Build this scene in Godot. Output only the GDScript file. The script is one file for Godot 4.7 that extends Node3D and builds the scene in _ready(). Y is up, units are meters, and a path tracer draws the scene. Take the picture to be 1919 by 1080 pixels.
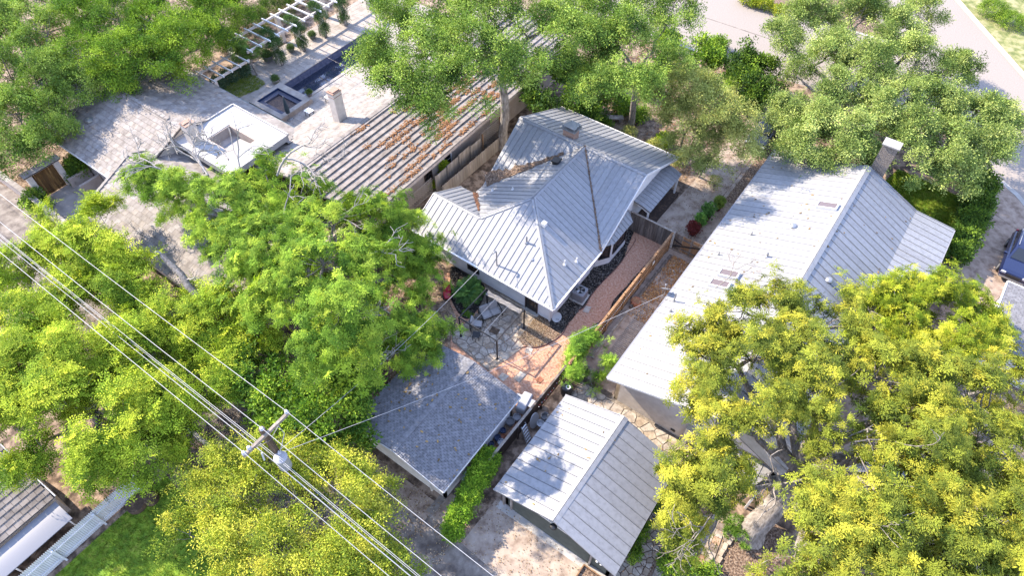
extends Node3D
# A block of back yards seen from a drone: x runs along the alley, -z up the lots towards the street.

var rng := RandomNumberGenerator.new()
var taken := {}
var base_of := {}
var M := {}
var unit_box: ArrayMesh
var clumps := {}
const K := 0.55  # the colours below are as the eye sees them in full sun; times K they are base colours
const EYE := Vector3(0, 38, 0)


# ---------------------------------------------------------------- mesh builder
class MB:
	var v := PackedVector3Array()
	var n := PackedVector3Array()
	var c := PackedColorArray()
	var col := Color(1, 1, 1)

	func tri3(a: Vector3, b: Vector3, d: Vector3, na: Vector3, nb: Vector3, nd: Vector3) -> void:
		v.append(a); v.append(d); v.append(b)
		n.append(na); n.append(nd); n.append(nb)
		c.append(col); c.append(col); c.append(col)

	func tri(a: Vector3, b: Vector3, d: Vector3) -> void:
		var m := (b - a).cross(d - a).normalized()
		tri3(a, b, d, m, m, m)

	func quad(a: Vector3, b: Vector3, d: Vector3, e: Vector3) -> void:
		tri(a, b, d)
		tri(a, d, e)

	func box(at: Vector3, size: Vector3, b := Basis()) -> void:
		var x := b.x * size.x * 0.5
		var y := b.y * size.y * 0.5
		var z := b.z * size.z * 0.5
		quad(at + x - y - z, at + x + y - z, at + x + y + z, at + x - y + z)
		quad(at - x - y + z, at - x + y + z, at - x + y - z, at - x - y - z)
		quad(at - x + y + z, at + x + y + z, at + x + y - z, at - x + y - z)
		quad(at - x - y - z, at + x - y - z, at + x - y + z, at - x - y + z)
		quad(at - x - y + z, at + x - y + z, at + x + y + z, at - x + y + z)
		quad(at + x - y - z, at - x - y - z, at - x + y - z, at + x + y - z)

	func rod(a: Vector3, b: Vector3, w: float, h: float) -> void:
		box((a + b) * 0.5, Vector3(w, h, a.distance_to(b)), MB.along(b - a))

	static func along(d: Vector3) -> Basis:
		var z := d.normalized()
		var r := Vector3.UP if absf(z.y) < 0.98 else Vector3.RIGHT
		var x := r.cross(z).normalized()
		return Basis(x, z.cross(x), z)

	# a flat polygon (counter-clockwise seen from above, in space) with thickness along down
	func slab(p: PackedVector3Array, down: Vector3) -> void:
		var k := p.size()
		if k < 3:
			return
		var m := Vector3.ZERO
		for i in range(1, k - 1):
			m += (p[i] - p[0]).cross(p[i + 1] - p[0])
		m = m.normalized()
		var u := (p[1] - p[0]).normalized()
		var w := m.cross(u)
		var flat := PackedVector2Array()
		for q in p:
			flat.append(Vector2((q - p[0]).dot(u), (q - p[0]).dot(w)))
		var t := Geometry2D.triangulate_polygon(flat)
		for i in range(0, t.size(), 3):
			var a := p[t[i]]
			var b := p[t[i + 1]]
			var d := p[t[i + 2]]
			if (b - a).cross(d - a).dot(m) < 0:
				var s := b
				b = d
				d = s
			tri(a, b, d)
			tri(a + down, d + down, b + down)
		for i in k:
			var a := p[i]
			var b := p[(i + 1) % k]
			quad(a + down, b + down, b, a)

	func tube(p: PackedVector3Array, r: PackedFloat32Array, sides: int, cap := true) -> void:
		var k := p.size()
		var rings := []
		var dirs := []
		var side := Vector3.ZERO
		for i in k:
			var d := (p[mini(i + 1, k - 1)] - p[maxi(i - 1, 0)]).normalized()
			if i == 0:
				side = d.cross(Vector3.UP if absf(d.y) < 0.9 else Vector3.RIGHT).normalized()
			else:
				side = (side - d * side.dot(d)).normalized()
			var up := d.cross(side)
			var ring := PackedVector3Array()
			for j in sides:
				var a := TAU * j / sides
				ring.append(side * cos(a) + up * sin(a))
			rings.append(ring)
			dirs.append(d)
		for i in k - 1:
			for j in sides:
				var j2 := (j + 1) % sides
				var n0: Vector3 = rings[i][j]
				var n1: Vector3 = rings[i][j2]
				var n2: Vector3 = rings[i + 1][j2]
				var n3: Vector3 = rings[i + 1][j]
				var a := p[i] + n0 * r[i]
				var b := p[i] + n1 * r[i]
				var d := p[i + 1] + n2 * r[i + 1]
				var e := p[i + 1] + n3 * r[i + 1]
				tri3(a, b, d, n0, n1, n2)
				tri3(a, d, e, n0, n2, n3)
		if cap:
			for j in range(1, sides - 1):
				tri(p[0] + rings[0][0] * r[0], p[0] + rings[0][j + 1] * r[0], p[0] + rings[0][j] * r[0])
				tri(p[k - 1] + rings[k - 1][0] * r[k - 1], p[k - 1] + rings[k - 1][j] * r[k - 1], p[k - 1] + rings[k - 1][j + 1] * r[k - 1])

	func cyl(a: Vector3, b: Vector3, r: float, sides := 10, r2 := -1.0) -> void:
		tube(PackedVector3Array([a, b]), PackedFloat32Array([r, r if r2 < 0 else r2]), sides)

	# profile of Vector2(radius, height), from the bottom up
	func lathe(at: Vector3, prof: Array, sides := 16) -> void:
		for i in prof.size() - 1:
			var p: Vector2 = prof[i]
			var q: Vector2 = prof[i + 1]
			var d := q - p
			var m := Vector2(d.y, -d.x).normalized()
			for j in sides:
				var a := TAU * j / sides
				var b := TAU * (j + 1) / sides
				var ua := Vector3(cos(a), 0, sin(a))
				var ub := Vector3(cos(b), 0, sin(b))
				var na := ua * m.x + Vector3.UP * m.y
				var nb := ub * m.x + Vector3.UP * m.y
				var p0 := at + ua * p.x + Vector3.UP * p.y
				var p1 := at + ub * p.x + Vector3.UP * p.y
				var p2 := at + ub * q.x + Vector3.UP * q.y
				var p3 := at + ua * q.x + Vector3.UP * q.y
				if p.x > 0.0001:
					tri3(p0, p2, p1, na, nb, nb)
				if q.x > 0.0001:
					tri3(p0, p3, p2, na, na, nb)

	func mesh() -> ArrayMesh:
		var a := []
		a.resize(Mesh.ARRAY_MAX)
		a[Mesh.ARRAY_VERTEX] = v
		a[Mesh.ARRAY_NORMAL] = n
		a[Mesh.ARRAY_COLOR] = c
		var m := ArrayMesh.new()
		m.add_surface_from_arrays(Mesh.PRIMITIVE_TRIANGLES, a)
		return m


# ---------------------------------------------------------------- naming and parenting
func numbered(called: String) -> String:
	var k: int = taken.get(called, 0)
	taken[called] = k + 1
	return called if k == 0 else "%s_%03d" % [called, k]


func tag(o: Node3D, label: String, category: String, group := "") -> Node3D:
	o.set_meta("label", label)
	o.set_meta("category", category)
	if group:
		o.set_meta("group", group)
	return o


# a thing whose parts are given in the place's own coordinates
func thing(called: String, label: String, category: String, at: Vector3, group := "") -> Node3D:
	var o := Node3D.new()
	o.name = numbered(called)
	add_child(o)
	o.position = at
	base_of[o] = at
	return tag(o, label, category, group)


# a thing whose parts are given in its own coordinates, then turned
func own(called: String, label: String, category: String, at: Vector3, turn := 0.0, group := "") -> Node3D:
	var o := thing(called, label, category, at, group)
	o.rotation_degrees.y = turn
	base_of[o] = Vector3.ZERO
	return o


func put(mb: MB, called: String, m: Material, parent: Node3D = self) -> MeshInstance3D:
	var o := MeshInstance3D.new()
	o.mesh = mb.mesh()
	o.material_override = m
	o.name = numbered(called) if parent == self else called
	parent.add_child(o, true)
	if parent != self:
		o.position = -base_of.get(parent, Vector3.ZERO)
	base_of[o] = Vector3.ZERO
	return o


func struct(mb: MB, called: String, m: Material) -> MeshInstance3D:
	var o := put(mb, called, m)
	o.set_meta("kind", "structure")
	return o


func copy_of(o: Node3D, label: String, at: Vector3, turn := 0.0) -> Node3D:
	var d: Node3D = o.duplicate()
	d.name = numbered(String(o.name).rstrip("0123456789").rstrip("_"))
	add_child(d)
	d.position = at
	d.rotation_degrees.y = turn
	d.set_meta("label", label)
	return d


# alike pieces: the nearest three hundred as parts of their own, the rest joined as one
func pieces(parent: Node3D, called: String, mesh: Mesh, mt: Array, xf: Array, rest: String, most := 300) -> void:
	var off: Vector3 = base_of.get(parent, Vector3.ZERO)
	if xf.size() > most:
		xf.sort_custom(func(a, b): return a.origin.distance_squared_to(EYE) < b.origin.distance_squared_to(EYE))
	for i in mini(xf.size(), most):
		var o := MeshInstance3D.new()
		o.mesh = mesh
		o.material_override = mt[rng.randi() % mt.size()]
		o.name = called
		parent.add_child(o, true)
		var t: Transform3D = xf[i]
		t.origin -= off
		o.transform = t
	if xf.size() > most:
		var k := mt.size()
		for s in k:
			var part := []
			for i in range(most + s, xf.size(), k):
				part.append(xf[i])
			if part.size():
				scatter(parent, rest, mesh, mt[s], part)


func scatter(parent: Node3D, called: String, mesh: Mesh, m: Material, xf: Array, cols := []) -> MultiMeshInstance3D:
	var off: Vector3 = base_of.get(parent, Vector3.ZERO) if parent != self else Vector3.ZERO
	var buf := PackedFloat32Array()
	var st := 16 if cols.size() else 12
	buf.resize(xf.size() * st)
	var k := 0
	for i in xf.size():
		var t: Transform3D = xf[i]
		var b := t.basis
		var p := t.origin - off
		buf[k] = b.x.x; buf[k + 1] = b.y.x; buf[k + 2] = b.z.x; buf[k + 3] = p.x
		buf[k + 4] = b.x.y; buf[k + 5] = b.y.y; buf[k + 6] = b.z.y; buf[k + 7] = p.y
		buf[k + 8] = b.x.z; buf[k + 9] = b.y.z; buf[k + 10] = b.z.z; buf[k + 11] = p.z
		if st == 16:
			var q: Color = cols[i]
			buf[k + 12] = q.r; buf[k + 13] = q.g; buf[k + 14] = q.b; buf[k + 15] = 1.0
		k += st
	var mm := MultiMesh.new()
	mm.transform_format = MultiMesh.TRANSFORM_3D
	mm.use_colors = st == 16
	mm.mesh = mesh
	mm.instance_count = xf.size()
	mm.buffer = buf
	var o := MultiMeshInstance3D.new()
	o.multimesh = mm
	o.material_override = m
	o.name = numbered(called) if parent == self else called
	parent.add_child(o, true)
	o.set_meta("kind", "stuff")
	return o


func xf_box(at: Vector3, size: Vector3, b := Basis()) -> Transform3D:
	return Transform3D(Basis(b.x * size.x, b.y * size.y, b.z * size.z), at)


# ---------------------------------------------------------------- materials
func lin(r: float, g: float, b: float) -> Color:
	return Color(r, g, b).linear_to_srgb()


func mk(r: float, g: float, b: float, rough := 0.8, metal := 0.0) -> StandardMaterial3D:
	var m := StandardMaterial3D.new()
	m.albedo_color = lin(r * K, g * K, b * K)
	m.roughness = rough
	m.metallic = metal
	return m


# colours run through a noise: stops of [offset, r, g, b], linear values; size = metres a tile of the texture covers
func noisy(stops: Array, size: float, freq: float, rough := 0.85, bump := 0.0, px := 512, kind := FastNoiseLite.TYPE_SIMPLEX_SMOOTH, stretch := Vector3.ONE) -> StandardMaterial3D:
	var f := FastNoiseLite.new()
	f.noise_type = kind
	f.seed = M.size() * 7 + 3
	f.frequency = freq
	f.fractal_type = FastNoiseLite.FRACTAL_FBM
	f.fractal_octaves = 6
	f.fractal_gain = 0.62
	var g := Gradient.new()
	var offs := PackedFloat32Array()
	var cs := PackedColorArray()
	for s in stops:
		offs.append(s[0])
		cs.append(lin(s[1] * K, s[2] * K, s[3] * K))
	g.offsets = offs
	g.colors = cs
	var t := NoiseTexture2D.new()
	t.width = px
	t.height = px
	t.seamless = true
	t.noise = f
	t.color_ramp = g
	var m := StandardMaterial3D.new()
	m.albedo_texture = t
	m.roughness = rough
	m.uv1_triplanar = true
	m.uv1_world_triplanar = true
	m.uv1_scale = stretch / size
	if bump > 0.0:
		var h := NoiseTexture2D.new()
		h.width = 512
		h.height = 512
		h.seamless = true
		h.noise = f
		m.heightmap_enabled = true
		m.heightmap_texture = h
		m.heightmap_scale = bump
	return m


func tint(m: StandardMaterial3D, r: float, g: float, b: float) -> StandardMaterial3D:
	var d: StandardMaterial3D = m.duplicate()
	d.albedo_color = lin(r, g, b)
	return d


# ---------------------------------------------------------------- building helpers
func v3(a: Array) -> Vector3:
	return Vector3(a[0], a[1], a[2])


func poly(a: Array) -> PackedVector3Array:
	var p := PackedVector3Array()
	for q in a:
		p.append(Vector3(q[0], q[1], q[2]))
	return p


func face_axes(p: PackedVector3Array) -> Array:
	var m := Vector3.ZERO
	for i in range(1, p.size() - 1):
		m += (p[i] - p[0]).cross(p[i + 1] - p[0])
	m = m.normalized()
	if m.y < 0:
		m = -m
	var up := (Vector3.UP - m * m.y).normalized()
	return [m, up, up.cross(m).normalized()]  # normal, up the slope, along the eave


func flat_of(p: PackedVector3Array, o: Vector3, u: Vector3, w: Vector3) -> PackedVector2Array:
	var f := PackedVector2Array()
	for q in p:
		f.append(Vector2((q - o).dot(u), (q - o).dot(w)))
	return f


func lift(f: PackedVector2Array, o: Vector3, u: Vector3, w: Vector3, m: Vector3, h: float) -> PackedVector3Array:
	var p := PackedVector3Array()
	for q in f:
		p.append(o + u * q.x + w * q.y + m * h)
	if p.size() > 2:
		var s := Vector3.ZERO
		for i in range(1, p.size() - 1):
			s += (p[i] - p[0]).cross(p[i + 1] - p[0])
		if s.dot(m) < 0:
			p.reverse()
	return p


# standing-seam metal: each sheet between two seams is a panel of its own with its rib
func seam_roof(root: Node3D, pts: Array, spacing: float, mts: Array, rib := 0.04, ribw := 0.035, phase := 0.0, thick := 0.05, gap := 0.012) -> void:
	var p := poly(pts)
	var ax := face_axes(p)
	var m: Vector3 = ax[0]
	var w: Vector3 = ax[1]
	var u: Vector3 = ax[2]
	var o := p[0]
	var f := flat_of(p, o, u, w)
	var lo := 1e9
	var hi := -1e9
	var bot := 1e9
	var top := -1e9
	for q in f:
		lo = minf(lo, q.x)
		hi = maxf(hi, q.x)
		bot = minf(bot, q.y)
		top = maxf(top, q.y)
	var under := MB.new()
	under.slab(lift(f, o, u, w, m, -thick - 0.004), -m * 0.04)
	put(under, "roof_deck", M.deck, root)
	var x := lo - phase
	while x < hi - 0.01:
		var strip := PackedVector2Array([Vector2(x + gap, bot - 1), Vector2(x + spacing - gap, bot - 1), Vector2(x + spacing - gap, top + 1), Vector2(x + gap, top + 1)])
		var mb := MB.new()
		for part in Geometry2D.intersect_polygons(f, strip):
			mb.slab(lift(part, o, u, w, m, 0.0), -m * thick)
		var seam := PackedVector2Array([Vector2(x - ribw * 0.5, bot - 1), Vector2(x + ribw * 0.5, bot - 1), Vector2(x + ribw * 0.5, top + 1), Vector2(x - ribw * 0.5, top + 1)])
		for part in Geometry2D.intersect_polygons(f, seam):
			mb.slab(lift(part, o, u, w, m, rib), -m * (rib + thick - 0.01))
		if mb.v.size():
			put(mb, "roof_panel", mts[rng.randi() % mts.size()], root)
		x += spacing


# stepped tile courses; every tile leans so that its tail stands on the course below
func tile_roof(root: Node3D, pts: Array, tw: float, th: float, mts: Array, thick := 0.05, step := 0.05, called := "roof_tile", rest := "roof_tiles", most := 300, joint := 0.014) -> void:
	var p := poly(pts)
	var ax := face_axes(p)
	var m: Vector3 = ax[0]
	var w: Vector3 = ax[1]
	var u: Vector3 = ax[2]
	var o := p[0]
	var f := flat_of(p, o, u, w)
	var mb := MB.new()
	mb.slab(lift(f, o, u, w, m, -0.03), -m * 0.1)
	put(mb, "roof_deck", M.deck, root)
	var lo := 1e9
	var hi := -1e9
	var bot := 1e9
	var top := -1e9
	for q in f:
		lo = minf(lo, q.x)
		hi = maxf(hi, q.x)
		bot = minf(bot, q.y)
		top = maxf(top, q.y)
	var tilt := atan2(step, th)
	var wt := (w * cos(tilt) - m * sin(tilt)).normalized()
	var mt := (m * cos(tilt) + w * sin(tilt)).normalized()
	var b := Basis(u, mt, -wt)
	var xf := []
	var row := 0
	var y := bot + th * 0.5
	while y < top:
		var x := lo + (0.0 if row % 2 == 0 else tw * 0.5)
		var left := 1e9
		var right := -1e9
		for i in f.size():
			var fa := f[i]
			var fb := f[(i + 1) % f.size()]
			if (fa.y - y) * (fb.y - y) < 0.0:
				var cross := lerpf(fa.x, fb.x, (y - fa.y) / (fb.y - fa.y))
				left = minf(left, cross)
				right = maxf(right, cross)
		while x < hi + tw:
			var xa := maxf(x - tw * 0.5, left)
			var xb := minf(x + tw * 0.5, right)
			if xb - xa > 0.06:
				var at := o + u * (xa + xb) * 0.5 + w * y + m * (thick * 0.5 + step * 0.5 + rng.randf_range(-0.004, 0.004))
				xf.append(xf_box(at, Vector3(xb - xa - joint, thick, th * 1.12), b.rotated(m, rng.randf_range(-0.006, 0.006))))
			x += tw
		y += th
		row += 1
	pieces(root, called, unit_box, mts, xf, rest, most)


# a run of rounded cap tiles along a ridge, hip or rake
func caps(root: Node3D, a: Vector3, b: Vector3, w: float, m: Array, called := "ridge_tile", l := 0.45) -> void:
	var k := int(a.distance_to(b) / l)
	var bs := MB.along(b - a)
	var xf := []
	for i in k:
		var at := a.lerp(b, (i + 0.5) / k)
		xf.append(xf_box(at + bs.y * 0.06, Vector3(w, 0.09, l * 1.05), bs.rotated(bs.x, -0.05)))
	pieces(root, called, unit_box, m, xf, called + "s", 40)


func trim(root: Node3D, called: String, m: Material, a: Vector3, b: Vector3, w: float, h: float) -> MeshInstance3D:
	var mb := MB.new()
	mb.rod(a, b, w, h)
	return put(mb, called, m, root)


# a sheet bent over a ridge or hip: two flat wings
func ridge_cap(root: Node3D, m: Material, a: Vector3, b: Vector3, n1: Vector3, n2: Vector3, w: float, called := "ridge_cap") -> void:
	var d := (b - a).normalized()
	var mb := MB.new()
	for n in [n1, n2]:
		var s: Vector3 = n.cross(d).normalized()
		if s.y > 0:
			s = -s
		var q := PackedVector3Array([a + n * 0.055, b + n * 0.055, b + s * w + n * 0.055, a + s * w + n * 0.055])
		if (q[1] - q[0]).cross(q[2] - q[0]).dot(n) < 0:
			q.reverse()
		mb.slab(q, -n * 0.03)
	put(mb, called, m, root)


# a wall panel over the line a-b (plan) with heights along it: prof = [[t, y_top], ...], t from 0 to 1
func wall(root: Node3D, m: Material, a: Vector2, b: Vector2, prof: Array, thick := 0.2, y0 := 0.0, called := "wall") -> MeshInstance3D:
	var p := PackedVector3Array()
	p.append(Vector3(a.x, y0, a.y))
	p.append(Vector3(b.x, y0, b.y))
	for i in range(prof.size() - 1, -1, -1):
		var q := a.lerp(b, prof[i][0])
		p.append(Vector3(q.x, prof[i][1], q.y))
	var d := Vector3(b.x - a.x, 0, b.y - a.y).normalized()
	var out := d.cross(Vector3.UP)
	var s := Vector3.ZERO
	for i in range(1, p.size() - 1):
		s += (p[i] - p[0]).cross(p[i + 1] - p[0])
	var mb := MB.new()
	if s.dot(out) < 0:
		p.reverse()
	mb.slab(p, -out * thick)
	return put(mb, called, m, root)


# lap boards on a wall from a to b, looking at it from its right-hand side
func siding(root: Node3D, mts: Array, a: Vector2, b: Vector2, y0: float, y1: float, each := 0.2, called := "siding_board") -> void:
	var d := Vector3(b.x - a.x, 0, b.y - a.y)
	var l := d.length()
	d /= l
	var out := d.cross(Vector3.UP)
	var xf := []
	var y := y0 + each * 0.5
	while y < y1:
		var at := Vector3(a.x, y, a.y) + d * l * 0.5 + out * 0.02
		xf.append(xf_box(at, Vector3(l, each * 1.04, 0.025), Basis(d, (Vector3.UP - out * 0.14).normalized(), (out + Vector3.UP * 0.14).normalized())))
		y += each
	pieces(root, called, unit_box, mts, xf, called)


# a window or door in a wall facing out: frame, dark pane and bars
func window(root: Node3D, at: Vector3, out: Vector3, w: float, h: float, cols: int, rows: int, frame: Material, called := "window") -> Node3D:
	var b := Basis(Vector3.UP.cross(out), Vector3.UP, out)
	var mb := MB.new()
	for s in [-1, 1]:
		mb.box(at + b.x * s * w * 0.5 + out * 0.03, Vector3(0.09, h + 0.09, 0.08), b)
		mb.box(at + Vector3.UP * s * h * 0.5 + out * 0.028, Vector3(w - 0.09, 0.09, 0.076), b)
	var o := put(mb, called, frame, root)
	var pane := MB.new()
	pane.box(at + out * 0.012, Vector3(w - 0.08, h - 0.08, 0.02), b)
	put(pane, "pane", M.glass, o)
	var bars := MB.new()
	for i in range(1, cols):
		bars.box(at + b.x * (float(i) / cols - 0.5) * w + out * 0.026, Vector3(0.035, h - 0.1, 0.03), b)
	for i in range(1, rows):
		bars.box(at + Vector3.UP * (float(i) / rows - 0.5) * h + out * 0.024, Vector3(w - 0.1, 0.035, 0.026), b)
	if bars.v.size():
		put(bars, "glazing_bars", frame, o)
	return o


# upright boards side by side from a to b
func board_run(root: Node3D, mts: Array, a: Vector3, b: Vector3, h: float, bw: float, thick := 0.02, gap := 0.012, wob := 0.02, called := "board") -> void:
	var l := a.distance_to(b)
	var k := maxi(1, int(round(l / bw)))
	var bs := MB.along(b - a)
	var xf := []
	for i in k:
		var at := a.lerp(b, (i + 0.5) / k)
		var hh: float = h + rng.randf_range(-wob, wob)
		xf.append(xf_box(at + Vector3.UP * hh * 0.5, Vector3(thick, hh, l / k - gap), bs.rotated(bs.x, rng.randf_range(-0.008, 0.008))))
	pieces(root, called, unit_box, mts, xf, called + "s")


# flat ground sheet
func sheet(called: String, m: Material, pts: Array, y: float, thick := 0.03, parent: Node3D = self) -> MeshInstance3D:
	var p := PackedVector3Array()
	for q in pts:
		p.append(Vector3(q[0], y, q[1]))
	var s := 0.0
	for i in p.size():
		var a := p[i]
		var b := p[(i + 1) % p.size()]
		s += a.z * b.x - a.x * b.z
	if s < 0:
		p.reverse()
	var mb := MB.new()
	mb.slab(p, Vector3.DOWN * thick)
	var o := put(mb, called, m, parent)
	if parent == self:
		o.set_meta("kind", "structure")
	return o


func smooth_loop(pts: Array, sub := 5) -> Array:
	var out := []
	var k := pts.size()
	for i in k:
		var a := Vector2(pts[(i + k - 1) % k][0], pts[(i + k - 1) % k][1])
		var b := Vector2(pts[i][0], pts[i][1])
		var c := Vector2(pts[(i + 1) % k][0], pts[(i + 1) % k][1])
		var d := Vector2(pts[(i + 2) % k][0], pts[(i + 2) % k][1])
		for j in sub:
			var q := b.cubic_interpolate(c, a, d, float(j) / sub)
			out.append([q.x, q.y])
	return out


# irregular flat stones that fill an outline
func flagstones(root: Node3D, outline: Array, y: float, cell: float, joint: float, mts: Array, thick := 0.035, called := "flagstone", jit := 0.42, most := 300) -> void:
	var f := PackedVector2Array()
	var lo := Vector2(1e9, 1e9)
	var hi := -lo
	for q in outline:
		f.append(Vector2(q[0], q[1]))
		lo = lo.min(f[-1])
		hi = hi.max(f[-1])
	var seeds := {}
	var nx := int((hi.x - lo.x) / cell) + 4
	var nz := int((hi.y - lo.y) / cell) + 4
	for i in nx:
		for j in nz:
			seeds[Vector2i(i, j)] = lo + Vector2(i - 1.5 + (0.5 if j % 2 else 0.0) + rng.randf_range(-jit, jit), j - 1.5 + rng.randf_range(-jit, jit)) * cell
	for i in range(1, nx - 1):
		for j in range(1, nz - 1):
			var s: Vector2 = seeds[Vector2i(i, j)]
			var g := PackedVector2Array([s + Vector2(-2, -2) * cell, s + Vector2(2, -2) * cell, s + Vector2(2, 2) * cell, s + Vector2(-2, 2) * cell])
			for di in range(-2, 3):
				for dj in range(-2, 3):
					var key := Vector2i(i + di, j + dj)
					if (di == 0 and dj == 0) or not seeds.has(key) or g.size() < 3:
						continue
					var t: Vector2 = seeds[key]
					var mid := (s + t) * 0.5
					var nn := (t - s).normalized()
					var h := PackedVector2Array()
					for e in g.size():
						var a := g[e]
						var b := g[(e + 1) % g.size()]
						var da := (a - mid).dot(nn)
						var db := (b - mid).dot(nn)
						if da <= 0:
							h.append(a)
						if (da < 0 and db > 0) or (da > 0 and db < 0):
							h.append(a.lerp(b, da / (da - db)))
					g = h
			if g.size() < 3:
				continue
			for part in Geometry2D.intersect_polygons(g, f):
				for small in Geometry2D.offset_polygon(part, -joint * 0.5, Geometry2D.JOIN_MITER):
					if small.size() < 3:
						continue
					var p := PackedVector3Array()
					var yy := y + rng.randf_range(-0.006, 0.008)
					for q in small:
						p.append(Vector3(q.x, yy, q.y))
					if (p[1] - p[0]).cross(p[2] - p[0]).y < 0:
						p.reverse()
					var mb := MB.new()
					mb.slab(p, Vector3.DOWN * thick)
					put(mb, called, mts[rng.randi() % mts.size()], root)


# loose bits strewn inside an outline
func strew(called: String, mesh: Mesh, m: Material, outline: Array, n: int, y: float, s0: float, s1: float, cols: Array, label: String, category: String, flat := 0.4, patchy := true) -> void:
	var f := PackedVector2Array()
	var lo := Vector2(1e9, 1e9)
	var hi := -lo
	for q in outline:
		f.append(Vector2(q[0], q[1]))
		lo = lo.min(f[-1])
		hi = hi.max(f[-1])
	var noise := FastNoiseLite.new()
	noise.seed = n
	noise.frequency = 0.35
	var xf := []
	var cc := []
	for i in n:
		var p := Vector2(rng.randf_range(lo.x, hi.x), rng.randf_range(lo.y, hi.y))
		if not Geometry2D.is_point_in_polygon(p, f) or (patchy and noise.get_noise_2d(p.x, p.y) < rng.randf_range(-0.5, 0.25)):
			continue
		var b := Basis.from_euler(Vector3(rng.randf_range(-flat, flat), rng.randf() * TAU, rng.randf_range(-flat, flat))).scaled(Vector3.ONE * rng.randf_range(s0, s1))
		xf.append(Transform3D(b, Vector3(p.x, y + rng.randf() * 0.02, p.y)))
		var q: Color = cols[rng.randi() % cols.size()]
		cc.append(q * 0.7 * rng.randf_range(0.7, 1.25))
	if xf.size():
		tag(scatter(self, called, mesh, m, xf, cc), label, category)


# ---------------------------------------------------------------- plants
func leaf(mb: MB, at: Vector3, d: Vector3, up: Vector3, l: float, w: float) -> void:
	var s := d.cross(up).normalized()
	var n := s.cross(d).normalized()
	var mid := at + d * l * 0.45
	var tip := at + d * l - n * l * 0.12
	var a := mid + s * w * 0.5 + n * w * 0.18
	var b := mid - s * w * 0.5 + n * w * 0.18
	mb.tri(at, a, tip)
	mb.tri(at, tip, b)


func rdir() -> Vector3:
	var z := rng.randf_range(-1, 1)
	var a := rng.randf() * TAU
	return Vector3(sqrt(1 - z * z) * cos(a), z, sqrt(1 - z * z) * sin(a))


# a spray of leaves about half a metre across, as the tip of a twig carries it
func make_clump(kind: String) -> ArrayMesh:
	var mb := MB.new()
	match kind:
		"pinnate":
			for i in 7:
				var a := TAU * i / 7.0 + rng.randf_range(-0.3, 0.3)
				var e := rng.randf_range(-0.25, 0.75)
				var d := Vector3(cos(a) * cos(e), sin(e), sin(a) * cos(e))
				var p := d * 0.04
				for k in 4:
					var q := p + d * (0.085 * k) + Vector3.DOWN * (0.012 * k * k)
					var sh := rng.randf_range(0.75, 1.2)
					mb.col = Color(sh, sh, sh)
					var s := d.cross(Vector3.UP).normalized()
					if k == 3:
						leaf(mb, q, (d + Vector3.DOWN * 0.5).normalized(), Vector3.UP, 0.18, 0.062)
					else:
						leaf(mb, q, (d * 0.7 + s + Vector3.DOWN * rng.randf_range(0.0, 0.5)).normalized(), Vector3.UP, 0.16, 0.052)
						leaf(mb, q, (d * 0.7 - s + Vector3.DOWN * rng.randf_range(0.0, 0.5)).normalized(), Vector3.UP, 0.16, 0.052)
		"oak":
			for i in 28:
				var d := rdir()
				var p := d * 0.42 * pow(rng.randf(), 0.6)
				p.y *= 0.6
				var sh := rng.randf_range(0.7, 1.25)
				mb.col = Color(sh, sh, sh)
				leaf(mb, p, (d + Vector3(rng.randf_range(-0.7, 0.7), rng.randf_range(-0.3, 0.6), rng.randf_range(-0.7, 0.7))).normalized(), (Vector3.UP + rdir() * 0.7).normalized(), rng.randf_range(0.11, 0.17), 0.065)
		"broad":
			for i in 18:
				var d := rdir()
				var p := d * 0.36 * pow(rng.randf(), 0.6)
				var sh := rng.randf_range(0.75, 1.2)
				mb.col = Color(sh, sh, sh)
				leaf(mb, p, (d + Vector3.UP * 0.3).normalized(), (Vector3.UP + rdir() * 0.6).normalized(), rng.randf_range(0.16, 0.26), rng.randf_range(0.1, 0.14))
		"feather":
			for i in 6:
				var a := TAU * i / 6.0 + rng.randf_range(-0.4, 0.4)
				var e := rng.randf_range(0.0, 1.0)
				var d := Vector3(cos(a) * cos(e), sin(e), sin(a) * cos(e))
				var p := Vector3.ZERO
				for k in 7:
					p += d * 0.065
					d = (d + Vector3.DOWN * 0.07).normalized()
					var sh := rng.randf_range(0.75, 1.2)
					mb.col = Color(sh, sh, sh)
					var s := d.cross(Vector3.UP).normalized()
					leaf(mb, p, (d * 0.8 + s * (1 if k % 2 else -1) + rdir() * 0.3).normalized(), (Vector3.UP + rdir() * 0.3).normalized(), 0.15, 0.06)
		"strap":
			for i in 26:
				var a := rng.randf() * TAU
				var e := rng.randf_range(0.2, 1.3)
				var d := Vector3(cos(a) * cos(e), sin(e), sin(a) * cos(e))
				var sh := rng.randf_range(0.75, 1.2)
				mb.col = Color(sh, sh, sh)
				leaf(mb, rdir() * 0.03, d, Vector3.UP, rng.randf_range(0.25, 0.4), 0.035)
	return mb.mesh()


func clump(kind: String) -> Array:
	if not clumps.has(kind):
		clumps[kind] = [make_clump(kind), make_clump(kind)]
	return clumps[kind]


func bend(a: Vector3, b: Vector3, k: int, wob: float, sag := 0.0) -> PackedVector3Array:
	var p := PackedVector3Array()
	var l := a.distance_to(b)
	for i in k + 1:
		var t := float(i) / k
		var q := a.lerp(b, t) + Vector3.UP * sag * l * sin(t * PI)
		if i > 0 and i < k:
			q += rdir() * wob * l
		p.append(q)
	return p


func taper(r0: float, r1: float, k: int) -> PackedFloat32Array:
	var r := PackedFloat32Array()
	for i in k + 1:
		r.append(lerpf(r0, r1, pow(float(i) / k, 0.8)))
	return r


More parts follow.
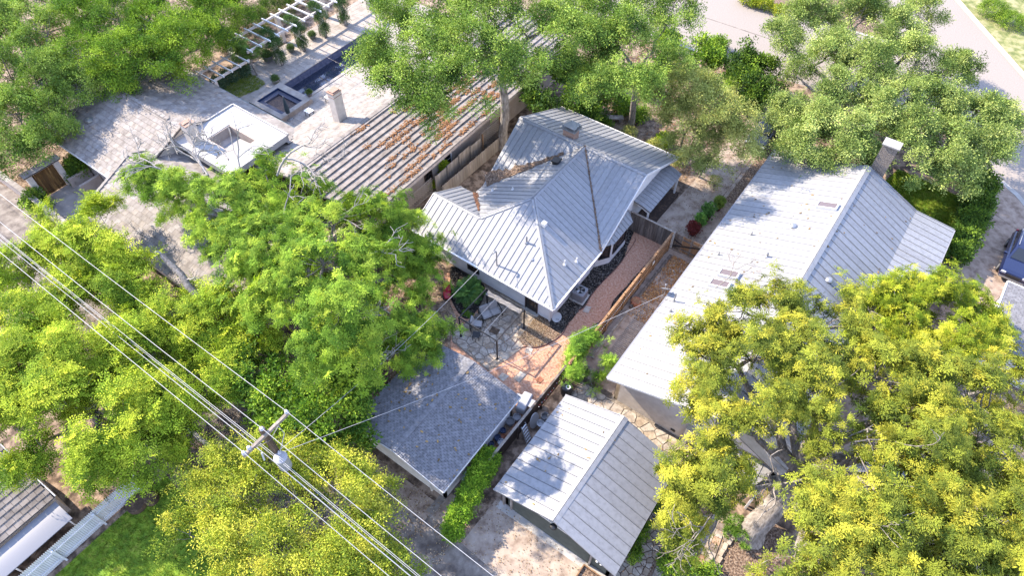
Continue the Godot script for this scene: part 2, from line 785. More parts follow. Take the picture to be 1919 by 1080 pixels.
# bare twigs that fork again and again
func dead_wood(mb: MB, a: Vector3, d: Vector3, l: float, r: float, depth: int, least := 0.02) -> void:
	var k := 3
	var p := PackedVector3Array([a])
	var q := a
	var e := d
	for i in k:
		e = (e + rdir() * 0.28).normalized()
		q += e * l / k
		p.append(q)
	mb.tube(p, taper(maxf(r, least), maxf(r * 0.7, least), k), 5 if depth > 2 else 4, false)
	if depth <= 0:
		return
	for i in 2 + rng.randi() % 2:
		dead_wood(mb, p[2 + i % 2], (e + rdir() * 0.8).normalized(), l * rng.randf_range(0.6, 0.85), r * 0.68, depth - 1, least)


# a tree: trunk from its base to a fork, a limb to every lobe of the crown, twigs to clusters of leaf sprays
# lobes: [x, y, z, r]; tones: linear colours of its leaves
func tree(called: String, label: String, base: Vector3, tr: float, lobes: Array, kind: String, tones: Array, dens := 1.0, opt := {}) -> Node3D:
	rng.seed = hash(label)
	var o := thing(called, label, opt.get("category", "tree"), base, opt.get("group", ""))
	var cen := Vector3.ZERO
	var low := 1e9
	for b in lobes:
		cen += Vector3(b[0], b[1], b[2])
		low = minf(low, b[1] - b[3] * 0.6)
	cen /= lobes.size()
	var fork: Vector3 = opt.get("fork", Vector3(lerpf(base.x, cen.x, 0.35), maxf(base.y + 0.4, lerpf(base.y, cen.y, 0.42)), lerpf(base.z, cen.z, 0.35)))
	var bark: Material = opt.get("bark", M.bark)
	var tm := MB.new()
	var tp := bend(base - Vector3.UP * 0.1, fork, 5, 0.02)
	var trr := PackedFloat32Array([tr * 1.45, tr * 1.08, tr, tr * 0.94, tr * 0.9, tr * 0.86])
	tm.tube(tp, trr, 12)
	put(tm, "trunk", bark, o)
	var lm := MB.new()
	var xf := [[], []]
	var cc := [[], []]
	var crad: float = opt.get("cluster", 0.5)
	var spread: float = opt.get("spread", 0.7)
	var gap_at: float = opt.get("gaps", -0.12)
	var holes := FastNoiseLite.new()
	holes.seed = rng.randi() % 1000
	holes.frequency = 0.22
	var per: int = opt.get("per", 13)
	var size: float = opt.get("size", 1.0)
	var flat: float = opt.get("flat", 0.78)
	# a few main limbs leave the fork; each lobe hangs on the limb nearest to it
	var heads := []
	for b in lobes:
		var c := Vector3(b[0], b[1], b[2])
		var near := 1e9
		for h in heads:
			near = minf(near, Vector2(c.x - h.x, c.z - h.z).length())
		if near > 3.4:
			heads.append(c)
	var mains := []
	for h in heads:
		var end: Vector3 = fork.lerp(h, 0.86) - Vector3.UP * 0.5
		var mp := bend(fork, end, 6, 0.05, 0.05)
		var mr := clampf(tr * 0.62, 0.03, 0.3)
		lm.tube(mp, taper(mr, mr * 0.35, 6), 8, false)
		mains.append(mp)
	for b in lobes:
		var c := Vector3(b[0], b[1], b[2])
		var r: float = b[3]
		var lr := clampf(tr * 0.3 * r / 2.6, 0.025, tr * 0.5)
		var hub := c - Vector3.UP * r * 0.35
		var from := fork
		var best := 1e9
		for mp in mains:
			for k in range(2, 7):
				var dd: float = mp[k].distance_to(hub) + (6 - k) * 0.2
				if dd < best:
					best = dd
					from = mp[k]
		var lp := bend(from, hub, 5, 0.06, 0.04)
		lm.tube(lp, taper(lr, lr * 0.45, 5), 6, false)
		var k := int(r * r * 4.6 * dens / (crad * crad) * 0.62) + 3
		var shade := rng.randf_range(-0.12, 0.12)
		for i in k:
			var an := rng.randf() * TAU
			var rho := pow(rng.randf(), 0.55) * rng.randf_range(0.92, 1.18)
			var q := c + Vector3(cos(an) * rho * r * 1.06, 0, sin(an) * rho * r * 1.06)
			q.y += r * flat * (1.0 - rho * rho * 1.15) * 0.85 - pow(rng.randf(), 2.0) * r * 1.1 + rng.randf_range(-0.25, 0.35)
			if holes.get_noise_3dv(q) < gap_at:
				continue
			var cr := crad * rng.randf_range(0.5, 1.5)
			if i % 2 == 0:
				lm.tube(bend(hub if i % 4 else lp[3], q, 3, 0.07, 0.05), taper(lr * 0.3, 0.012, 3), 4, false)
			var cone := rng.randf()
			var lean := (Vector3(cos(an), -0.15, sin(an)) + rdir() * 0.5).normalized()
			var m := int(per * rng.randf_range(0.35, 1.7))
			var out := (q - c).normalized()
			for j in m:
				var at := q + Vector3(rng.randfn(0.0, cr * 0.48), rng.randfn(0.0, cr * 0.34), rng.randfn(0.0, cr * 0.48)) + lean * rng.randfn(0.0, cr * 0.6)
				var upn := (Vector3.UP * 0.8 + out * 0.7 + rdir() * 0.6).normalized()
				var bs := MB.along(rdir())
				bs = Basis(Quaternion(bs.y, upn)) * bs if bs.y.dot(upn) > -0.99 else bs
				var v := j % 2
				xf[v].append(Transform3D(bs.scaled(Vector3.ONE * size * rng.randf_range(0.5, 1.35)), at))
				var t := clampf(0.5 + (cone - 0.5) * spread + rng.randf_range(-0.35, 0.35) + shade, 0.0, 1.0) * (tones.size() - 1)
				var ti := mini(int(t), tones.size() - 2)
				var col: Color = tones[ti].lerp(tones[ti + 1], t - ti)
				cc[v].append(col * rng.randf_range(0.75, 1.3))
	put(lm, "limbs", opt.get("limb_bark", bark), o)
	var ms := clump(kind)
	for v in 2:
		scatter(o, "crown", ms[v], M.leaf, xf[v], cc[v])
	return o


# leafy mass without a visible stem: hedges, shrubs, creepers
func shrub(called: String, label: String, blobs: Array, kind: String, tones: Array, dens := 1.0, opt := {}) -> Node3D:
	rng.seed = hash(label)
	var c0: Vector3 = Vector3(blobs[0][0], opt.get("ground", 0.0), blobs[0][2])
	var o := thing(called, label, opt.get("category", "shrub"), c0, opt.get("group", ""))
	var sm := MB.new()
	var xf := []
	var cc := []
	var size: float = opt.get("size", 0.8)
	for b in blobs:
		var c := Vector3(b[0], b[1], b[2])
		var r := Vector3(b[3], b[4] if b.size() > 4 else b[3] * 0.8, b[5] if b.size() > 5 else b[3])
		for i in 4:
			var d := rdir()
			sm.tube(bend(Vector3(c.x + d.x * 0.1, c0.y, c.z + d.z * 0.1), c + d * r * 0.7, 3, 0.06), taper(0.035, 0.01, 3), 5, false)
		var k := int((r.x * r.z * 3.1 + r.x * r.y * 6.0) * 15.0 * dens / (size * size))
		for i in k:
			var d := rdir()
			if d.y < -0.4:
				d.y = -d.y
			var q := c + d * r * pow(rng.randf_range(0.3, 1.0), 0.4) * rng.randf_range(0.88, 1.1)
			if q.y < c0.y + 0.03:
				q.y = c0.y + rng.randf() * 0.15
			var upn := (Vector3.UP * 0.6 + d + rdir() * 0.5).normalized()
			var bs := MB.along(rdir())
			bs = Basis(Quaternion(bs.y, upn)) * bs if bs.y.dot(upn) > -0.99 else bs
			xf.append(Transform3D(bs.scaled(Vector3.ONE * size * rng.randf_range(0.6, 1.2)), q))
			var t := rng.randf() * (tones.size() - 1)
			var ti := mini(int(t), tones.size() - 2)
			cc.append(tones[ti].lerp(tones[ti + 1], t - ti) * rng.randf_range(0.8, 1.2))
	put(sm, "stems", M.bark, o)
	scatter(o, "foliage", clump(kind)[0], M.leaf, xf, cc)
	return o


# ---------------------------------------------------------------- the place
func _ready() -> void:
	rng.seed = 11
	var cam := Camera3D.new()
	cam.name = "camera"
	add_child(cam)
	cam.position = EYE
	cam.rotation_degrees = Vector3(-51.8, 35.95, 0)
	cam.fov = 46.57
	cam.near = 0.5
	cam.far = 400.0
	cam.current = true
	var env := Environment.new()
	env.background_mode = Environment.BG_SKY
	var sky := Sky.new()
	var sm := ProceduralSkyMaterial.new()
	sm.sky_top_color = Color(0.57, 0.65, 0.83)
	sm.sky_horizon_color = Color(0.88, 0.89, 0.91)
	sm.sky_curve = 0.14
	sm.sky_energy_multiplier = 1.15
	sm.ground_bottom_color = Color(0.36, 0.36, 0.33)
	sm.ground_horizon_color = Color(0.6, 0.64, 0.68)
	sky.sky_material = sm
	env.sky = sky
	env.tonemap_mode = Environment.TONE_MAPPER_LINEAR
	env.tonemap_exposure = 3.1
	env.sdfgi_enabled = true
	env.ssao_enabled = true
	env.ssil_enabled = true
	var we := WorldEnvironment.new()
	we.name = "world_environment"
	we.environment = env
	add_child(we)
	var sun := DirectionalLight3D.new()
	sun.name = "sun"
	add_child(sun)
	sun.light_color = Color(1.0, 0.94, 0.86)
	sun.light_energy = 1.6
	sun.light_angular_distance = 0.5
	sun.shadow_enabled = true
	sun.look_at_from_position(Vector3.ZERO, Vector3(2.23, -1.72, -0.25))
	var ub := MB.new()
	ub.box(Vector3.ZERO, Vector3.ONE)
	unit_box = ub.mesh()
	materials()
	ground()
	streets()
	middle_house()
	shingle_garage()
	metal_garage()
	white_house()
	tile_house()
	court()
	far_roofs()
	fences()
	yard_things()
	utility_lines()
	trees()
	litter()


func materials() -> void:
	M.deck = mk(0.1, 0.1, 0.11)
	M.glass = mk(0.015, 0.018, 0.022, 0.06)
	M.glass.metallic_specular = 0.6
	M.black = mk(0.02, 0.02, 0.022, 0.5)
	M.white = noisy([[0.3, 0.96, 0.97, 0.97], [0.7, 1.1, 1.12, 1.12]], 6.0, 0.01, 0.6)
	M.bark = noisy([[0.25, 0.16, 0.135, 0.11], [0.5, 0.34, 0.3, 0.26], [0.75, 0.52, 0.47, 0.42]], 1.2, 0.012, 0.95, 3.0, 512, FastNoiseLite.TYPE_SIMPLEX_SMOOTH, Vector3(1, 0.25, 1))
	M.deadwood = noisy([[0.3, 0.32, 0.29, 0.26], [0.7, 0.6, 0.57, 0.53]], 1.0, 0.02, 0.9)
	var lf := StandardMaterial3D.new()
	lf.albedo_color = Color(1, 1, 1)
	lf.vertex_color_use_as_albedo = true
	lf.roughness = 0.72
	lf.metallic_specular = 0.3
	lf.backlight_enabled = true
	lf.backlight = Color(0.66, 0.7, 0.4)
	M.leaf = lf
	var bit: StandardMaterial3D = lf.duplicate()
	bit.backlight_enabled = false
	bit.roughness = 0.9
	M.bit = bit
	# ground
	M.dirt = noisy([[0.2, 0.09, 0.06, 0.04], [0.42, 0.2, 0.14, 0.1], [0.55, 0.34, 0.24, 0.17], [0.7, 0.5, 0.38, 0.28], [0.85, 0.3, 0.21, 0.15]], 14.0, 0.014, 0.98, 3.0, 1024)
	M.granite = noisy([[0.15, 0.48, 0.23, 0.135], [0.45, 0.64, 0.345, 0.215], [0.6, 0.7, 0.4, 0.26], [0.85, 0.76, 0.5, 0.36]], 7.0, 0.035, 0.95, 1.5, 1024)
	M.mulch = noisy([[0.25, 0.02, 0.018, 0.016], [0.55, 0.05, 0.043, 0.037], [0.8, 0.13, 0.11, 0.09]], 3.0, 0.03, 0.98, 6.0)
	M.leafbed = noisy([[0.25, 0.1, 0.06, 0.04], [0.5, 0.27, 0.18, 0.12], [0.75, 0.5, 0.38, 0.28]], 3.0, 0.035, 0.98, 5.0)
	M.concrete = noisy([[0.15, 0.27, 0.19, 0.14], [0.4, 0.43, 0.335, 0.26], [0.6, 0.52, 0.42, 0.33], [0.85, 0.6, 0.5, 0.41]], 9.0, 0.007, 0.9, 0.8, 1024)
	M.drive = noisy([[0.15, 0.26, 0.18, 0.13], [0.45, 0.43, 0.32, 0.24], [0.8, 0.56, 0.44, 0.34]], 8.0, 0.008, 0.9, 0.8, 1024)
	M.asphalt = noisy([[0.15, 0.13, 0.105, 0.09], [0.45, 0.24, 0.2, 0.17], [0.7, 0.33, 0.285, 0.24], [0.9, 0.43, 0.37, 0.32]], 10.0, 0.008, 0.92, 1.0, 1024)
	M.road = noisy([[0.2, 0.37, 0.325, 0.285], [0.5, 0.41, 0.36, 0.315], [0.8, 0.44, 0.39, 0.345]], 9.0, 0.05, 0.92, 0.6, 1024)
	M.kerb = noisy([[0.2, 0.5, 0.47, 0.42], [0.8, 0.64, 0.61, 0.56]], 5.0, 0.01, 0.9)
	M.lawn = noisy([[0.2, 0.12, 0.24, 0.012], [0.45, 0.22, 0.38, 0.02], [0.7, 0.34, 0.5, 0.03], [0.9, 0.5, 0.56, 0.08]], 6.0, 0.012, 0.95, 6.0)
	M.verge = noisy([[0.2, 0.16, 0.2, 0.05], [0.5, 0.32, 0.33, 0.12], [0.75, 0.45, 0.42, 0.22]], 8.0, 0.012, 0.95, 6.0)
	M.deckstone = noisy([[0.2, 0.37, 0.325, 0.28], [0.5, 0.46, 0.41, 0.36], [0.8, 0.54, 0.49, 0.43]], 6.0, 0.01, 0.85, 0.6)
	M.mortar = noisy([[0.2, 0.22, 0.18, 0.14], [0.8, 0.4, 0.34, 0.27]], 3.0, 0.02, 0.95)
	M.flag = []
	for t in [[0.95, 0.93, 0.9], [1.0, 0.93, 0.83], [0.82, 0.8, 0.78], [1.0, 0.97, 0.93], [0.88, 0.8, 0.7]]:
		M.flag.append(tint(noisy([[0.2, 0.4, 0.34, 0.28], [0.5, 0.6, 0.53, 0.45], [0.8, 0.74, 0.68, 0.6]], 2.5, 0.012, 0.85, 1.5, 256) if M.flag.is_empty() else M.flag[0], t[0], t[1], t[2]))
	# metal roofs
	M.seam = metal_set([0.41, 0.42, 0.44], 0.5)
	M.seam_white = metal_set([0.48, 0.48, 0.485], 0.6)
	M.seam_shed = metal_set([0.41, 0.415, 0.43], 0.5)
	M.rust = noisy([[0.25, 0.16, 0.06, 0.03], [0.5, 0.34, 0.16, 0.085], [0.75, 0.5, 0.27, 0.16]], 2.0, 0.03, 0.98, 4.0)
	M.trim = mk(1.05, 1.04, 1.02, 0.5)
	M.wall_white = noisy([[0.2, 1.05, 1.04, 1.03], [0.8, 1.2, 1.18, 1.17]], 5.0, 0.01, 0.7)
	M.wall_boards = [M.wall_white, tint(M.wall_white, 0.96, 0.96, 0.97), tint(M.wall_white, 0.9, 0.9, 0.92)]
	M.stucco = noisy([[0.2, 0.84, 0.74, 0.65], [0.8, 0.98, 0.88, 0.78]], 4.0, 0.012, 0.92, 0.8)
	M.plaster = noisy([[0.2, 0.56, 0.46, 0.39], [0.8, 0.7, 0.59, 0.51]], 5.0, 0.01, 0.92, 0.8)
	M.green_wall = noisy([[0.2, 0.1, 0.11, 0.085], [0.8, 0.145, 0.155, 0.12]], 4.0, 0.012, 0.85)
	M.cream = noisy([[0.2, 0.95, 0.88, 0.76], [0.8, 1.1, 1.03, 0.9]], 4.0, 0.012, 0.8)
	# tiles
	var tb := noisy([[0.15, 0.25, 0.225, 0.205], [0.45, 0.37, 0.34, 0.315], [0.8, 0.46, 0.43, 0.405]], 5.0, 0.012, 0.85, 0.6)
	M.tile = [tb, tint(tb, 0.9, 0.88, 0.87), tint(tb, 0.8, 0.77, 0.75), tint(tb, 1.0, 0.96, 0.91)]
	M.tile_brown = [tint(tb, 0.74, 0.71, 0.69), tint(tb, 0.64, 0.61, 0.59), tint(tb, 0.84, 0.8, 0.77)]
	M.shingle = noisy([[0.15, 0.2, 0.2, 0.21], [0.5, 0.28, 0.28, 0.295], [0.85, 0.36, 0.36, 0.38]], 4.0, 0.02, 0.95, 1.0)
	M.shingles = [M.shingle, tint(M.shingle, 0.92, 0.92, 0.93), tint(M.shingle, 0.97, 0.97, 0.98), tint(M.shingle, 0.86, 0.86, 0.87)]
	# wood
	M.cedar = wood_set([0.42, 0.235, 0.115], [0.6, 0.37, 0.2])
	M.greywood = wood_set([0.17, 0.135, 0.11], [0.33, 0.28, 0.24])
	M.palewood = wood_set([0.42, 0.36, 0.3], [0.58, 0.52, 0.45])
	M.darkwood = wood_set([0.06, 0.035, 0.025], [0.13, 0.08, 0.055])
	M.goldwood = wood_set([0.2, 0.1, 0.025], [0.4, 0.23, 0.07])
	M.creosote = wood_set([0.12, 0.08, 0.05], [0.28, 0.19, 0.12])
	M.steel = mk(0.5, 0.51, 0.52, 0.35, 0.6)
	M.wire = mk(0.55, 0.55, 0.56, 0.5, 0.0)
	M.porcelain = mk(0.72, 0.74, 0.78, 0.25)
	M.terracotta = noisy([[0.2, 0.3, 0.1, 0.05], [0.8, 0.46, 0.19, 0.1]], 1.0, 0.02, 0.85)
	M.brick = noisy([[0.2, 0.42, 0.25, 0.18], [0.8, 0.6, 0.42, 0.33]], 1.5, 0.02, 0.9)
	M.stonework = noisy([[0.2, 0.2, 0.165, 0.14], [0.5, 0.36, 0.3, 0.25], [0.8, 0.52, 0.45, 0.38]], 1.6, 0.03, 0.95, 3.0)
	M.pot_blue = mk(0.04, 0.07, 0.16, 0.2)
	M.pot_grey = noisy([[0.2, 0.16, 0.16, 0.17], [0.8, 0.3, 0.3, 0.31]], 1.0, 0.02, 0.8)
	M.maroon = mk(0.11, 0.02, 0.02, 0.35)
	M.red = mk(0.62, 0.025, 0.05, 0.35)
	M.plastic_grey = mk(0.36, 0.36, 0.38, 0.5)
	M.plastic_pale = mk(0.5, 0.5, 0.52, 0.5)
	M.basin = noisy([[0.2, 0.08, 0.1, 0.18], [0.6, 0.14, 0.16, 0.26], [0.9, 0.24, 0.22, 0.27]], 3.0, 0.012, 0.7)
	M.basin_step = noisy([[0.2, 0.07, 0.08, 0.13], [0.8, 0.14, 0.14, 0.19]], 2.0, 0.02, 0.7)
	M.spa_floor = noisy([[0.2, 0.1, 0.07, 0.06], [0.8, 0.22, 0.15, 0.12]], 2.0, 0.02, 0.8)
	M.water = mk(0.02, 0.035, 0.07, 0.04)
	M.water.transparency = BaseMaterial3D.TRANSPARENCY_ALPHA
	M.water.albedo_color.a = 0.25
	M.flatroof = noisy([[0.15, 0.42, 0.41, 0.4], [0.4, 0.52, 0.515, 0.515], [0.8, 0.58, 0.575, 0.575]], 6.0, 0.012, 0.7)
	M.tile_flat = [tint(tb, 0.98, 0.94, 0.92), tint(tb, 0.93, 0.89, 0.87), tint(tb, 0.88, 0.84, 0.82)]
	M.cushion = noisy([[0.3, 0.4, 0.38, 0.37], [0.7, 0.55, 0.53, 0.52]], 0.6, 0.03, 0.95)


func metal_set(c: Array, rough: float) -> Array:
	var a := noisy([[0.12, c[0] * 0.74, c[1] * 0.73, c[2] * 0.72], [0.4, c[0] * 0.93, c[1] * 0.935, c[2] * 0.94], [0.6, c[0], c[1], c[2]], [0.85, c[0] * 1.08, c[1] * 1.08, c[2] * 1.08]], 7.0, 0.02, rough, 0.0, 1024)
	a.metallic = 0.15
	return [a, tint(a, 0.97, 0.97, 0.97), tint(a, 0.93, 0.93, 0.935), tint(a, 0.9, 0.895, 0.89)]


func wood_set(a: Array, b: Array) -> Array:
	var m := noisy([[0.25, a[0] * 0.8, a[1] * 0.8, a[2] * 0.8], [0.5, a[0], a[1], a[2]], [0.8, b[0], b[1], b[2]]], 1.6, 0.014, 0.9, 0.8, 256, FastNoiseLite.TYPE_SIMPLEX_SMOOTH, Vector3(1, 0.12, 1))
	return [m, tint(m, 0.92, 0.91, 0.9), tint(m, 0.82, 0.81, 0.8), tint(m, 0.98, 0.94, 0.9)]


func ground() -> void:
	var mb := MB.new()
	for r in [[-160, -49.5, -150, 60], [-46.2, 90, -150, 60], [-49.5, -46.2, -31.2, 60], [-49.5, -46.2, -150, -42.5]]:
		mb.slab(poly([[r[0], 0, r[3]], [r[1], 0, r[3]], [r[1], 0, r[2]], [r[0], 0, r[2]]]), Vector3.DOWN * 0.5)
	struct(mb, "ground", M.dirt)
	# the alley and what lies along it
	var wob := []
	for i in 34:
		wob.append([-75.0 + i * 3.0, -8.3 + sin(i * 1.7) * 0.25])
	for i in 34:
		wob.append([24.0 - i * 3.0, -3.6 + sin(i * 2.3) * 0.3])
	sheet("alley", M.asphalt, wob, 0.012, 0.03)
	sheet("garage_apron", M.concrete, [[-9.25, -7.95], [-2.0, -7.5], [-2.0, -11.2], [-9.15, -11.2]], 0.03, 0.05)
	sheet("garage_sill", M.kerb, [[-8.9, -11.16], [-1.6, -11.16], [-1.6, -10.75], [-8.9, -10.7]], 0.05, 0.04)
	sheet("side_strip", M.asphalt, [[-12.0, -8.2], [-10.3, -8.2], [-10.3, -11.6], [-11.9, -11.6]], 0.022, 0.03)
	sheet("concrete_pad", M.concrete, [[-11.55, -8.0], [-10.5, -8.1], [-10.6, -9.9], [-11.5, -9.8]], 0.03, 0.05)
	sheet("driveway_scrap", M.drive, [[-17.9, -8.9], [-11.7, -8.9], [-11.7, -7.6], [-17.0, -7.4]], 0.018, 0.03)
	# middle lot
	sheet("granite_path", M.granite, smooth_loop([[-22.2, -22.6], [-20.5, -20.7], [-19.0, -19.6], [-18.2, -18.0], [-16.5, -16.9], [-11.6, -16.6], [-11.2, -13.4], [-10.55, -13.2], [-10.5, -17.0], [-10.45, -22.5], [-10.4, -28.0], [-10.4, -34.15], [-13.4, -34.15], [-13.2, -30.0], [-12.9, -26.0], [-13.2, -23.0], [-18.0, -23.2]], 4), 0.014, 0.03)
	sheet("mulch_bed", M.mulch, smooth_loop([[-13.75, -23.5], [-12.55, -23.0], [-12.65, -24.2], [-12.75, -24.9], [-12.45, -25.8], [-12.6, -27.0], [-12.6, -28.4], [-12.45, -30.0], [-12.5, -31.6], [-12.95, -33.0], [-13.2, -34.2], [-13.8, -33.5], [-13.8, -28.0]], 5), 0.03, 0.05)
	sheet("mulch_bed_by_fence", M.mulch, smooth_loop([[-10.35, -34.1], [-10.75, -33.2], [-10.8, -30.5], [-11.05, -27.6], [-10.65, -25.9], [-11.15, -24.5], [-10.7, -22.6], [-10.4, -22.0], [-10.35, -28.0]], 5), 0.03, 0.05)
	sheet("mulch_bed_by_palm", M.mulch, smooth_loop([[-22.4, -23.25], [-21.4, -21.9], [-20.7, -21.0], [-19.3, -20.2], [-18.4, -20.2], [-18.5, -21.8], [-19.3, -23.2], [-21.0, -23.3]], 5), 0.03, 0.05)
	sheet("leaf_bed", M.leafbed, smooth_loop([[-14.72, -23.2], [-14.68, -22.0], [-14.55, -20.85], [-13.8, -20.72], [-13.2, -21.1], [-12.7, -21.9], [-12.45, -23.0], [-13.5, -23.35]], 6), 0.026, 0.05)
	var ed := MB.new()
	var lp := smooth_loop([[-14.55, -20.8], [-13.8, -20.68], [-13.16, -21.05], [-12.66, -21.88], [-12.4, -23.0], [-12.55, -23.9], [-12.7, -24.8], [-12.4, -25.8], [-12.55, -27.0], [-12.55, -28.4], [-12.4, -30.0], [-12.45, -31.6], [-12.9, -33.0]], 5)
	for i in lp.size() - 6:
		ed.rod(Vector3(lp[i][0], 0.03, lp[i][1]), Vector3(lp[i + 1][0], 0.03, lp[i + 1][1]), 0.03, 0.08)
	struct(ed, "bed_edging", M.maroon)
	var patio := sheet("patio", M.mortar, [[-18.6, -18.6], [-18.1, -18.05], [-14.65, -17.65], [-13.95, -20.6], [-14.6, -20.9], [-14.72, -23.35], [-19.2, -23.35], [-18.9, -22.0], [-18.1, -21.0]], 0.028, 0.05)
	flagstones(patio, [[-18.55, -18.62], [-18.1, -18.1], [-14.72, -17.72], [-14.4, -19.5], [-14.65, -20.9], [-15.5, -22.3], [-16.6, -22.6], [-18.4, -22.2], [-18.05, -21.0]], 0.05, 0.5, 0.06, M.flag)
	for s in [[[-14.85, -22.55], [-14.75, -23.3], [-17.9, -23.3], [-17.9, -22.75]], [[-14.3, -18.9], [-13.95, -20.6], [-14.55, -20.75], [-14.75, -19.0]]]:
		sheet("step_slab", M.flag[1], s, 0.056, 0.03, patio)
	var stones := sheet("stepping_stones", M.mortar, [[-13.05, -18.9], [-12.5, -18.95], [-12.55, -18.1], [-13.1, -18.15]], 0.022, 0.03)
	for s in [[[-13.0, -18.85], [-12.55, -18.9], [-12.6, -18.15], [-13.05, -18.2]], [[-13.9, -18.1], [-13.4, -18.15], [-13.45, -17.6], [-13.95, -17.65]], [[-13.75, -20.95], [-13.3, -20.75], [-13.2, -20.3], [-13.7, -20.25]], [[-12.6, -17.1], [-12.0, -17.1], [-12.1, -16.6], [-12.7, -16.7]], [[-12.4, -25.95], [-12.0, -26.1], [-11.9, -25.5], [-12.3, -25.4]]]:
		sheet("stepping_stone", M.flag[3], s, 0.04, 0.04, stones)
	sheet("board_patch", M.terracotta, [[-11.85, -18.9], [-11.45, -18.85], [-11.4, -19.25], [-11.75, -19.3]], 0.045, 0.05)
	# the passage beside the white house and the drive before it
	sheet("side_passage", M.drive, [[-10.1, -20.6], [-7.2, -20.6], [-7.2, -34.3], [-10.15, -34.3]], 0.02, 0.03)
	var mat := sheet("ribbed_walk", M.drive, [[-9.15, -22.0], [-7.5, -22.0], [-7.5, -28.6], [-9.0, -28.6]], 0.03, 0.04)
	var xf := []
	for i in 44:
		xf.append(xf_box(Vector3(-8.35, 0.04, -22.1 - i * 0.148), Vector3(1.5, 0.03, 0.06)))
	pieces(mat, "slat", unit_box, M.palewood, xf, "slats")
	sheet("driveway", M.concrete, [[-12.4, -34.4], [-7.3, -34.4], [-7.3, -58.5], [-11.6, -58.5], [-11.9, -44.0]], 0.02, 0.04)
	sheet("driveway_joint", M.dirt, [[-9.35, -36.0], [-9.27, -36.0], [-9.2, -58.0], [-9.28, -58.0]], 0.026, 0.01)
	sheet("leaf_strip", M.leafbed, [[-9.0, -41.5], [-7.5, -41.5], [-7.5, -57.0], [-8.9, -57.0]], 0.03, 0.02)
	# flagstones round the metal garage and behind the white house
	var walk := sheet("stone_walk", M.mortar, [[-9.4, -21.0], [-1.2, -20.9], [-1.2, -17.6], [-9.4, -17.6]], 0.02, 0.03)
	flagstones(walk, [[-9.3, -20.6], [-1.3, -20.6], [-1.3, -17.7], [-9.3, -17.7]], 0.05, 0.66, 0.07, M.flag)
	var cob := sheet("cobble_strip", M.leafbed, [[-1.55, -17.6], [-0.1, -17.6], [0.3, -7.5], [-1.55, -7.5]], 0.02, 0.03)
	flagstones(cob, [[-1.5, -17.4], [-0.2, -17.4], [0.15, -7.6], [-1.5, -7.6]], 0.06, 0.36, 0.05, M.flag, 0.05, "cobble", 0.46)
	var terr := sheet("paver_terrace", M.mortar, [[-0.1, -17.6], [3.0, -18.4], [3.4, -12.0], [4.0, -9.0], [0.4, -7.5]], 0.022, 0.03)
	var pave := []
	var br := Basis(Vector3.UP, 0.12)
	for i in 12:
		for j in 24:
			var p: Vector3 = br * Vector3(i * 0.44, 0, -j * 0.44) + Vector3(-1.7, 0.05, -7.9)
			if Geometry2D.is_point_in_polygon(Vector2(p.x, p.z), PackedVector2Array([Vector2(0.15, -17.4), Vector2(2.6, -17.9), Vector2(2.9, -12.0), Vector2(3.0, -9.0), Vector2(0.5, -7.9)])):
				pave.append(xf_box(p + Vector3.UP * rng.randf_range(-0.004, 0.004), Vector3(0.42, 0.05, 0.42), br))
	pieces(terr, "paver", unit_box, [M.flag[0], M.flag[1], M.flag[2], tint(M.flag[0], 0.5, 0.44, 0.44), tint(M.flag[0], 0.85, 0.62, 0.48), M.flag[3]], pave, "pavers")
	sheet("planting_bed", M.leafbed, smooth_loop([[2.9, -18.3], [5.0, -19.0], [6.0, -16.0], [5.0, -13.0], [3.5, -12.6], [2.9, -15.0]], 5), 0.03, 0.05)
	var ks := []
	for i in 16:
		ks.append(xf_box(Vector3(2.75 + 0.1 * sin(i), 0.08, -18.0 + i * 0.42), Vector3(0.22, 0.16, 0.4), Basis(Vector3.UP, rng.randf_range(-0.1, 0.1))))
	for i in 9:
		ks.append(xf_box(Vector3(0.2 + i * 0.4, 0.08, -7.75 - i * 0.12), Vector3(0.38, 0.16, 0.22), Basis(Vector3.UP, rng.randf_range(-0.1, 0.1))))
	pieces(terr, "edging_stone", unit_box, [M.flag[3], M.flag[1]], ks, "edging_stones")
	sheet("east_terrace", M.drive, [[4.5, -21.0], [16.0, -21.0], [16.0, -34.0], [6.6, -36.0], [4.0, -30.0]], 0.016, 0.03)
	# lawns
	grass("lawn", [[-25.9, 9.5], [-14.0, 9.5], [-14.0, 1.2], [-19.0, -0.6], [-22.5, -0.3], [-25.8, -0.8]], 12000, "short green grass in shade behind the white picket fence")
	sheet("lawn_dirt", M.dirt, smooth_loop([[-25.6, -0.6], [-22.4, 0.6], [-20.5, -1.2], [-22.5, -3.2], [-25.3, -3.0]], 4), 0.014, 0.02)
	grass("front_lawn", [[-0.6, -46.2], [6.6, -46.4], [6.4, -53.0], [1.2, -53.5], [0.4, -49.0]], 9000, "bright mown grass between the white house and the hedge")


func grass(called: String, outline: Array, n: int, label: String) -> void:
	sheet(called, M.lawn, outline, 0.016, 0.03)
	var mb := MB.new()
	for i in 9:
		var d := (Vector3.UP + rdir() * 0.7).normalized()
		var sh := rng.randf_range(0.7, 1.2)
		mb.col = Color(sh, sh, sh)
		leaf(mb, Vector3(rng.randf_range(-0.08, 0.08), 0, rng.randf_range(-0.08, 0.08)), d, Vector3.RIGHT, 0.09, 0.012)
	strew("grass", mb.mesh(), M.leaf, outline, n, 0.0, 0.8, 1.4, [Color(0.24, 0.38, 0.03), Color(0.34, 0.46, 0.04), Color(0.18, 0.3, 0.03), Color(0.46, 0.48, 0.1)], label, "grass", 0.1, false)


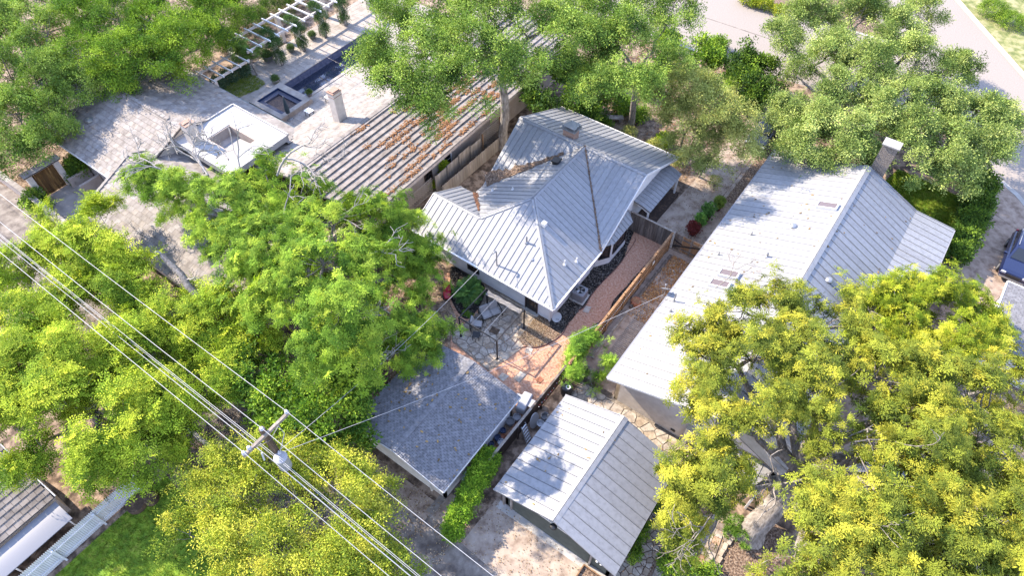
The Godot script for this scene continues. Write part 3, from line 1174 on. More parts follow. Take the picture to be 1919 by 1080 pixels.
func streets() -> void:
	sheet("street", M.road, [[-80, -72.0], [-4.0, -72.0], [-10.0, -79.0], [-24.0, -96.0], [-11.2, -96.0], [-1.75, -85.0], [7.3, -73.7], [20.0, -58.0], [34.0, -40.0], [20.0, -40.0], [9.5, -55.5], [3.0, -61.5], [-2.0, -62.0], [-7.0, -60.5], [-15.0, -59.5], [-80, -58.5]], 0.008, 0.03)
	sheet("drive_apron", M.drive, [[6.7, -43.0], [16.0, -41.5], [20.0, -52.0], [9.8, -55.8], [7.4, -57.5], [7.2, -50.0]], 0.016, 0.03)
	sheet("apron_kerb", M.kerb, [[7.4, -57.5], [9.8, -55.8], [20.0, -45.0], [20.3, -45.3], [10.0, -56.2], [7.5, -57.9]], 0.03, 0.05)
	for j in [[[6.8, -48.4], [14.0, -48.9]], [[7.2, -53.2], [13.0, -51.0]]]:
		sheet("apron_joint", M.dirt, [[j[0][0], j[0][1]], [j[1][0], j[1][1]], [j[1][0], j[1][1] - 0.05], [j[0][0], j[0][1] - 0.05]], 0.021, 0.01)
	sheet("street_joint", M.asphalt, [[-60, -64.95], [-8, -65.9], [-8, -66.02], [-60, -65.07]], 0.013, 0.01)
	sheet("verge", M.verge, [[-11.0, -96.2], [-1.5, -85.25], [7.55, -73.95], [20.3, -58.2], [40, -58], [40, -110], [-11, -110]], 0.1, 0.15)
	var k := MB.new()
	var c := [[-11.2, -96.0], [-1.75, -85.0], [7.3, -73.7], [20.0, -58.0]]
	for i in 3:
		k.rod(Vector3(c[i][0], 0.06, c[i][1]), Vector3(c[i + 1][0], 0.06, c[i + 1][1]), 0.45, 0.16)
	struct(k, "kerb", M.kerb)
	var k2 := MB.new()
	k2.rod(Vector3(-80, 0.05, -72.1), Vector3(-5, 0.05, -72.1), 0.35, 0.14)
	k2.rod(Vector3(-80, 0.05, -58.4), Vector3(-12.5, 0.05, -59.5), 0.3, 0.12)
	struct(k2, "street_kerb", M.kerb)
	sheet("far_bank", M.leafbed, [[-80, -72.2], [-4.4, -72.2], [-10.3, -79.2], [-80, -84]], 0.06, 0.1)


func nrm(a: Vector3, b: Vector3, c: Vector3) -> Vector3:
	var m := (b - a).cross(c - a).normalized()
	return m if m.y > 0 else -m


# a bent or straight pipe through a roof, with a collar
func roof_pipe(root: Node3D, at: Vector3, h: float, r: float, m: Material, called := "vent_pipe") -> void:
	var mb := MB.new()
	mb.lathe(at - Vector3.UP * 0.1, [Vector2(r * 2.4, 0.0), Vector2(r * 2.2, 0.14), Vector2(r * 1.05, 0.22), Vector2(r, 0.24), Vector2(r, h + 0.1), Vector2(r * 0.7, h + 0.1), Vector2(r * 0.7, h - 0.1), Vector2(0, h - 0.1)], 10)
	put(mb, called, m, root)


func hood(root: Node3D, at: Vector3, s: float, m: Material, called := "roof_vent") -> void:
	var mb := MB.new()
	mb.lathe(at - Vector3.UP * 0.08, [Vector2(s * 0.5, 0), Vector2(s * 0.5, s * 0.5), Vector2(s, s * 0.55), Vector2(s * 0.95, s * 0.75), Vector2(s * 0.6, s * 1.1), Vector2(0, s * 1.2)], 12)
	put(mb, called, m, root)


func skylight(root: Node3D, at: Vector3, up: Vector3, m: Vector3, l: float, w: float) -> void:
	var u := up.cross(m).normalized()
	var b := Basis(up, m, up.cross(m).normalized() * -1.0)
	if b.determinant() < 0:
		b.z = -b.z
	var fr := MB.new()
	for s in [-1, 1]:
		fr.box(at + up * s * l * 0.5 + m * 0.1, Vector3(0.08, 0.28, w + 0.08), b)
		fr.box(at + u * s * w * 0.5 + m * 0.097, Vector3(l - 0.08, 0.274, 0.08), b)
	var o := put(fr, "skylight", M.trim, root)
	var g := MB.new()
	g.box(at + m * 0.17, Vector3(l - 0.08, 0.03, w - 0.08), b)
	put(g, "pane", M.skypane, o)


func middle_house() -> void:
	var o := thing("house", "white sided house with crossing hipped and gabled grey seam roof, rust brown valley", "house", Vector3(-19, 0, -31))
	var S := Vector3(-18.5, 5.5, -28.05)
	var J := Vector3(-18.5, 5.5, -34.7)
	var SE := Vector3(-13.123, 2.65, -22.673)
	var VE := Vector3(-13.2, 2.65, -28.85)
	var Fw := Vector3(-24.4, 5.5, -34.7)
	var Fe := Vector3(-13.3, 5.5, -34.7)
	var NW := Vector3(-24.5, 2.65, -40.95)
	var NE := Vector3(-13.4, 2.65, -40.95)
	var VW := Vector3(-24.0, 2.585, -29.3)
	var W0 := Vector3(-21.15, 4.095, -25.4)
	var W1 := Vector3(-25.4, 4.095, -25.4)
	var SW := Vector3(-25.4, 2.65, -22.673)
	M.skypane = mk(0.2, 0.16, 0.16, 0.12)
	var faces := [[SE, S, W0, W1, SW], [SE, VE, J, S], [VE, Fe, J], [Fw, VW, J], [NW, NE, Fe, Fw], [S, J, VW, Vector3(-24.05, 2.558, -28.3), W0], [W1, W0, Vector3(-24.05, 2.558, -28.3), Vector3(-25.4, 2.558, -28.3)]]
	for f in faces:
		var a := []
		for q in f:
			a.append([q.x, q.y, q.z])
		seam_roof(o, a, 0.46, M.seam)
	var ns := nrm(SE, S, W0)
	var ne := nrm(SE, VE, J)
	var nf := nrm(VE, Fe, J)
	var nn := nrm(NW, NE, Fe)
	var nw := nrm(S, J, VW)
	var nf_w := nrm(Fw, VW, J)
	ridge_cap(o, M.seam[1], SE, S, ns, ne, 0.16, "hip_cap")
	ridge_cap(o, M.seam[1], W0, S, ns, nw, 0.14, "hip_cap")
	ridge_cap(o, M.seam[2], S, J, ne, nw, 0.18)
	ridge_cap(o, M.seam[2], Fw, Fe, nf, nn, 0.2)
	ridge_cap(o, M.seam[1], W1, W0, ns, nrm(W1, W0, Vector3(-25.4, 2.558, -28.3)), 0.15)
	# leaf debris and rust in the valleys
	valley_drift(o, VE, J, nrm(SE, VE, J), nf, 0.03, 0.11, M.leafbed, "thin line of rust brown leaves in the long valley")
	valley_drift(o, VW.lerp(J, 0.04), VW.lerp(J, 0.8), nf_w, nw, 0.2, 0.9, M.leafbed, "drift of brown leaves in the roof valley")
	var q0 := Vector3(-24.05, 2.558, -28.3)
	valley_drift(o, q0.lerp(W0, 0.03), q0.lerp(W0, 0.75), nw, nrm(W1, W0, q0), 0.07, 0.3, M.rust, "rusty wedge of leaves in the short valley")
	# fascia, gutters
	trim(o, "gutter", M.trim, SE + Vector3(0.06, -0.06, 0.07), SW + Vector3(0, -0.06, 0.07), 0.12, 0.12)
	trim(o, "gutter", M.trim, SE + Vector3(0.06, -0.06, 0.0), VE + Vector3(0.06, -0.06, 0), 0.11, 0.115)
	trim(o, "gutter", M.trim, NW + Vector3(0, -0.08, -0.05), NE + Vector3(0, -0.08, -0.05), 0.1, 0.12)
	trim(o, "rake_board", M.trim, Fe + Vector3(0.03, -0.12, 0), VE + Vector3(0.03, -0.12, -0.1), 0.05, 0.2)
	trim(o, "rake_board", M.trim, Fe + Vector3(0.03, -0.12, 0), NE + Vector3(0.03, -0.12, 0), 0.051, 0.2)
	trim(o, "rake_board", M.trim, W1 + Vector3(-0.03, -0.12, 0), SW + Vector3(-0.03, -0.12, 0), 0.05, 0.2)
	# walls
	wall(o, M.wall_white, Vector2(-25.0, -23.4), Vector2(-13.76, -23.4), [[0, 2.9], [1, 2.62]], 0.2)
	wall(o, M.wall_white, Vector2(-13.76, -23.6), Vector2(-13.76, -28.7), [[0, 2.7], [1, 2.75]], 0.2)
	wall(o, M.wall_white, Vector2(-13.8, -28.7), Vector2(-13.8, -40.4), [[0, 2.6], [0.513, 5.35], [1, 2.75]], 0.2)
	wall(o, M.wall_white, Vector2(-13.9, -40.45), Vector2(-24.1, -40.45), [[0, 2.8], [1, 2.8]], 0.2)
	wall(o, M.wall_white, Vector2(-24.0, -40.3), Vector2(-24.0, -23.6), [[0, 2.6], [0.335, 5.3], [0.66, 2.5], [1, 2.5]], 0.2)
	wall(o, M.wall_white, Vector2(-25.0, -28.0), Vector2(-25.0, -23.5), [[0, 2.45], [0.6, 3.85], [1, 2.6]], 0.2)
	siding(o, M.wall_boards, Vector2(-24.9, -23.4), Vector2(-13.8, -23.4), 0.15, 2.5, 0.19)
	siding(o, M.wall_boards, Vector2(-13.76, -23.45), Vector2(-13.76, -28.6), 0.15, 2.5, 0.19)
	trim(o, "corner_board", M.trim, Vector3(-13.74, 0, -23.38), Vector3(-13.74, 2.6, -23.38), 0.12, 0.12)
	window(o, Vector3(-20.35, 1.35, -23.36), Vector3(0, 0, 1), 0.95, 1.15, 3, 3, M.black)
	window(o, Vector3(-18.5, 1.6, -23.36), Vector3(0, 0, 1), 0.8, 0.6, 1, 1, M.trim)
	var door := window(o, Vector3(-15.25, 1.05, -23.34), Vector3(0, 0, 1), 0.95, 2.05, 3, 5, M.darkwood[1], "door")
	var kn := MB.new()
	kn.lathe(Vector3(-14.9, 1.0, -23.27), [Vector2(0, -0.03), Vector2(0.035, 0), Vector2(0, 0.03)], 8)
	put(kn, "handle", M.steel, door)
	trim(o, "door_step", M.kerb, Vector3(-15.95, 0.07, -23.2), Vector3(-14.6, 0.07, -23.2), 0.3, 0.14)
	# bay window with its little roof
	var bay := [Vector2(-13.75, -29.3), Vector2(-13.1, -30.3), Vector2(-13.1, -32.6), Vector2(-13.75, -33.5)]
	for i in 3:
		wall(o, M.wall_white, bay[i], bay[i + 1], [[0, 2.35], [1, 2.35]], 0.15, 0.0, "bay_wall")
	window(o, Vector3(-13.07, 1.5, -31.45), Vector3(1, 0, 0), 1.7, 1.2, 4, 3, M.black)
	var bo := Vector3(1.0, 0, 0.65).normalized()
	window(o, Vector3(-13.38, 1.5, -29.83) + bo * 0.02, bo, 0.8, 1.2, 2, 3, M.black)
	seam_roof(o, [[-12.9, 2.36, -30.2], [-12.9, 2.36, -32.9], [-13.8, 2.95, -33.3], [-13.8, 2.95, -30.0]], 0.4, M.seam)
	seam_roof(o, [[-13.75, 2.36, -29.0], [-12.9, 2.36, -30.2], [-13.8, 2.95, -30.0]], 0.4, M.seam)
	seam_roof(o, [[-12.9, 2.36, -32.9], [-13.75, 2.36, -33.8], [-13.8, 2.95, -33.3]], 0.4, M.seam)
	# side porch
	seam_roof(o, [[-12.35, 2.35, -34.5], [-12.35, 2.35, -39.7], [-13.1, 2.62, -39.7], [-13.1, 2.62, -34.5]], 0.4, M.seam)
	seam_roof(o, [[-13.1, 2.62, -34.5], [-13.1, 2.62, -39.7], [-13.8, 2.74, -39.7], [-13.8, 2.74, -34.5]], 0.4, M.seam)
	for z in [-34.7, -39.5]:
		trim(o, "porch_post", M.trim, Vector3(-12.55, 0, z), Vector3(-12.55, 2.34, z), 0.12, 0.12)
		trim(o, "porch_brace", M.trim, Vector3(-12.55, 2.0, z), Vector3(-13.7, 2.5, z), 0.08, 0.08)
	trim(o, "porch_beam", M.trim, Vector3(-12.5, 2.25, -34.55), Vector3(-12.5, 2.25, -39.65), 0.1, 0.14)
	var dk := MB.new()
	dk.box(Vector3(-13.0, 0.2, -37.1), Vector3(1.5, 0.4, 5.3))
	put(dk, "porch_deck", M.darkwood[2], o)
	# roof fittings
	var mast := MB.new()
	mast.cyl(Vector3(-18.18, 2.95, -23.3), Vector3(-18.18, 4.3, -23.3), 0.045, 8)
	mast.tube(PackedVector3Array([Vector3(-18.18, 4.3, -23.3), Vector3(-18.2, 4.42, -23.25), Vector3(-18.25, 4.44, -23.12), Vector3(-18.28, 4.34, -23.05)]), PackedFloat32Array([0.06, 0.07, 0.07, 0.05]), 8)
	put(mast, "service_mast", M.steel, o)
	roof_pipe(o, Vector3(-17.17, 4.08, -25.37), 0.55, 0.06, M.steel)
	hood(o, Vector3(-16.17, 3.69, -24.64), 0.14, M.steel)
	var capb := MB.new()
	capb.box(Vector3(-16.83, 4.78, -26.94), Vector3(0.3, 0.32, 0.34))
	put(capb, "roof_vent", M.trim, o)
	roof_pipe(o, Vector3(-14.33, 3.29, -25.82), 0.45, 0.05, M.trim)
	roof_pipe(o, Vector3(-13.91, 3.07, -26.7), 0.4, 0.05, M.trim)
	var bv := MB.new()
	bv.box(Vector3(-19.48, 5.1, -32.4), Vector3(0.45, 0.24, 0.45), Basis(Vector3.BACK, 0.2))
	bv.box(Vector3(-19.48, 5.27, -32.4), Vector3(0.62, 0.1, 0.6), Basis(Vector3.BACK, 0.2))
	put(bv, "box_vent", M.black, o)
	hood(o, Vector3(-19.25, 5.1, -33.05), 0.12, M.steel)
	roof_pipe(o, Vector3(-20.9, 4.2, -28.9), 0.25, 0.05, M.trim)
	roof_pipe(o, Vector3(-22.6, 3.3, -28.7), 0.22, 0.05, M.trim)
	chimney(o, Vector3(-20.15, 0, -35.35), 0.95, 0.75, 5.0, 6.0, M.brick)
	var cap := MB.new()
	cap.box(Vector3(-20.15, 6.05, -35.35), Vector3(1.25, 0.1, 1.05))
	var cc := Vector3(-20.15, 6.7, -35.35)
	var cs := [Vector3(-20.7, 6.3, -34.9), Vector3(-19.6, 6.3, -34.9), Vector3(-19.6, 6.3, -35.8), Vector3(-20.7, 6.3, -35.8)]
	for i in 4:
		cap.tri(cs[i], cs[(i + 1) % 4], cc)
		cap.box(cs[i].lerp(Vector3(-20.15, 6.3, -35.35), 0.15) - Vector3.UP * 0.1, Vector3(0.05, 0.25, 0.05))
	put(cap, "chimney_cap", M.steel, o)


# single leaves and twigs lying about on a slope
func roof_leaves(root: Node3D, pts: Array, n: int) -> void:
	var p := poly(pts)
	var m: Vector3 = face_axes(p)[0]
	var xf := []
	var cc := []
	for i in n:
		var at := p[0].lerp(p[1], rng.randf()).lerp(p[3].lerp(p[2], rng.randf()), pow(rng.randf(), 1.4))
		at = at + m * 0.02
		xf.append(Transform3D(Basis(Quaternion(Vector3.UP, m)) * Basis(Vector3.UP, rng.randf() * TAU) * Basis.from_scale(Vector3(0.11, 0.02, 0.06) * rng.randf_range(0.6, 1.6)), at))
		cc.append(Color(0.1, 0.07, 0.035).lerp(Color(0.3, 0.2, 0.08), rng.randf()))
	scatter(root, "loose_leaves", unit_box, M.bit, xf, cc)


# leaves lodged where two slopes meet: a ragged skin on both slopes, widest at the foot
func valley_drift(root: Node3D, a: Vector3, b: Vector3, n1: Vector3, n2: Vector3, w0: float, w1: float, m: Material, label: String) -> void:
	var k := 26
	var d := (b - a).normalized()
	var mb := MB.new()
	var xf := []
	for n in [n1, n2]:
		var s: Vector3 = n.cross(d).normalized()
		if s.y < 0:
			s = -s
		var p := PackedVector3Array()
		for i in k:
			p.append(a.lerp(b, float(i) / (k - 1)) + n * 0.05)
		for i in k:
			var t := 1.0 - float(i) / (k - 1)
			var w := lerpf(w1, w0, pow(t, 0.8)) * rng.randf_range(0.45, 1.25) * (1.0 if n == n1 else 0.55)
			p.append(a.lerp(b, t) + s * w + n * 0.05)
			for j in 5:
				xf.append(Transform3D(Basis.from_euler(Vector3(rng.randf() * 0.8, rng.randf() * TAU, rng.randf() * 0.8)).scaled(Vector3.ONE * rng.randf_range(0.06, 0.13)), a.lerp(b, clampf(t + rng.randf_range(-0.02, 0.02), 0, 1)) + s * w * rng.randf_range(0.0, 1.15) + n * 0.07))
		if (p[1] - p[0]).cross(p[k] - p[0]).dot(n) < 0:
			p.reverse()
		mb.slab(p, -n * 0.045)
	var o := put(mb, "valley_debris", m, root)
	o.set_meta("label", label)
	var fl := MB.new()
	fl.box(Vector3.ZERO, Vector3(1, 0.2, 0.6))
	scatter(root, "loose_leaves", fl.mesh(), m, xf)


func chimney(root: Node3D, at: Vector3, wx: float, wz: float, y0: float, y1: float, m: Material) -> void:
	var mb := MB.new()
	mb.box(Vector3(at.x, (y0 + y1) * 0.5 - 0.3, at.z), Vector3(wx, y1 - y0 + 0.6, wz))
	put(mb, "chimney", m, root)


func shingle_garage() -> void:
	var o := thing("garage", "cream walled garage with low grey shingle roof beside the alley", "garage", Vector3(-14.7, 0, -12.6))
	for f in [[[-11.15, 2.42, -9.0], [-11.15, 2.42, -16.25], [-14.7, 3.15, -16.25], [-14.7, 3.15, -9.0]], [[-18.15, 2.42, -16.25], [-18.15, 2.42, -9.05], [-14.7, 3.15, -9.0], [-14.7, 3.15, -16.25]]]:
		tile_roof(o, f, 0.27, 0.135, M.shingles, 0.016, 0.02, "shingle", "shingles", 0, 0.022)
	var xf := []
	for i in 24:
		xf.append(xf_box(Vector3(-14.7, 3.185, -9.15 - i * 0.3), Vector3(0.32, 0.025, 0.29), Basis(Vector3.RIGHT, 0.03)))
	pieces(o, "ridge_shingle", unit_box, M.shingles, xf, "ridge_shingles")
	roof_leaves(o, [[-11.2, 2.47, -9.1], [-11.2, 2.47, -16.1], [-14.6, 3.17, -16.1], [-14.6, 3.17, -9.1]], 40)
	roof_leaves(o, [[-18.1, 2.47, -9.1], [-18.1, 2.47, -16.1], [-14.8, 3.17, -16.1], [-14.8, 3.17, -9.1]], 60)
	wall(o, M.cream, Vector2(-18.0, -9.4), Vector2(-11.55, -9.4), [[0, 2.35], [0.51, 3.02], [1, 2.3]], 0.18)
	wall(o, M.wall_white, Vector2(-11.55, -9.4), Vector2(-11.55, -15.9), [[0, 2.38], [1, 2.38]], 0.18)
	wall(o, M.cream, Vector2(-11.55, -15.9), Vector2(-18.0, -15.9), [[0, 2.3], [0.49, 3.02], [1, 2.35]], 0.18)
	wall(o, M.cream, Vector2(-18.0, -15.9), Vector2(-18.0, -9.4), [[0, 2.3], [1, 2.3]], 0.18)
	siding(o, [M.cream, tint(M.cream, 0.95, 0.95, 0.94)], Vector2(-17.0, -9.4), Vector2(-12.6, -9.4), 0.05, 2.2, 0.4, "door_panel")
	trim(o, "door_frame", M.cream, Vector3(-17.1, 0, -9.33), Vector3(-17.1, 2.3, -9.33), 0.16, 0.1)
	trim(o, "door_frame", M.cream, Vector3(-12.5, 0, -9.33), Vector3(-12.5, 2.3, -9.33), 0.16, 0.1)
	trim(o, "fascia", M.trim, Vector3(-11.13, 2.34, -9.0), Vector3(-11.13, 2.34, -16.25), 0.04, 0.14)
	trim(o, "rake_board", M.trim, Vector3(-11.15, 2.32, -8.98), Vector3(-14.7, 3.05, -8.98), 0.04, 0.14)
	trim(o, "rake_board", M.trim, Vector3(-18.15, 2.32, -8.98), Vector3(-14.7, 3.05, -8.98), 0.041, 0.14)


func metal_garage() -> void:
	var o := thing("garage", "olive green garage with pale grey seam metal roof beside concrete apron", "garage", Vector3(-5.2, 0, -14.3))
	seam_roof(o, [[-9.0, 2.55, -10.7], [-5.2, 3.9, -10.75], [-5.2, 3.9, -17.95], [-9.0, 2.55, -17.85]], 0.56, M.seam_shed, 0.03, 0.02, 0.0, 0.06, 0.028)
	seam_roof(o, [[-1.35, 2.55, -10.7], [-1.5, 2.5, -17.85], [-5.2, 3.9, -17.95], [-5.2, 3.9, -10.75]], 0.56, M.seam_shed, 0.03, 0.02, 0.0, 0.06, 0.028)
	var n1 := nrm(Vector3(-9, 2.55, -10.7), Vector3(-5.2, 3.9, -10.75), Vector3(-5.2, 3.9, -17.95))
	var n2 := Vector3(-n1.x, n1.y, n1.z)
	ridge_cap(o, M.seam_shed[0], Vector3(-5.2, 3.9, -10.72), Vector3(-5.2, 3.9, -17.97), n1, n2, 0.24)
	for s in [[Vector3(-9.0, 2.53, -10.69), Vector3(-5.2, 3.88, -10.74)], [Vector3(-1.35, 2.53, -10.69), Vector3(-5.2, 3.88, -10.74)], [Vector3(-9.0, 2.53, -17.87), Vector3(-5.2, 3.88, -17.97)]]:
		trim(o, "rake_trim", M.seam_shed[1], s[0], s[1], 0.05, 0.12)
	wall(o, M.green_wall, Vector2(-8.55, -11.2), Vector2(-1.75, -11.2), [[0, 2.6], [0.49, 3.8], [1, 2.55]], 0.18)
	wall(o, M.green_wall, Vector2(-1.75, -11.2), Vector2(-1.75, -17.4), [[0, 2.55], [1, 2.5]], 0.18)
	wall(o, M.green_wall, Vector2(-1.75, -17.4), Vector2(-8.55, -17.4), [[0, 2.5], [0.51, 3.8], [1, 2.6]], 0.18)
	wall(o, M.green_wall, Vector2(-8.55, -17.4), Vector2(-8.55, -11.2), [[0, 2.6], [1, 2.6]], 0.18)
	siding(o, [M.green_wall, tint(M.green_wall, 0.92, 0.92, 0.92)], Vector2(-8.0, -11.2), Vector2(-3.0, -11.2), 0.06, 2.15, 0.52, "door_panel")
	for x in [-8.62, -8.1, -2.9]:
		trim(o, "door_post", M.palewood[0], Vector3(x, 0, -11.12), Vector3(x, 2.35, -11.12), 0.14, 0.1)
	trim(o, "door_head", M.cream, Vector3(-8.1, 2.32, -11.12), Vector3(-2.9, 2.32, -11.12), 0.08, 0.1)
	roof_leaves(o, [[-8.9, 2.59, -10.8], [-8.9, 2.59, -17.8], [-5.3, 3.87, -17.8], [-5.3, 3.87, -10.8]], 16)
	roof_leaves(o, [[-1.5, 2.53, -10.8], [-1.6, 2.53, -17.8], [-5.1, 3.87, -17.8], [-5.1, 3.87, -10.8]], 16)
	var lamp := MB.new()
	lamp.lathe(Vector3(-5.2, 2.75, -10.85), [Vector2(0, 0.0), Vector2(0.2, 0.02), Vector2(0.17, 0.1), Vector2(0.05, 0.2), Vector2(0.04, 0.3), Vector2(0, 0.3)], 14)
	lamp.rod(Vector3(-5.2, 3.03, -10.85), Vector3(-5.2, 3.03, -11.12), 0.03, 0.03)
	put(lamp, "barn_light", M.black, o)
	var fl := MB.new()
	fl.box(Vector3(-2.35, 2.3, -10.98), Vector3(0.12, 0.1, 0.14))
	for s in [-0.1, 0.1]:
		fl.cyl(Vector3(-2.35 + s, 2.26, -10.95), Vector3(-2.35 + s * 1.3, 2.18, -10.84), 0.055, 8, 0.075)
	put(fl, "flood_light", M.trim, o)


func white_house() -> void:
	var o := thing("house", "long house with bright white seam metal roof and skylights", "house", Vector3(-0.8, 0, -33))
	seam_roof(o, [[-7.5, 2.9, -20.15], [-0.8, 5.3, -20.15], [-0.8, 5.3, -45.1], [-4.6, 3.94, -45.6], [-4.7, 3.9, -46.3], [-7.5, 2.9, -46.4]], 0.61, M.seam_white, 0.02, 0.02, 0.0, 0.06, 0.022)
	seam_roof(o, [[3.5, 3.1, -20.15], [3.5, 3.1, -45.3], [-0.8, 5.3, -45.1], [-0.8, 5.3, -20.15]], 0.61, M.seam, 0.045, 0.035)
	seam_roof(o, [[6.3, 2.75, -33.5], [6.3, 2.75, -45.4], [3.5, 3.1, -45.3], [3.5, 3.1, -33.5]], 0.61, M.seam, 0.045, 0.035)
	var nw := nrm(Vector3(-7.5, 2.9, -20.15), Vector3(-0.8, 5.3, -20.15), Vector3(-0.8, 5.3, -45.1))
	var ne := nrm(Vector3(3.5, 3.1, -20.15), Vector3(3.5, 3.1, -45.3), Vector3(-0.8, 5.3, -45.1))
	ridge_cap(o, M.seam_white[1], Vector3(-0.8, 5.3, -20.1), Vector3(-0.8, 5.3, -45.12), nw, ne, 0.3)
	trim(o, "gutter", M.plastic_grey, Vector3(-7.54, 2.83, -20.15), Vector3(-7.54, 2.83, -46.4), 0.12, 0.12)
	trim(o, "rake_trim", M.trim, Vector3(-7.5, 2.86, -20.12), Vector3(-0.8, 5.26, -20.12), 0.05, 0.18)
	trim(o, "gutter", M.plastic_grey, Vector3(6.34, 2.68, -33.5), Vector3(6.34, 2.68, -45.4), 0.12, 0.12)
	trim(o, "rake_trim", M.seam[0], Vector3(6.3, 2.73, -45.43), Vector3(3.5, 3.08, -45.33), 0.05, 0.12)
	trim(o, "rake_trim", M.seam[0], Vector3(3.5, 3.08, -45.33), Vector3(-0.8, 5.28, -45.14), 0.05, 0.12)
	wall(o, M.stucco, Vector2(-7.05, -20.75), Vector2(3.2, -20.75), [[0, 2.95], [0.61, 5.15], [1, 3.2]], 0.25)
	wall(o, M.stucco, Vector2(3.2, -20.75), Vector2(3.2, -45.0), [[0, 3.1], [1, 3.1]], 0.25)
	wall(o, M.stucco, Vector2(3.2, -45.0), Vector2(-7.05, -45.0), [[0, 3.1], [0.39, 5.15], [1, 2.95]], 0.25)
	wall(o, M.stucco, Vector2(-7.05, -45.0), Vector2(-7.05, -20.75), [[0, 2.95], [1, 2.95]], 0.25)
	# a shuttered cupboard, a crawl vent and a back porch on the alley wall
	var cup := MB.new()
	cup.box(Vector3(-1.6, 1.05, -20.55), Vector3(1.2, 2.1, 0.4))
	var cb := put(cup, "wall_cupboard", tint(M.stucco, 0.75, 0.77, 0.66), o)
	for y in [1.55, 0.75]:
		var lv := MB.new()
		for i in 6:
			lv.box(Vector3(-1.6, y - 0.15 + i * 0.06, -20.33), Vector3(0.5, 0.03, 0.06), Basis(Vector3.RIGHT, 0.5))
		put(lv, "louvre", M.black, cb)
	var cv := MB.new()
	cv.box(Vector3(-2.9, 0.45, -20.735), Vector3(0.3, 0.2, 0.05))
	put(cv, "crawl_vent", M.black, o)
	var stp := MB.new()
	for i in 3:
		stp.box(Vector3(0.9, 0.1 + i * 0.17, -18.6 - i * 0.32), Vector3(1.1, 0.06, 0.3))
	put(stp, "porch_steps", M.palewood[1], o)
	seam_roof(o, [[0.8, 2.5, -18.9], [2.85, 2.5, -18.9], [2.85, 2.75, -20.6], [0.8, 2.75, -20.6]], 0.5, M.seam_white)
	for x in [0.95, 2.7]:
		trim(o, "porch_post", M.trim, Vector3(x, 0, -19.05), Vector3(x, 2.45, -19.05), 0.12, 0.12)
	chimney(o, Vector3(-0.12, 0, -45.75), 1.05, 0.75, 0.3, 7.2, M.stonework)
	var ct := MB.new()
	ct.box(Vector3(-0.12, 7.24, -45.75), Vector3(1.2, 0.1, 0.9))
	put(ct, "chimney_cap", M.kerb, o)
	# skylights, vents and pipes
	var up := Vector3(6.7, 2.4, 0).normalized()
	skylight(o, Vector3(-1.75, 4.96, -39.65), up, nw, 1.3, 0.62)
	skylight(o, Vector3(-4.82, 3.86, -30.99), up, nw, 1.25, 0.62)
	skylight(o, Vector3(-4.95, 3.81, -29.9), up, nw, 1.25, 0.62)
	hood(o, Vector3(-3.01, 4.5, -36.99), 0.26, M.steel)
	roof_pipe(o, Vector3(-3.42, 4.35, -33.47), 0.35, 0.07, M.steel)
	roof_pipe(o, Vector3(-5.15, 3.73, -35.36), 0.3, 0.04, M.steel)
	roof_pipe(o, Vector3(-6.26, 3.33, -32.71), 0.3, 0.04, M.steel)
	roof_pipe(o, Vector3(-6.93, 3.09, -27.54), 0.8, 0.05, M.steel)
	roof_pipe(o, Vector3(-6.7, 3.2, -26.6), 0.2, 0.04, M.steel)
	roof_pipe(o, Vector3(-2.24, 4.78, -22.19), 0.2, 0.03, M.steel)
	roof_pipe(o, Vector3(-5.0, 3.8, -25.2), 0.25, 0.05, M.steel)
	hood(o, Vector3(0.63, 4.57, -33.68), 0.26, M.steel)
	roof_leaves(o, [[-7.4, 2.94, -20.4], [-7.4, 2.94, -46.0], [-0.9, 5.27, -45.0], [-0.9, 5.27, -20.4]], 70)
	roof_leaves(o, [[3.4, 3.15, -21.0], [3.4, 3.15, -45.0], [-0.6, 5.2, -45.0], [-0.6, 5.2, -21.0]], 40)
	dish(Vector3(-7.75, 2.95, -27.8), 205, "satellite dish on the white house eave above the ribbed walk", 0.34)


func dish(at: Vector3, turn: float, label: String, r: float) -> void:
	var o := own("satellite_dish", label, "satellite dish", at, turn, "satellite dishes")
	var mb := MB.new()
	var pr := []
	for i in 6:
		var t := i / 5.0
		pr.append(Vector2(r * t, r * 0.3 * t * t))
	mb.lathe(Vector3.ZERO, pr, 18)
	for i in 5:
		pass
	var d := put(mb, "reflector", M.plastic_pale, o)
	d.position = Vector3(0, 0.35, 0.1)
	d.rotation_degrees = Vector3(48, 0, 0)
	var arm := MB.new()
	arm.rod(Vector3(0, 0.2, 0.12), Vector3(0, 0.45, r * 1.25), 0.03, 0.03)
	arm.box(Vector3(0, 0.47, r * 1.27), Vector3(0.07, 0.07, 0.12))
	put(arm, "feed_arm", M.plastic_grey, o)
	var mast := MB.new()
	mast.cyl(Vector3(0, -0.05, 0), Vector3(0, 0.33, 0), 0.025, 8)
	put(mast, "mast", M.steel, o)


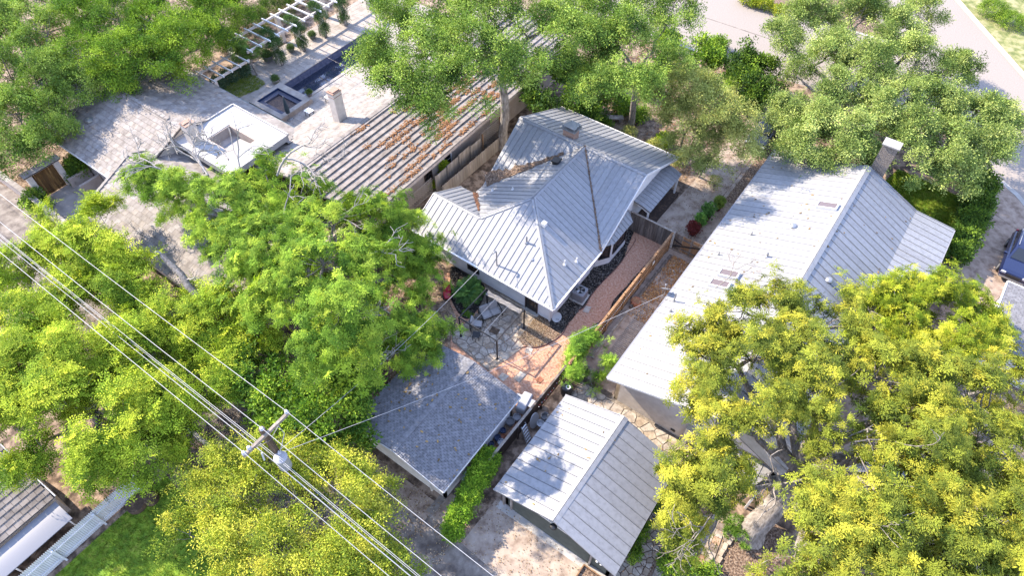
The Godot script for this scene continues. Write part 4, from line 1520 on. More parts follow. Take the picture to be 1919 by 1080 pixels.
func tile_house() -> void:
	var o := thing("house", "rambling courtyard house with grey stepped tile roofs and flat white roof", "house", Vector3(-43, 0, -20))
	# long front wing
	tile_roof(o, [[-55.3, 2.9, -13.0], [-45.0, 2.9, -13.0], [-45.0, 5.15, -18.7], [-55.3, 5.15, -18.7]], 0.5, 0.42, M.tile, 0.05, 0.055)
	tile_roof(o, [[-45.0, 2.9, -25.3], [-55.0, 2.9, -25.3], [-55.3, 5.15, -18.7], [-45.0, 5.15, -18.7]], 0.5, 0.42, M.tile, 0.05, 0.055, "roof_tile", "roof_tiles", 60)
	tile_roof(o, [[-40.3, 2.9, -25.3], [-45.0, 2.9, -25.3], [-45.0, 3.55, -23.4], [-38.5, 3.55, -23.4]], 0.5, 0.42, M.tile, 0.05, 0.055, "roof_tile", "roof_tiles", 40)
	caps(o, Vector3(-55.3, 2.95, -13.0), Vector3(-55.3, 5.2, -18.7), 0.24, [M.tile[3], M.tile[0]], "rake_tile")
	caps(o, Vector3(-55.3, 5.2, -18.7), Vector3(-55.0, 2.95, -25.3), 0.24, [M.tile[3], M.tile[0]], "rake_tile")
	caps(o, Vector3(-55.3, 5.2, -18.7), Vector3(-46.5, 5.2, -18.7), 0.26, [M.tile[1], M.tile[0]])
	caps(o, Vector3(-45.0, 4.1, -15.9), Vector3(-45.0, 5.2, -18.7), 0.24, [M.tile[3], M.tile[0]], "rake_tile")
	caps(o, Vector3(-45.0, 5.2, -18.7), Vector3(-45.0, 3.6, -23.3), 0.24, [M.tile[3], M.tile[1]], "rake_tile")
	wall(o, M.plaster, Vector2(-45.1, -18.7), Vector2(-45.1, -23.3), [[0, 5.05], [1, 3.5]], 0.2, 2.8, "gable")
	wall(o, M.stucco, Vector2(-45.1, -13.2), Vector2(-45.1, -18.7), [[0, 2.8], [1, 5.05]], 0.2, 2.6, "gable")
	trim(o, "gutter", M.trim, Vector3(-55.4, 2.83, -12.95), Vector3(-46.6, 2.83, -12.95), 0.14, 0.12)
	trim(o, "gutter", tint(M.steel, 0.1, 0.16, 0.17), Vector3(-55.0, 2.83, -25.4), Vector3(-40.4, 2.83, -25.4), 0.14, 0.12)
	# wing towards the alley
	tile_roof(o, [[-46.5, 2.35, -9.7], [-29.5, 2.35, -9.7], [-29.5, 4.4, -14.8], [-46.5, 4.4, -14.8]], 0.5, 0.42, M.tile, 0.05, 0.05)
	tile_roof(o, [[-29.5, 3.05, -18.2], [-46.5, 3.05, -18.2], [-46.5, 4.4, -14.8], [-29.5, 4.4, -14.8]], 0.5, 0.42, M.tile, 0.05, 0.05, "roof_tile", "roof_tiles", 80)
	caps(o, Vector3(-46.5, 2.4, -9.7), Vector3(-46.5, 4.45, -14.8), 0.24, [M.tile[3], M.tile[0]], "rake_tile")
	caps(o, Vector3(-46.5, 4.45, -14.8), Vector3(-46.5, 3.1, -18.2), 0.24, [M.tile[3], M.tile[1]], "rake_tile")
	caps(o, Vector3(-46.5, 4.45, -14.8), Vector3(-29.5, 4.45, -14.8), 0.26, [M.tile[1], M.tile[0]])
	# flat deck with its sunken light well
	var fl := MB.new()
	for r in [[-44.9, -43.2, -23.4, -17.8], [-40.0, -38.5, -23.4, -17.8], [-43.2, -40.0, -19.4, -17.8], [-43.2, -40.0, -23.4, -21.6]]:
		fl.box(Vector3((r[0] + r[1]) * 0.5, 4.2, (r[2] + r[3]) * 0.5), Vector3(r[1] - r[0], 0.5, r[3] - r[2]))
	put(fl, "flat_roof", M.flatroof, o)
	trim(o, "parapet", M.flatroof, Vector3(-44.95, 4.48, -23.42), Vector3(-38.45, 4.48, -23.42), 0.12, 0.16)
	trim(o, "parapet", M.flatroof, Vector3(-44.95, 4.48, -17.78), Vector3(-44.95, 4.48, -23.36), 0.12, 0.158)
	var well := MB.new()
	well.box(Vector3(-41.6, 3.5, -20.5), Vector3(3.16, 0.1, 2.16))
	for s in [[-43.15, -20.5, 0.1, 2.2], [-40.05, -20.5, 0.1, 2.2]]:
		well.box(Vector3(s[0], 3.98, s[1]), Vector3(s[2], 0.85, s[3]))
	for z in [-19.45, -21.55]:
		well.box(Vector3(-41.6, 3.98, z), Vector3(3.0, 0.85, 0.1))
	put(well, "light_well", M.plaster, o)
	var wp := MB.new()
	wp.box(Vector3(-41.3, 3.72, -20.5), Vector3(2.2, 0.06, 1.9), Basis(Vector3.BACK, 0.12))
	put(wp, "skylight", M.plastic_grey, o)
	# east wing: pale slope to the court, stepped slope to the neighbour
	tile_roof(o, [[-40.4, 2.9, -20.0], [-34.5, 4.65, -20.0], [-34.5, 4.65, -49.0], [-40.4, 2.9, -49.0]], 0.5, 0.5, [M.tile[0], M.tile[3], M.tile[1]], 0.05, 0.03, "roof_tile", "roof_tiles", 120)
	tile_roof(o, [[-28.1, 3.2, -20.5], [-28.4, 3.2, -49.0], [-34.5, 4.65, -49.0], [-34.5, 4.65, -20.5]], 1.2, 0.52, M.tile_flat, 0.07, 0.11, "roof_slab", "roof_slabs")
	trim(o, "ridge_board", M.tile[2], Vector3(-34.5, 4.78, -20.5), Vector3(-34.5, 4.78, -49.0), 0.3, 0.1)
	trim(o, "gutter", tint(M.steel, 0.1, 0.16, 0.17), Vector3(-40.5, 2.83, -25.4), Vector3(-40.5, 2.83, -49.0), 0.14, 0.12)
	trim(o, "fascia", M.plaster, Vector3(-28.08, 3.05, -20.5), Vector3(-28.38, 3.05, -49.0), 0.08, 0.28)
	# walls
	for w in [[-55.0, -13.5, -46.3, -13.5, 2.85], [-46.2, -10.2, -29.8, -10.2, 2.4], [-55.0, -25.0, -55.0, -13.5, 2.85], [-40.6, -24.9, -55.0, -24.9, 2.85], [-40.0, -49.0, -40.0, -24.9, 2.85], [-28.9, -48.8, -40.0, -48.8, 2.85], [-46.2, -13.5, -46.2, -10.2, 2.6]]:
		wall(o, M.plaster, Vector2(w[0], w[1]), Vector2(w[2], w[3]), [[0, w[4]], [1, w[4]]], 0.3)
	wall(o, M.plaster, Vector2(-55.1, -24.9), Vector2(-55.1, -13.4), [[0, 2.8], [0.54, 5.0], [1, 2.85]], 0.2)
	wall(o, M.plaster, Vector2(-28.95, -10.2), Vector2(-28.95, -48.8), [[0, 3.2], [1, 3.25]], 0.3)
	window(o, Vector3(-28.93, 1.6, -28.5), Vector3(1, 0, 0), 0.8, 1.1, 2, 2, M.darkwood[0])
	window(o, Vector3(-28.93, 1.2, -30.9), Vector3(1, 0, 0), 0.9, 2.0, 1, 3, M.trim, "door")
	# leaf rust lying in drifts on the stepped slope
	var nr := nrm(Vector3(-28.1, 3.2, -20.5), Vector3(-28.4, 3.2, -49.0), Vector3(-34.5, 4.65, -49.0))
	var slope := Vector3(-6.25, 1.45, 0).normalized()
	var bits := []
	var tones := []
	for i in 110:
		var row := clampi(int(rng.randfn(0.5, 0.26) * 11.0), 0, 11)
		var z := -24.0 - 14.0 * pow(rng.randf(), 0.8) - row * 0.25
		var l := rng.randf_range(0.15, 0.8)
		for j in int(l * 90):
			var at := Vector3(-28.2, 3.2, z + rng.randfn(0, l * 0.5)) + slope * (row * 0.52 + 0.42 + clampf(rng.randfn(0, 0.11), -0.2, 0.3)) + nr * (0.15 + rng.randf() * 0.04)
			bits.append(Transform3D(Basis.from_euler(Vector3(rng.randf() * 0.5, rng.randf() * TAU, rng.randf() * 0.5)).scaled(Vector3(0.1, 0.025, 0.06) * rng.randf_range(0.6, 1.5)), at))
			tones.append(Color(0.2, 0.095, 0.045).lerp(Color(0.33, 0.18, 0.09), rng.randf()) * rng.randf_range(0.5, 1.1))
	var rd := scatter(o, "leaf_drifts", unit_box, M.bit, bits, tones)
	rd.set_meta("label", "rust coloured leaf drifts on the stepped slope")
	# chimneys
	chimney(o, Vector3(-43.6, 0, -18.7), 0.75, 0.85, 4.3, 6.2, M.stucco)
	var c1 := MB.new()
	c1.box(Vector3(-43.6, 6.23, -18.7), Vector3(0.8, 0.07, 0.9))
	c1.box(Vector3(-43.7, 6.3, -18.55), Vector3(0.45, 0.1, 0.5))
	put(c1, "chimney_cap", M.brick, o)
	chimney(o, Vector3(-37.1, 0, -27.6), 0.7, 0.85, 3.9, 6.6, M.stucco)
	var c2 := MB.new()
	c2.box(Vector3(-37.1, 6.3, -27.6), Vector3(0.74, 0.05, 0.89))
	c2.box(Vector3(-37.1, 6.64, -27.6), Vector3(0.76, 0.08, 0.92))
	c2.box(Vector3(-37.1, 6.72, -27.6), Vector3(0.56, 0.1, 0.7))
	put(c2, "chimney_cap", M.brick, o)
	var rv := MB.new()
	rv.lathe(Vector3(-53.2, 3.75, -15.6), [Vector2(0.28, 0), Vector2(0.28, 0.25), Vector2(0.34, 0.3), Vector2(0.3, 0.42), Vector2(0, 0.5)], 14)
	put(rv, "roof_vent", M.steel, o)
	var fin := MB.new()
	fin.slab(poly([[-55.0, 5.0, -19.6], [-53.6, 4.7, -19.9], [-54.4, 6.3, -20.2]]), Vector3(-0.5, 0, -0.5))
	put(fin, "roof_fin", M.stucco, o)
	# lower roof towards the west
	var p := thing("outbuilding", "low grey tiled roof under the trees west of the courtyard house", "building", Vector3(-59, 0, -18))
	tile_roof(p, [[-63.5, 2.3, -14.2], [-55.9, 2.3, -14.2], [-55.9, 4.2, -22.0], [-63.5, 4.2, -22.0]], 0.6, 0.6, M.tile, 0.06, 0.07, "roof_tile", "roof_tiles", 120)
	wall(p, M.plaster, Vector2(-63.0, -14.7), Vector2(-56.0, -14.7), [[0, 2.2], [1, 2.2]], 0.3)
	wall(p, M.plaster, Vector2(-56.0, -14.7), Vector2(-56.0, -21.8), [[0, 2.2], [1, 3.9]], 0.3)
	# garden gate with its tiled cap
	var g := thing("garden_gate", "brown wooden double gate between pale posts under a small tiled cap", "gate", Vector3(-53.5, 0, -10.6))
	board_run(g, M.goldwood, Vector3(-53.5, 0.05, -9.75), Vector3(-53.5, 0.05, -11.5), 2.2, 0.145, 0.05, 0.006, 0.0)
	for z in [-9.5, -11.75]:
		trim(g, "post", M.stucco, Vector3(-53.5, 0, z), Vector3(-53.5, 2.4, z), 0.42, 0.4)
	trim(g, "lintel", M.plaster, Vector3(-53.5, 2.45, -9.2), Vector3(-53.5, 2.45, -12.05), 0.5, 0.16)
	for s in [-1, 1]:
		var a := Vector3(-53.5 + s * 0.4, 2.56, 0)
		tile_roof(g, [[a.x, 2.56, -9.1], [a.x, 2.56, -12.15], [-53.5, 2.8, -12.15], [-53.5, 2.8, -9.1]], 0.5, 0.2, M.tile, 0.03, 0.02, "cap_tile", "cap_tiles")
	for z in [-10.1, -11.1]:
		trim(g, "gate_brace", M.goldwood[2], Vector3(-53.45, 0.35, z - 0.4), Vector3(-53.45, 0.35, z + 0.4), 0.08, 0.14)
	var wl := thing("garden_wall", "low plastered garden wall along the alley by the gate", "wall", Vector3(-52, 0, -8.6))
	wall(wl, M.plaster, Vector2(-62, -8.5), Vector2(-46.3, -8.5), [[0, 1.3], [1, 1.3]], 0.3)
	var cap := []
	for i in 32:
		cap.append(xf_box(Vector3(-61.7 + i * 0.48, 1.34, -8.65), Vector3(0.47, 0.06, 0.42)))
	pieces(wl, "coping_tile", unit_box, M.tile, cap, "coping_tiles")
	var w2 := thing("garden_wall", "low plastered wall with flat top before the courtyard house", "wall", Vector3(-51.5, 0, -12.4))
	wall(w2, M.plaster, Vector2(-52.6, -11.6), Vector2(-52.6, -13.4), [[0, 0.9], [1, 0.9]], 0.25)
	wall(w2, M.plaster, Vector2(-51.1, -11.7), Vector2(-51.1, -13.4), [[0, 0.9], [1, 0.9]], 0.25)
	sheet("gate_paving", M.deckstone, [[-53.4, -9.2], [-47.0, -9.2], [-47.0, -13.3], [-53.4, -13.3]], 0.02, 0.03)


func court() -> void:
	# paving round the pool basin
	var mb := MB.new()
	for r in [[-54.5, -49.5, -50.0, -25.4], [-46.2, -40.5, -50.0, -25.4], [-49.5, -46.2, -31.2, -25.4], [-49.5, -46.2, -50.0, -42.5]]:
		mb.box(Vector3((r[0] + r[1]) * 0.5, 0.02, (r[2] + r[3]) * 0.5), Vector3(r[1] - r[0], 0.04, r[3] - r[2]))
	struct(mb, "court_paving", M.deckstone)
	var xf := []
	for i in 24:
		for j in 41:
			var x := -54.2 + i * 0.6
			var z := -49.7 + j * 0.6
			if x > -50.0 and x < -45.7 and z > -43.0 and z < -26.8:
				continue
			if x < -50.4 and z > -31.2 and z < -26.0:
				continue
			xf.append(xf_box(Vector3(x, 0.05, z), Vector3(0.585, 0.03, 0.585)))
	var pav := MB.new()
	pav.box(Vector3(-40.9, 0.02, -26.0), Vector3(0.3, 0.05, 0.3))
	var root := struct(pav, "court_tiles", M.deckstone)
	pieces(root, "paving_tile", unit_box, [M.deckstone, tint(M.deckstone, 0.95, 0.94, 0.93), tint(M.deckstone, 0.9, 0.89, 0.88)], xf, "paving_tiles", 200)
	var pool := thing("swimming_pool", "long dark blue swimming pool with pale coping and end steps", "pool", Vector3(-47.85, -1.2, -36.8))
	var bs := MB.new()
	bs.box(Vector3(-47.85, -1.25, -36.85), Vector3(3.5, 0.1, 11.5))
	bs.box(Vector3(-49.45, -0.6, -36.85), Vector3(0.1, 1.2, 11.3))
	bs.box(Vector3(-46.25, -0.6, -36.85), Vector3(0.1, 1.2, 11.3))
	bs.box(Vector3(-47.85, -0.6, -31.25), Vector3(3.1, 1.2, 0.1))
	bs.box(Vector3(-47.85, -0.6, -42.45), Vector3(3.1, 1.2, 0.1))
	put(bs, "basin", M.basin, pool)
	for i in 3:
		trim(pool, "step", M.basin_step, Vector3(-49.4, -0.95 + i * 0.3, -41.2 - i * 0.4), Vector3(-46.3, -0.95 + i * 0.3, -41.2 - i * 0.4), 0.8 - i * 0.05, 0.3)
	var wt := MB.new()
	wt.box(Vector3(-47.85, -0.66, -36.85), Vector3(3.1, 0.02, 11.1))
	put(wt, "water", M.water, pool)
	for r in [[-49.7, -49.45, -42.7, -31.0], [-46.25, -46.0, -42.7, -31.0]]:
		trim(pool, "coping", M.deckstone, Vector3((r[0] + r[1]) * 0.5, 0.06, r[2]), Vector3((r[0] + r[1]) * 0.5, 0.06, r[3]), r[1] - r[0] + 0.06, 0.06)
	trim(pool, "coping", M.deckstone, Vector3(-49.4, 0.062, -42.6), Vector3(-46.3, 0.062, -42.6), 0.3, 0.064)
	var spa := thing("spa", "square raised spa with dark blue tiles at the end of the pool", "spa", Vector3(-47.3, 0, -28.9))
	var sp := MB.new()
	for r in [[-49.4, -48.9, -31.0, -27.3], [-45.6, -45.1, -31.0, -27.3], [-48.9, -45.6, -27.8, -27.3], [-48.9, -45.6, -31.0, -30.3]]:
		sp.box(Vector3((r[0] + r[1]) * 0.5, 0.28, (r[2] + r[3]) * 0.5), Vector3(r[1] - r[0], 0.5, r[3] - r[2]))
	put(sp, "rim", M.deckstone, spa)
	var si := MB.new()
	si.box(Vector3(-47.25, 0.08, -29.05), Vector3(3.3, 0.06, 2.5))
	put(si, "floor", M.spa_floor, spa)
	var sb := MB.new()
	sb.box(Vector3(-47.25, 0.2, -28.05), Vector3(3.28, 0.2, 0.48))
	sb.box(Vector3(-48.65, 0.2, -29.3), Vector3(0.48, 0.2, 2.0))
	sb.box(Vector3(-47.0, 0.2, -30.08), Vector3(2.8, 0.2, 0.42))
	put(sb, "bench", M.basin_step, spa)
	var tile := MB.new()
	for r in [[-48.88, -29.05, 0.03, 2.48], [-45.62, -29.05, 0.03, 2.48]]:
		tile.box(Vector3(r[0], 0.4, r[1]), Vector3(r[2], 0.22, r[3]))
	for z in [-27.82, -30.28]:
		tile.box(Vector3(-47.25, 0.4, z), Vector3(3.2, 0.22, 0.03))
	put(tile, "tile_band", M.pot_blue, spa)
	grass("court_lawn", [[-54.4, -26.4], [-51.6, -26.4], [-50.8, -29.4], [-51.0, -30.5], [-53.4, -30.7], [-54.4, -30.0]], 5000, "square of dark green grass beside the court pergola")
	# slatted pergola along the far side of the court
	var pg := thing("pergola", "long pale slatted pergola with climbing vines beside the pool", "pergola", Vector3(-53.5, 0, -36))
	trim(pg, "beam", M.stucco, Vector3(-55.0, 2.9, -30.2), Vector3(-55.0, 2.9, -49.0), 0.14, 0.2)
	trim(pg, "beam", M.stucco, Vector3(-52.2, 2.9, -30.4), Vector3(-52.2, 2.9, -49.0), 0.14, 0.2)
	trim(pg, "beam", M.stucco, Vector3(-53.9, 2.35, -25.6), Vector3(-53.9, 2.35, -30.5), 0.14, 0.2)
	trim(pg, "beam", M.stucco, Vector3(-51.9, 2.35, -25.9), Vector3(-51.9, 2.35, -30.2), 0.14, 0.2)
	for i in 17:
		trim(pg, "rafter", M.white, Vector3(-55.3, 3.08, -30.6 - i * 1.08), Vector3(-51.6, 3.08, -30.6 - i * 1.08), 0.1, 0.16)
	for i in 5:
		trim(pg, "rafter", M.white, Vector3(-54.2, 2.53, -26.0 - i * 0.95), Vector3(-51.4, 2.53, -26.0 - i * 0.95), 0.09, 0.15)
	for z in [-33.4, -36.4, -39.4, -42.2, -46.0]:
		trim(pg, "column", M.stucco, Vector3(-52.2, 0, z), Vector3(-52.2, 2.8, z), 0.4, 0.4)
	for z in [-30.4, -36.4, -42.2, -48.6]:
		trim(pg, "column", M.stucco, Vector3(-55.0, 0, z), Vector3(-55.0, 2.8, z), 0.4, 0.4)
	trim(pg, "column", M.stucco, Vector3(-51.9, 0, -26.2), Vector3(-51.9, 2.25, -26.2), 0.3, 0.3)
	trim(pg, "column", M.stucco, Vector3(-53.9, 0, -26.2), Vector3(-53.9, 2.25, -26.2), 0.3, 0.3)
	for v in [[-33.4, "nearest the little lawn"], [-36.4, "second from the little lawn"], [-39.4, "third from the little lawn"], [-42.2, "fourth from the little lawn, by the pool end"]]:
		shrub("climbing_vine", "leafy vine draping over the pergola column " + v[1], [[-51.9, 0.9, v[0], 0.55, 0.95, 0.5], [-52.0, 2.3, v[0], 0.7, 0.8, 0.8], [-52.8, 3.1, v[0], 0.9, 0.4, 0.6]], "oak", [Color(0.03, 0.07, 0.02), Color(0.06, 0.13, 0.03), Color(0.12, 0.2, 0.05)], 0.8, {"category": "vine", "group": "vines on the court pergola"})
	tree("young_tree", "slim young tree over the corner of the court pergola", Vector3(-52.6, 0, -30.9), 0.07, [[-53.0, 2.9, -30.6, 0.9], [-53.4, 3.3, -30.0, 0.8], [-52.5, 2.4, -30.9, 0.6]], "pinnate", [Color(0.08, 0.15, 0.03), Color(0.2, 0.3, 0.05)], 0.7, {"size": 0.8})
	shrub("bed_shrub", "grey green shrubs against the wall beside the court lawn", [[-54.0, 0.4, -27.5, 0.7], [-54.1, 0.5, -28.9, 0.8], [-53.8, 0.4, -30.2, 0.7]], "broad", [Color(0.05, 0.1, 0.05), Color(0.12, 0.18, 0.1)], 0.9)
	# pots
	var pots := [[-53.6, -33.2, 0.62, "round stone tub of leafy plants under the court pergola"], [-53.0, -35.6, 0.4, "grey urn beside the second pergola column"], [-53.0, -38.5, 0.42, "grey urn beside the third pergola column"], [-50.2, -31.1, 0.42, "pale pot with a clipped round bush at the pool corner"], [-45.6, -31.2, 0.32, "pot of spiky grass on the spa wall"]]
	for k in pots.size():
		var q: Array = pots[k]
		var y := 0.5 if k == 4 else 0.06
		var t := own("planter", q[3], "planter", Vector3(q[0], y, q[1]), 0, "planters round the court")
		var r: float = q[2]
		var pm := MB.new()
		pm.lathe(Vector3.ZERO, [Vector2(0, 0), Vector2(r * 0.6, 0), Vector2(r * 0.95, r * 0.9), Vector2(r, r), Vector2(r * 0.86, r), Vector2(r * 0.84, r * 0.8), Vector2(0, r * 0.8)], 18)
		put(pm, "pot", M.pot_grey if k != 3 else M.deckstone, t)
		foliage(t, Vector3(0, r * 1.25, 0), Vector3(r * 0.9, r * 0.75, r * 0.9), "strap" if k == 4 else "oak", 60, [Color(0.05, 0.1, 0.03), Color(0.16, 0.24, 0.06)], 0.7 * r / 0.42)
	# folded parasol, tables, lights over the water
	var um := own("parasol", "folded dark teal parasol standing beside the spa", "parasol", Vector3(-45.0, 0.05, -28.1), 0)
	var cl := MB.new()
	cl.lathe(Vector3(0, 0.7, 0), [Vector2(0.05, 0), Vector2(0.2, 0.05), Vector2(0.22, 0.5), Vector2(0.13, 1.2), Vector2(0.05, 1.65), Vector2(0, 1.7)], 9)
	put(cl, "canopy", mk(0.035, 0.07, 0.09, 0.8), um)
	var po := MB.new()
	po.cyl(Vector3.ZERO, Vector3(0, 2.5, 0), 0.025, 8)
	po.lathe(Vector3.ZERO, [Vector2(0, 0), Vector2(0.3, 0), Vector2(0.28, 0.07), Vector2(0, 0.09)], 14)
	put(po, "pole", M.steel, um)
	for q in [[-43.9, -29.5, "white side table nearest the spa"], [-43.9, -32.0, "white side table beside the tall chimney"]]:
		var t := own("side_table", q[2], "table", Vector3(q[0], 0.04, q[1]), 0, "court side tables")
		var tm := MB.new()
		tm.box(Vector3(0, 0.6, 0), Vector3(0.7, 0.05, 0.6))
		put(tm, "table_top", M.white, t)
		for s in [[-1, -1], [1, -1], [-1, 1], [1, 1]]:
			trim(t, "leg", M.black, Vector3(s[0] * 0.28, 0, s[1] * 0.24), Vector3(s[0] * 0.28, 0.575, s[1] * 0.24), 0.04, 0.04)
	var ch := own("garden_chair", "dark wire garden chair on the deck beside the pool", "chair", Vector3(-43.6, 0.04, -37.8), 30)
	var cm := MB.new()
	cm.box(Vector3(0, 0.42, 0), Vector3(0.5, 0.04, 0.5))
	put(cm, "seat", M.black, ch)
	var cbk := MB.new()
	cbk.box(Vector3(0, 0.72, -0.25), Vector3(0.5, 0.5, 0.03), Basis(Vector3.RIGHT, -0.15))
	put(cbk, "backrest", M.black, ch)
	for s in [[-1, -1], [1, -1], [-1, 1], [1, 1]]:
		trim(ch, "leg", M.black, Vector3(s[0] * 0.22, 0, s[1] * 0.22), Vector3(s[0] * 0.22, 0.4, s[1] * 0.22), 0.03, 0.03)
	var ls := thing("light_string", "string of small bulbs hung across the pool", "light string", Vector3(-52.2, 2.6, -35.4))
	var lm := MB.new()
	var pts := PackedVector3Array()
	for i in 25:
		var t := i / 24.0
		pts.append(Vector3(lerpf(-52.2, -40.6, t), 2.7 - 0.9 * sin(t * PI), lerpf(-35.6, -34.9, t)))
	lm.tube(pts, taper(0.012, 0.012, 24), 4)
	put(lm, "cord", M.palewood[0], ls)
	for i in range(1, 24, 2):
		var bm := MB.new()
		bm.lathe(pts[i] - Vector3.UP * 0.1, [Vector2(0, 0), Vector2(0.035, 0.04), Vector2(0.02, 0.09), Vector2(0, 0.1)], 6)
		put(bm, "bulb", M.white, ls)


func foliage(root: Node3D, at: Vector3, r: Vector3, kind: String, n: int, tones: Array, size: float, called := "foliage") -> void:
	var xf := []
	var cc := []
	for i in n:
		var d := rdir()
		var q := at + d * r * pow(rng.randf(), 0.4)
		var upn := (Vector3.UP * 0.7 + d).normalized()
		var bs := MB.along(rdir())
		bs = Basis(Quaternion(bs.y, upn)) * bs if bs.y.dot(upn) > -0.99 else bs
		xf.append(Transform3D(bs.scaled(Vector3.ONE * size * rng.randf_range(0.6, 1.1)), q))
		cc.append(tones[0].lerp(tones[1], rng.randf()) * rng.randf_range(0.8, 1.2))
	scatter(root, called, clump(kind)[0], M.leaf, xf, cc)


func far_roofs() -> void:
	# shed and smooth awning behind the picket fence
	var s := thing("shed", "shed with brown grey tiled roof in the lower corner", "shed", Vector3(-31, 0, 6))
	tile_roof(s, [[-28.2, 2.2, 3.6], [-28.2, 2.2, 11.0], [-32.6, 3.7, 11.0], [-32.6, 3.7, 3.6]], 0.42, 0.36, M.tile_brown, 0.05, 0.045)
	s.rotation = Vector3.ZERO
	for w in [[-32.4, 3.9, -28.5, 3.9], [-28.5, 11.0, -28.5, 3.9]]:
		wall(s, M.stucco, Vector2(w[0], w[1]), Vector2(w[2], w[3]), [[0, 2.15], [1, 2.15]], 0.2)
	trim(s, "verge_trim", M.trim, Vector3(-28.2, 2.22, 3.55), Vector3(-32.6, 3.72, 3.55), 0.06, 0.14)
	var a := thing("awning", "smooth pale grey rounded metal awning beside the white picket fence", "awning", Vector3(-27.4, 0, 7))
	var am := MB.new()
	var ring := 12
	for i in ring:
		var t0 := float(i) / ring
		var t1 := float(i + 1) / ring
		var p := Vector3(lerpf(-28.15, -26.75, t0), 1.55 + 0.42 * sin((0.18 + 0.72 * (1.0 - t0)) * PI * 0.62), 0.0)
		var q := Vector3(lerpf(-28.15, -26.75, t1), 1.55 + 0.42 * sin((0.18 + 0.72 * (1.0 - t1)) * PI * 0.62), 0.0)
		am.quad(p + Vector3(0, 0, 3.75), p + Vector3(0, 0, 11), q + Vector3(0, 0, 11), q + Vector3(0, 0, 3.75))
		am.quad(p + Vector3(0, -0.05, 3.75), p + Vector3(0, 0, 3.75), q + Vector3(0, 0, 3.75), q + Vector3(0, -0.05, 3.75))
		am.quad(q + Vector3(0, -0.05, 3.75), q + Vector3(0, -0.05, 11), p + Vector3(0, -0.05, 11), p + Vector3(0, -0.05, 3.75))
	put(am, "canopy", M.plastic_grey, a)
	for z in [3.95, 7.0, 10.5]:
		trim(a, "post", M.trim, Vector3(-26.85, 0, z), Vector3(-26.85, 1.72, z), 0.07, 0.07)
	# grey roof at the right edge
	var r := thing("outbuilding", "pale outbuilding with flat grey shingle roof at the edge behind the car", "building", Vector3(12, 0, -39))
	tile_roof(r, [[10.4, 2.6, -36.5], [15.5, 2.6, -36.5], [15.5, 3.0, -42.2], [10.4, 3.0, -42.2]], 0.35, 0.16, M.shingles, 0.012, 0.012, "shingle", "shingles", 0)
	trim(r, "fascia", M.white, Vector3(10.36, 2.58, -36.5), Vector3(10.36, 2.98, -42.25), 0.07, 0.16)
	trim(r, "fascia", M.white, Vector3(10.36, 2.98, -42.25), Vector3(15.5, 2.98, -42.25), 0.07, 0.16)
	wall(r, M.wall_white, Vector2(10.6, -42.0), Vector2(10.6, -36.6), [[0, 2.95], [1, 2.55]], 0.2)
	wall(r, M.wall_white, Vector2(10.6, -36.7), Vector2(15.5, -36.7), [[0, 2.5], [1, 2.5]], 0.2)
	wall(r, M.wall_white, Vector2(15.5, -42.0), Vector2(10.6, -42.0), [[0, 2.9], [1, 2.9]], 0.2)
	# pale roof half hidden at the far upper corner
	var f2 := thing("outbuilding", "small tan roofed building half hidden in the trees at the upper corner", "building", Vector3(-69, 0, -20))
	tile_roof(f2, [[-68.2, 2.6, -18.2], [-66.8, 2.6, -22.5], [-71.0, 3.8, -23.6], [-72.0, 3.8, -19.4]], 0.6, 0.6, [tint(M.tile[0], 0.95, 0.72, 0.55), tint(M.tile[0], 0.88, 0.64, 0.5)], 0.05, 0.05)
	wall(f2, M.cream, Vector2(-68.4, -18.4), Vector2(-67.0, -22.4), [[0, 2.5], [1, 2.5]], 0.2)
	# narrow grey metal roof and cars under the big tree
	var g := thing("lean_to", "grey metal lean-to roof showing through the big yellowing tree", "lean-to", Vector3(8.2, 0, -23.5))
	seam_roof(g, [[6.4, 2.3, -21.0], [10.4, 2.3, -21.0], [10.4, 2.7, -25.0], [6.4, 2.7, -25.0]], 0.45, M.seam)
	for q in [[6.6, -21.2], [10.2, -21.2], [6.6, -24.8], [10.2, -24.8]]:
		trim(g, "post", M.trim, Vector3(q[0], 0, q[1]), Vector3(q[0], 2.25 if q[1] > -23 else 2.63, q[1]), 0.1, 0.1)


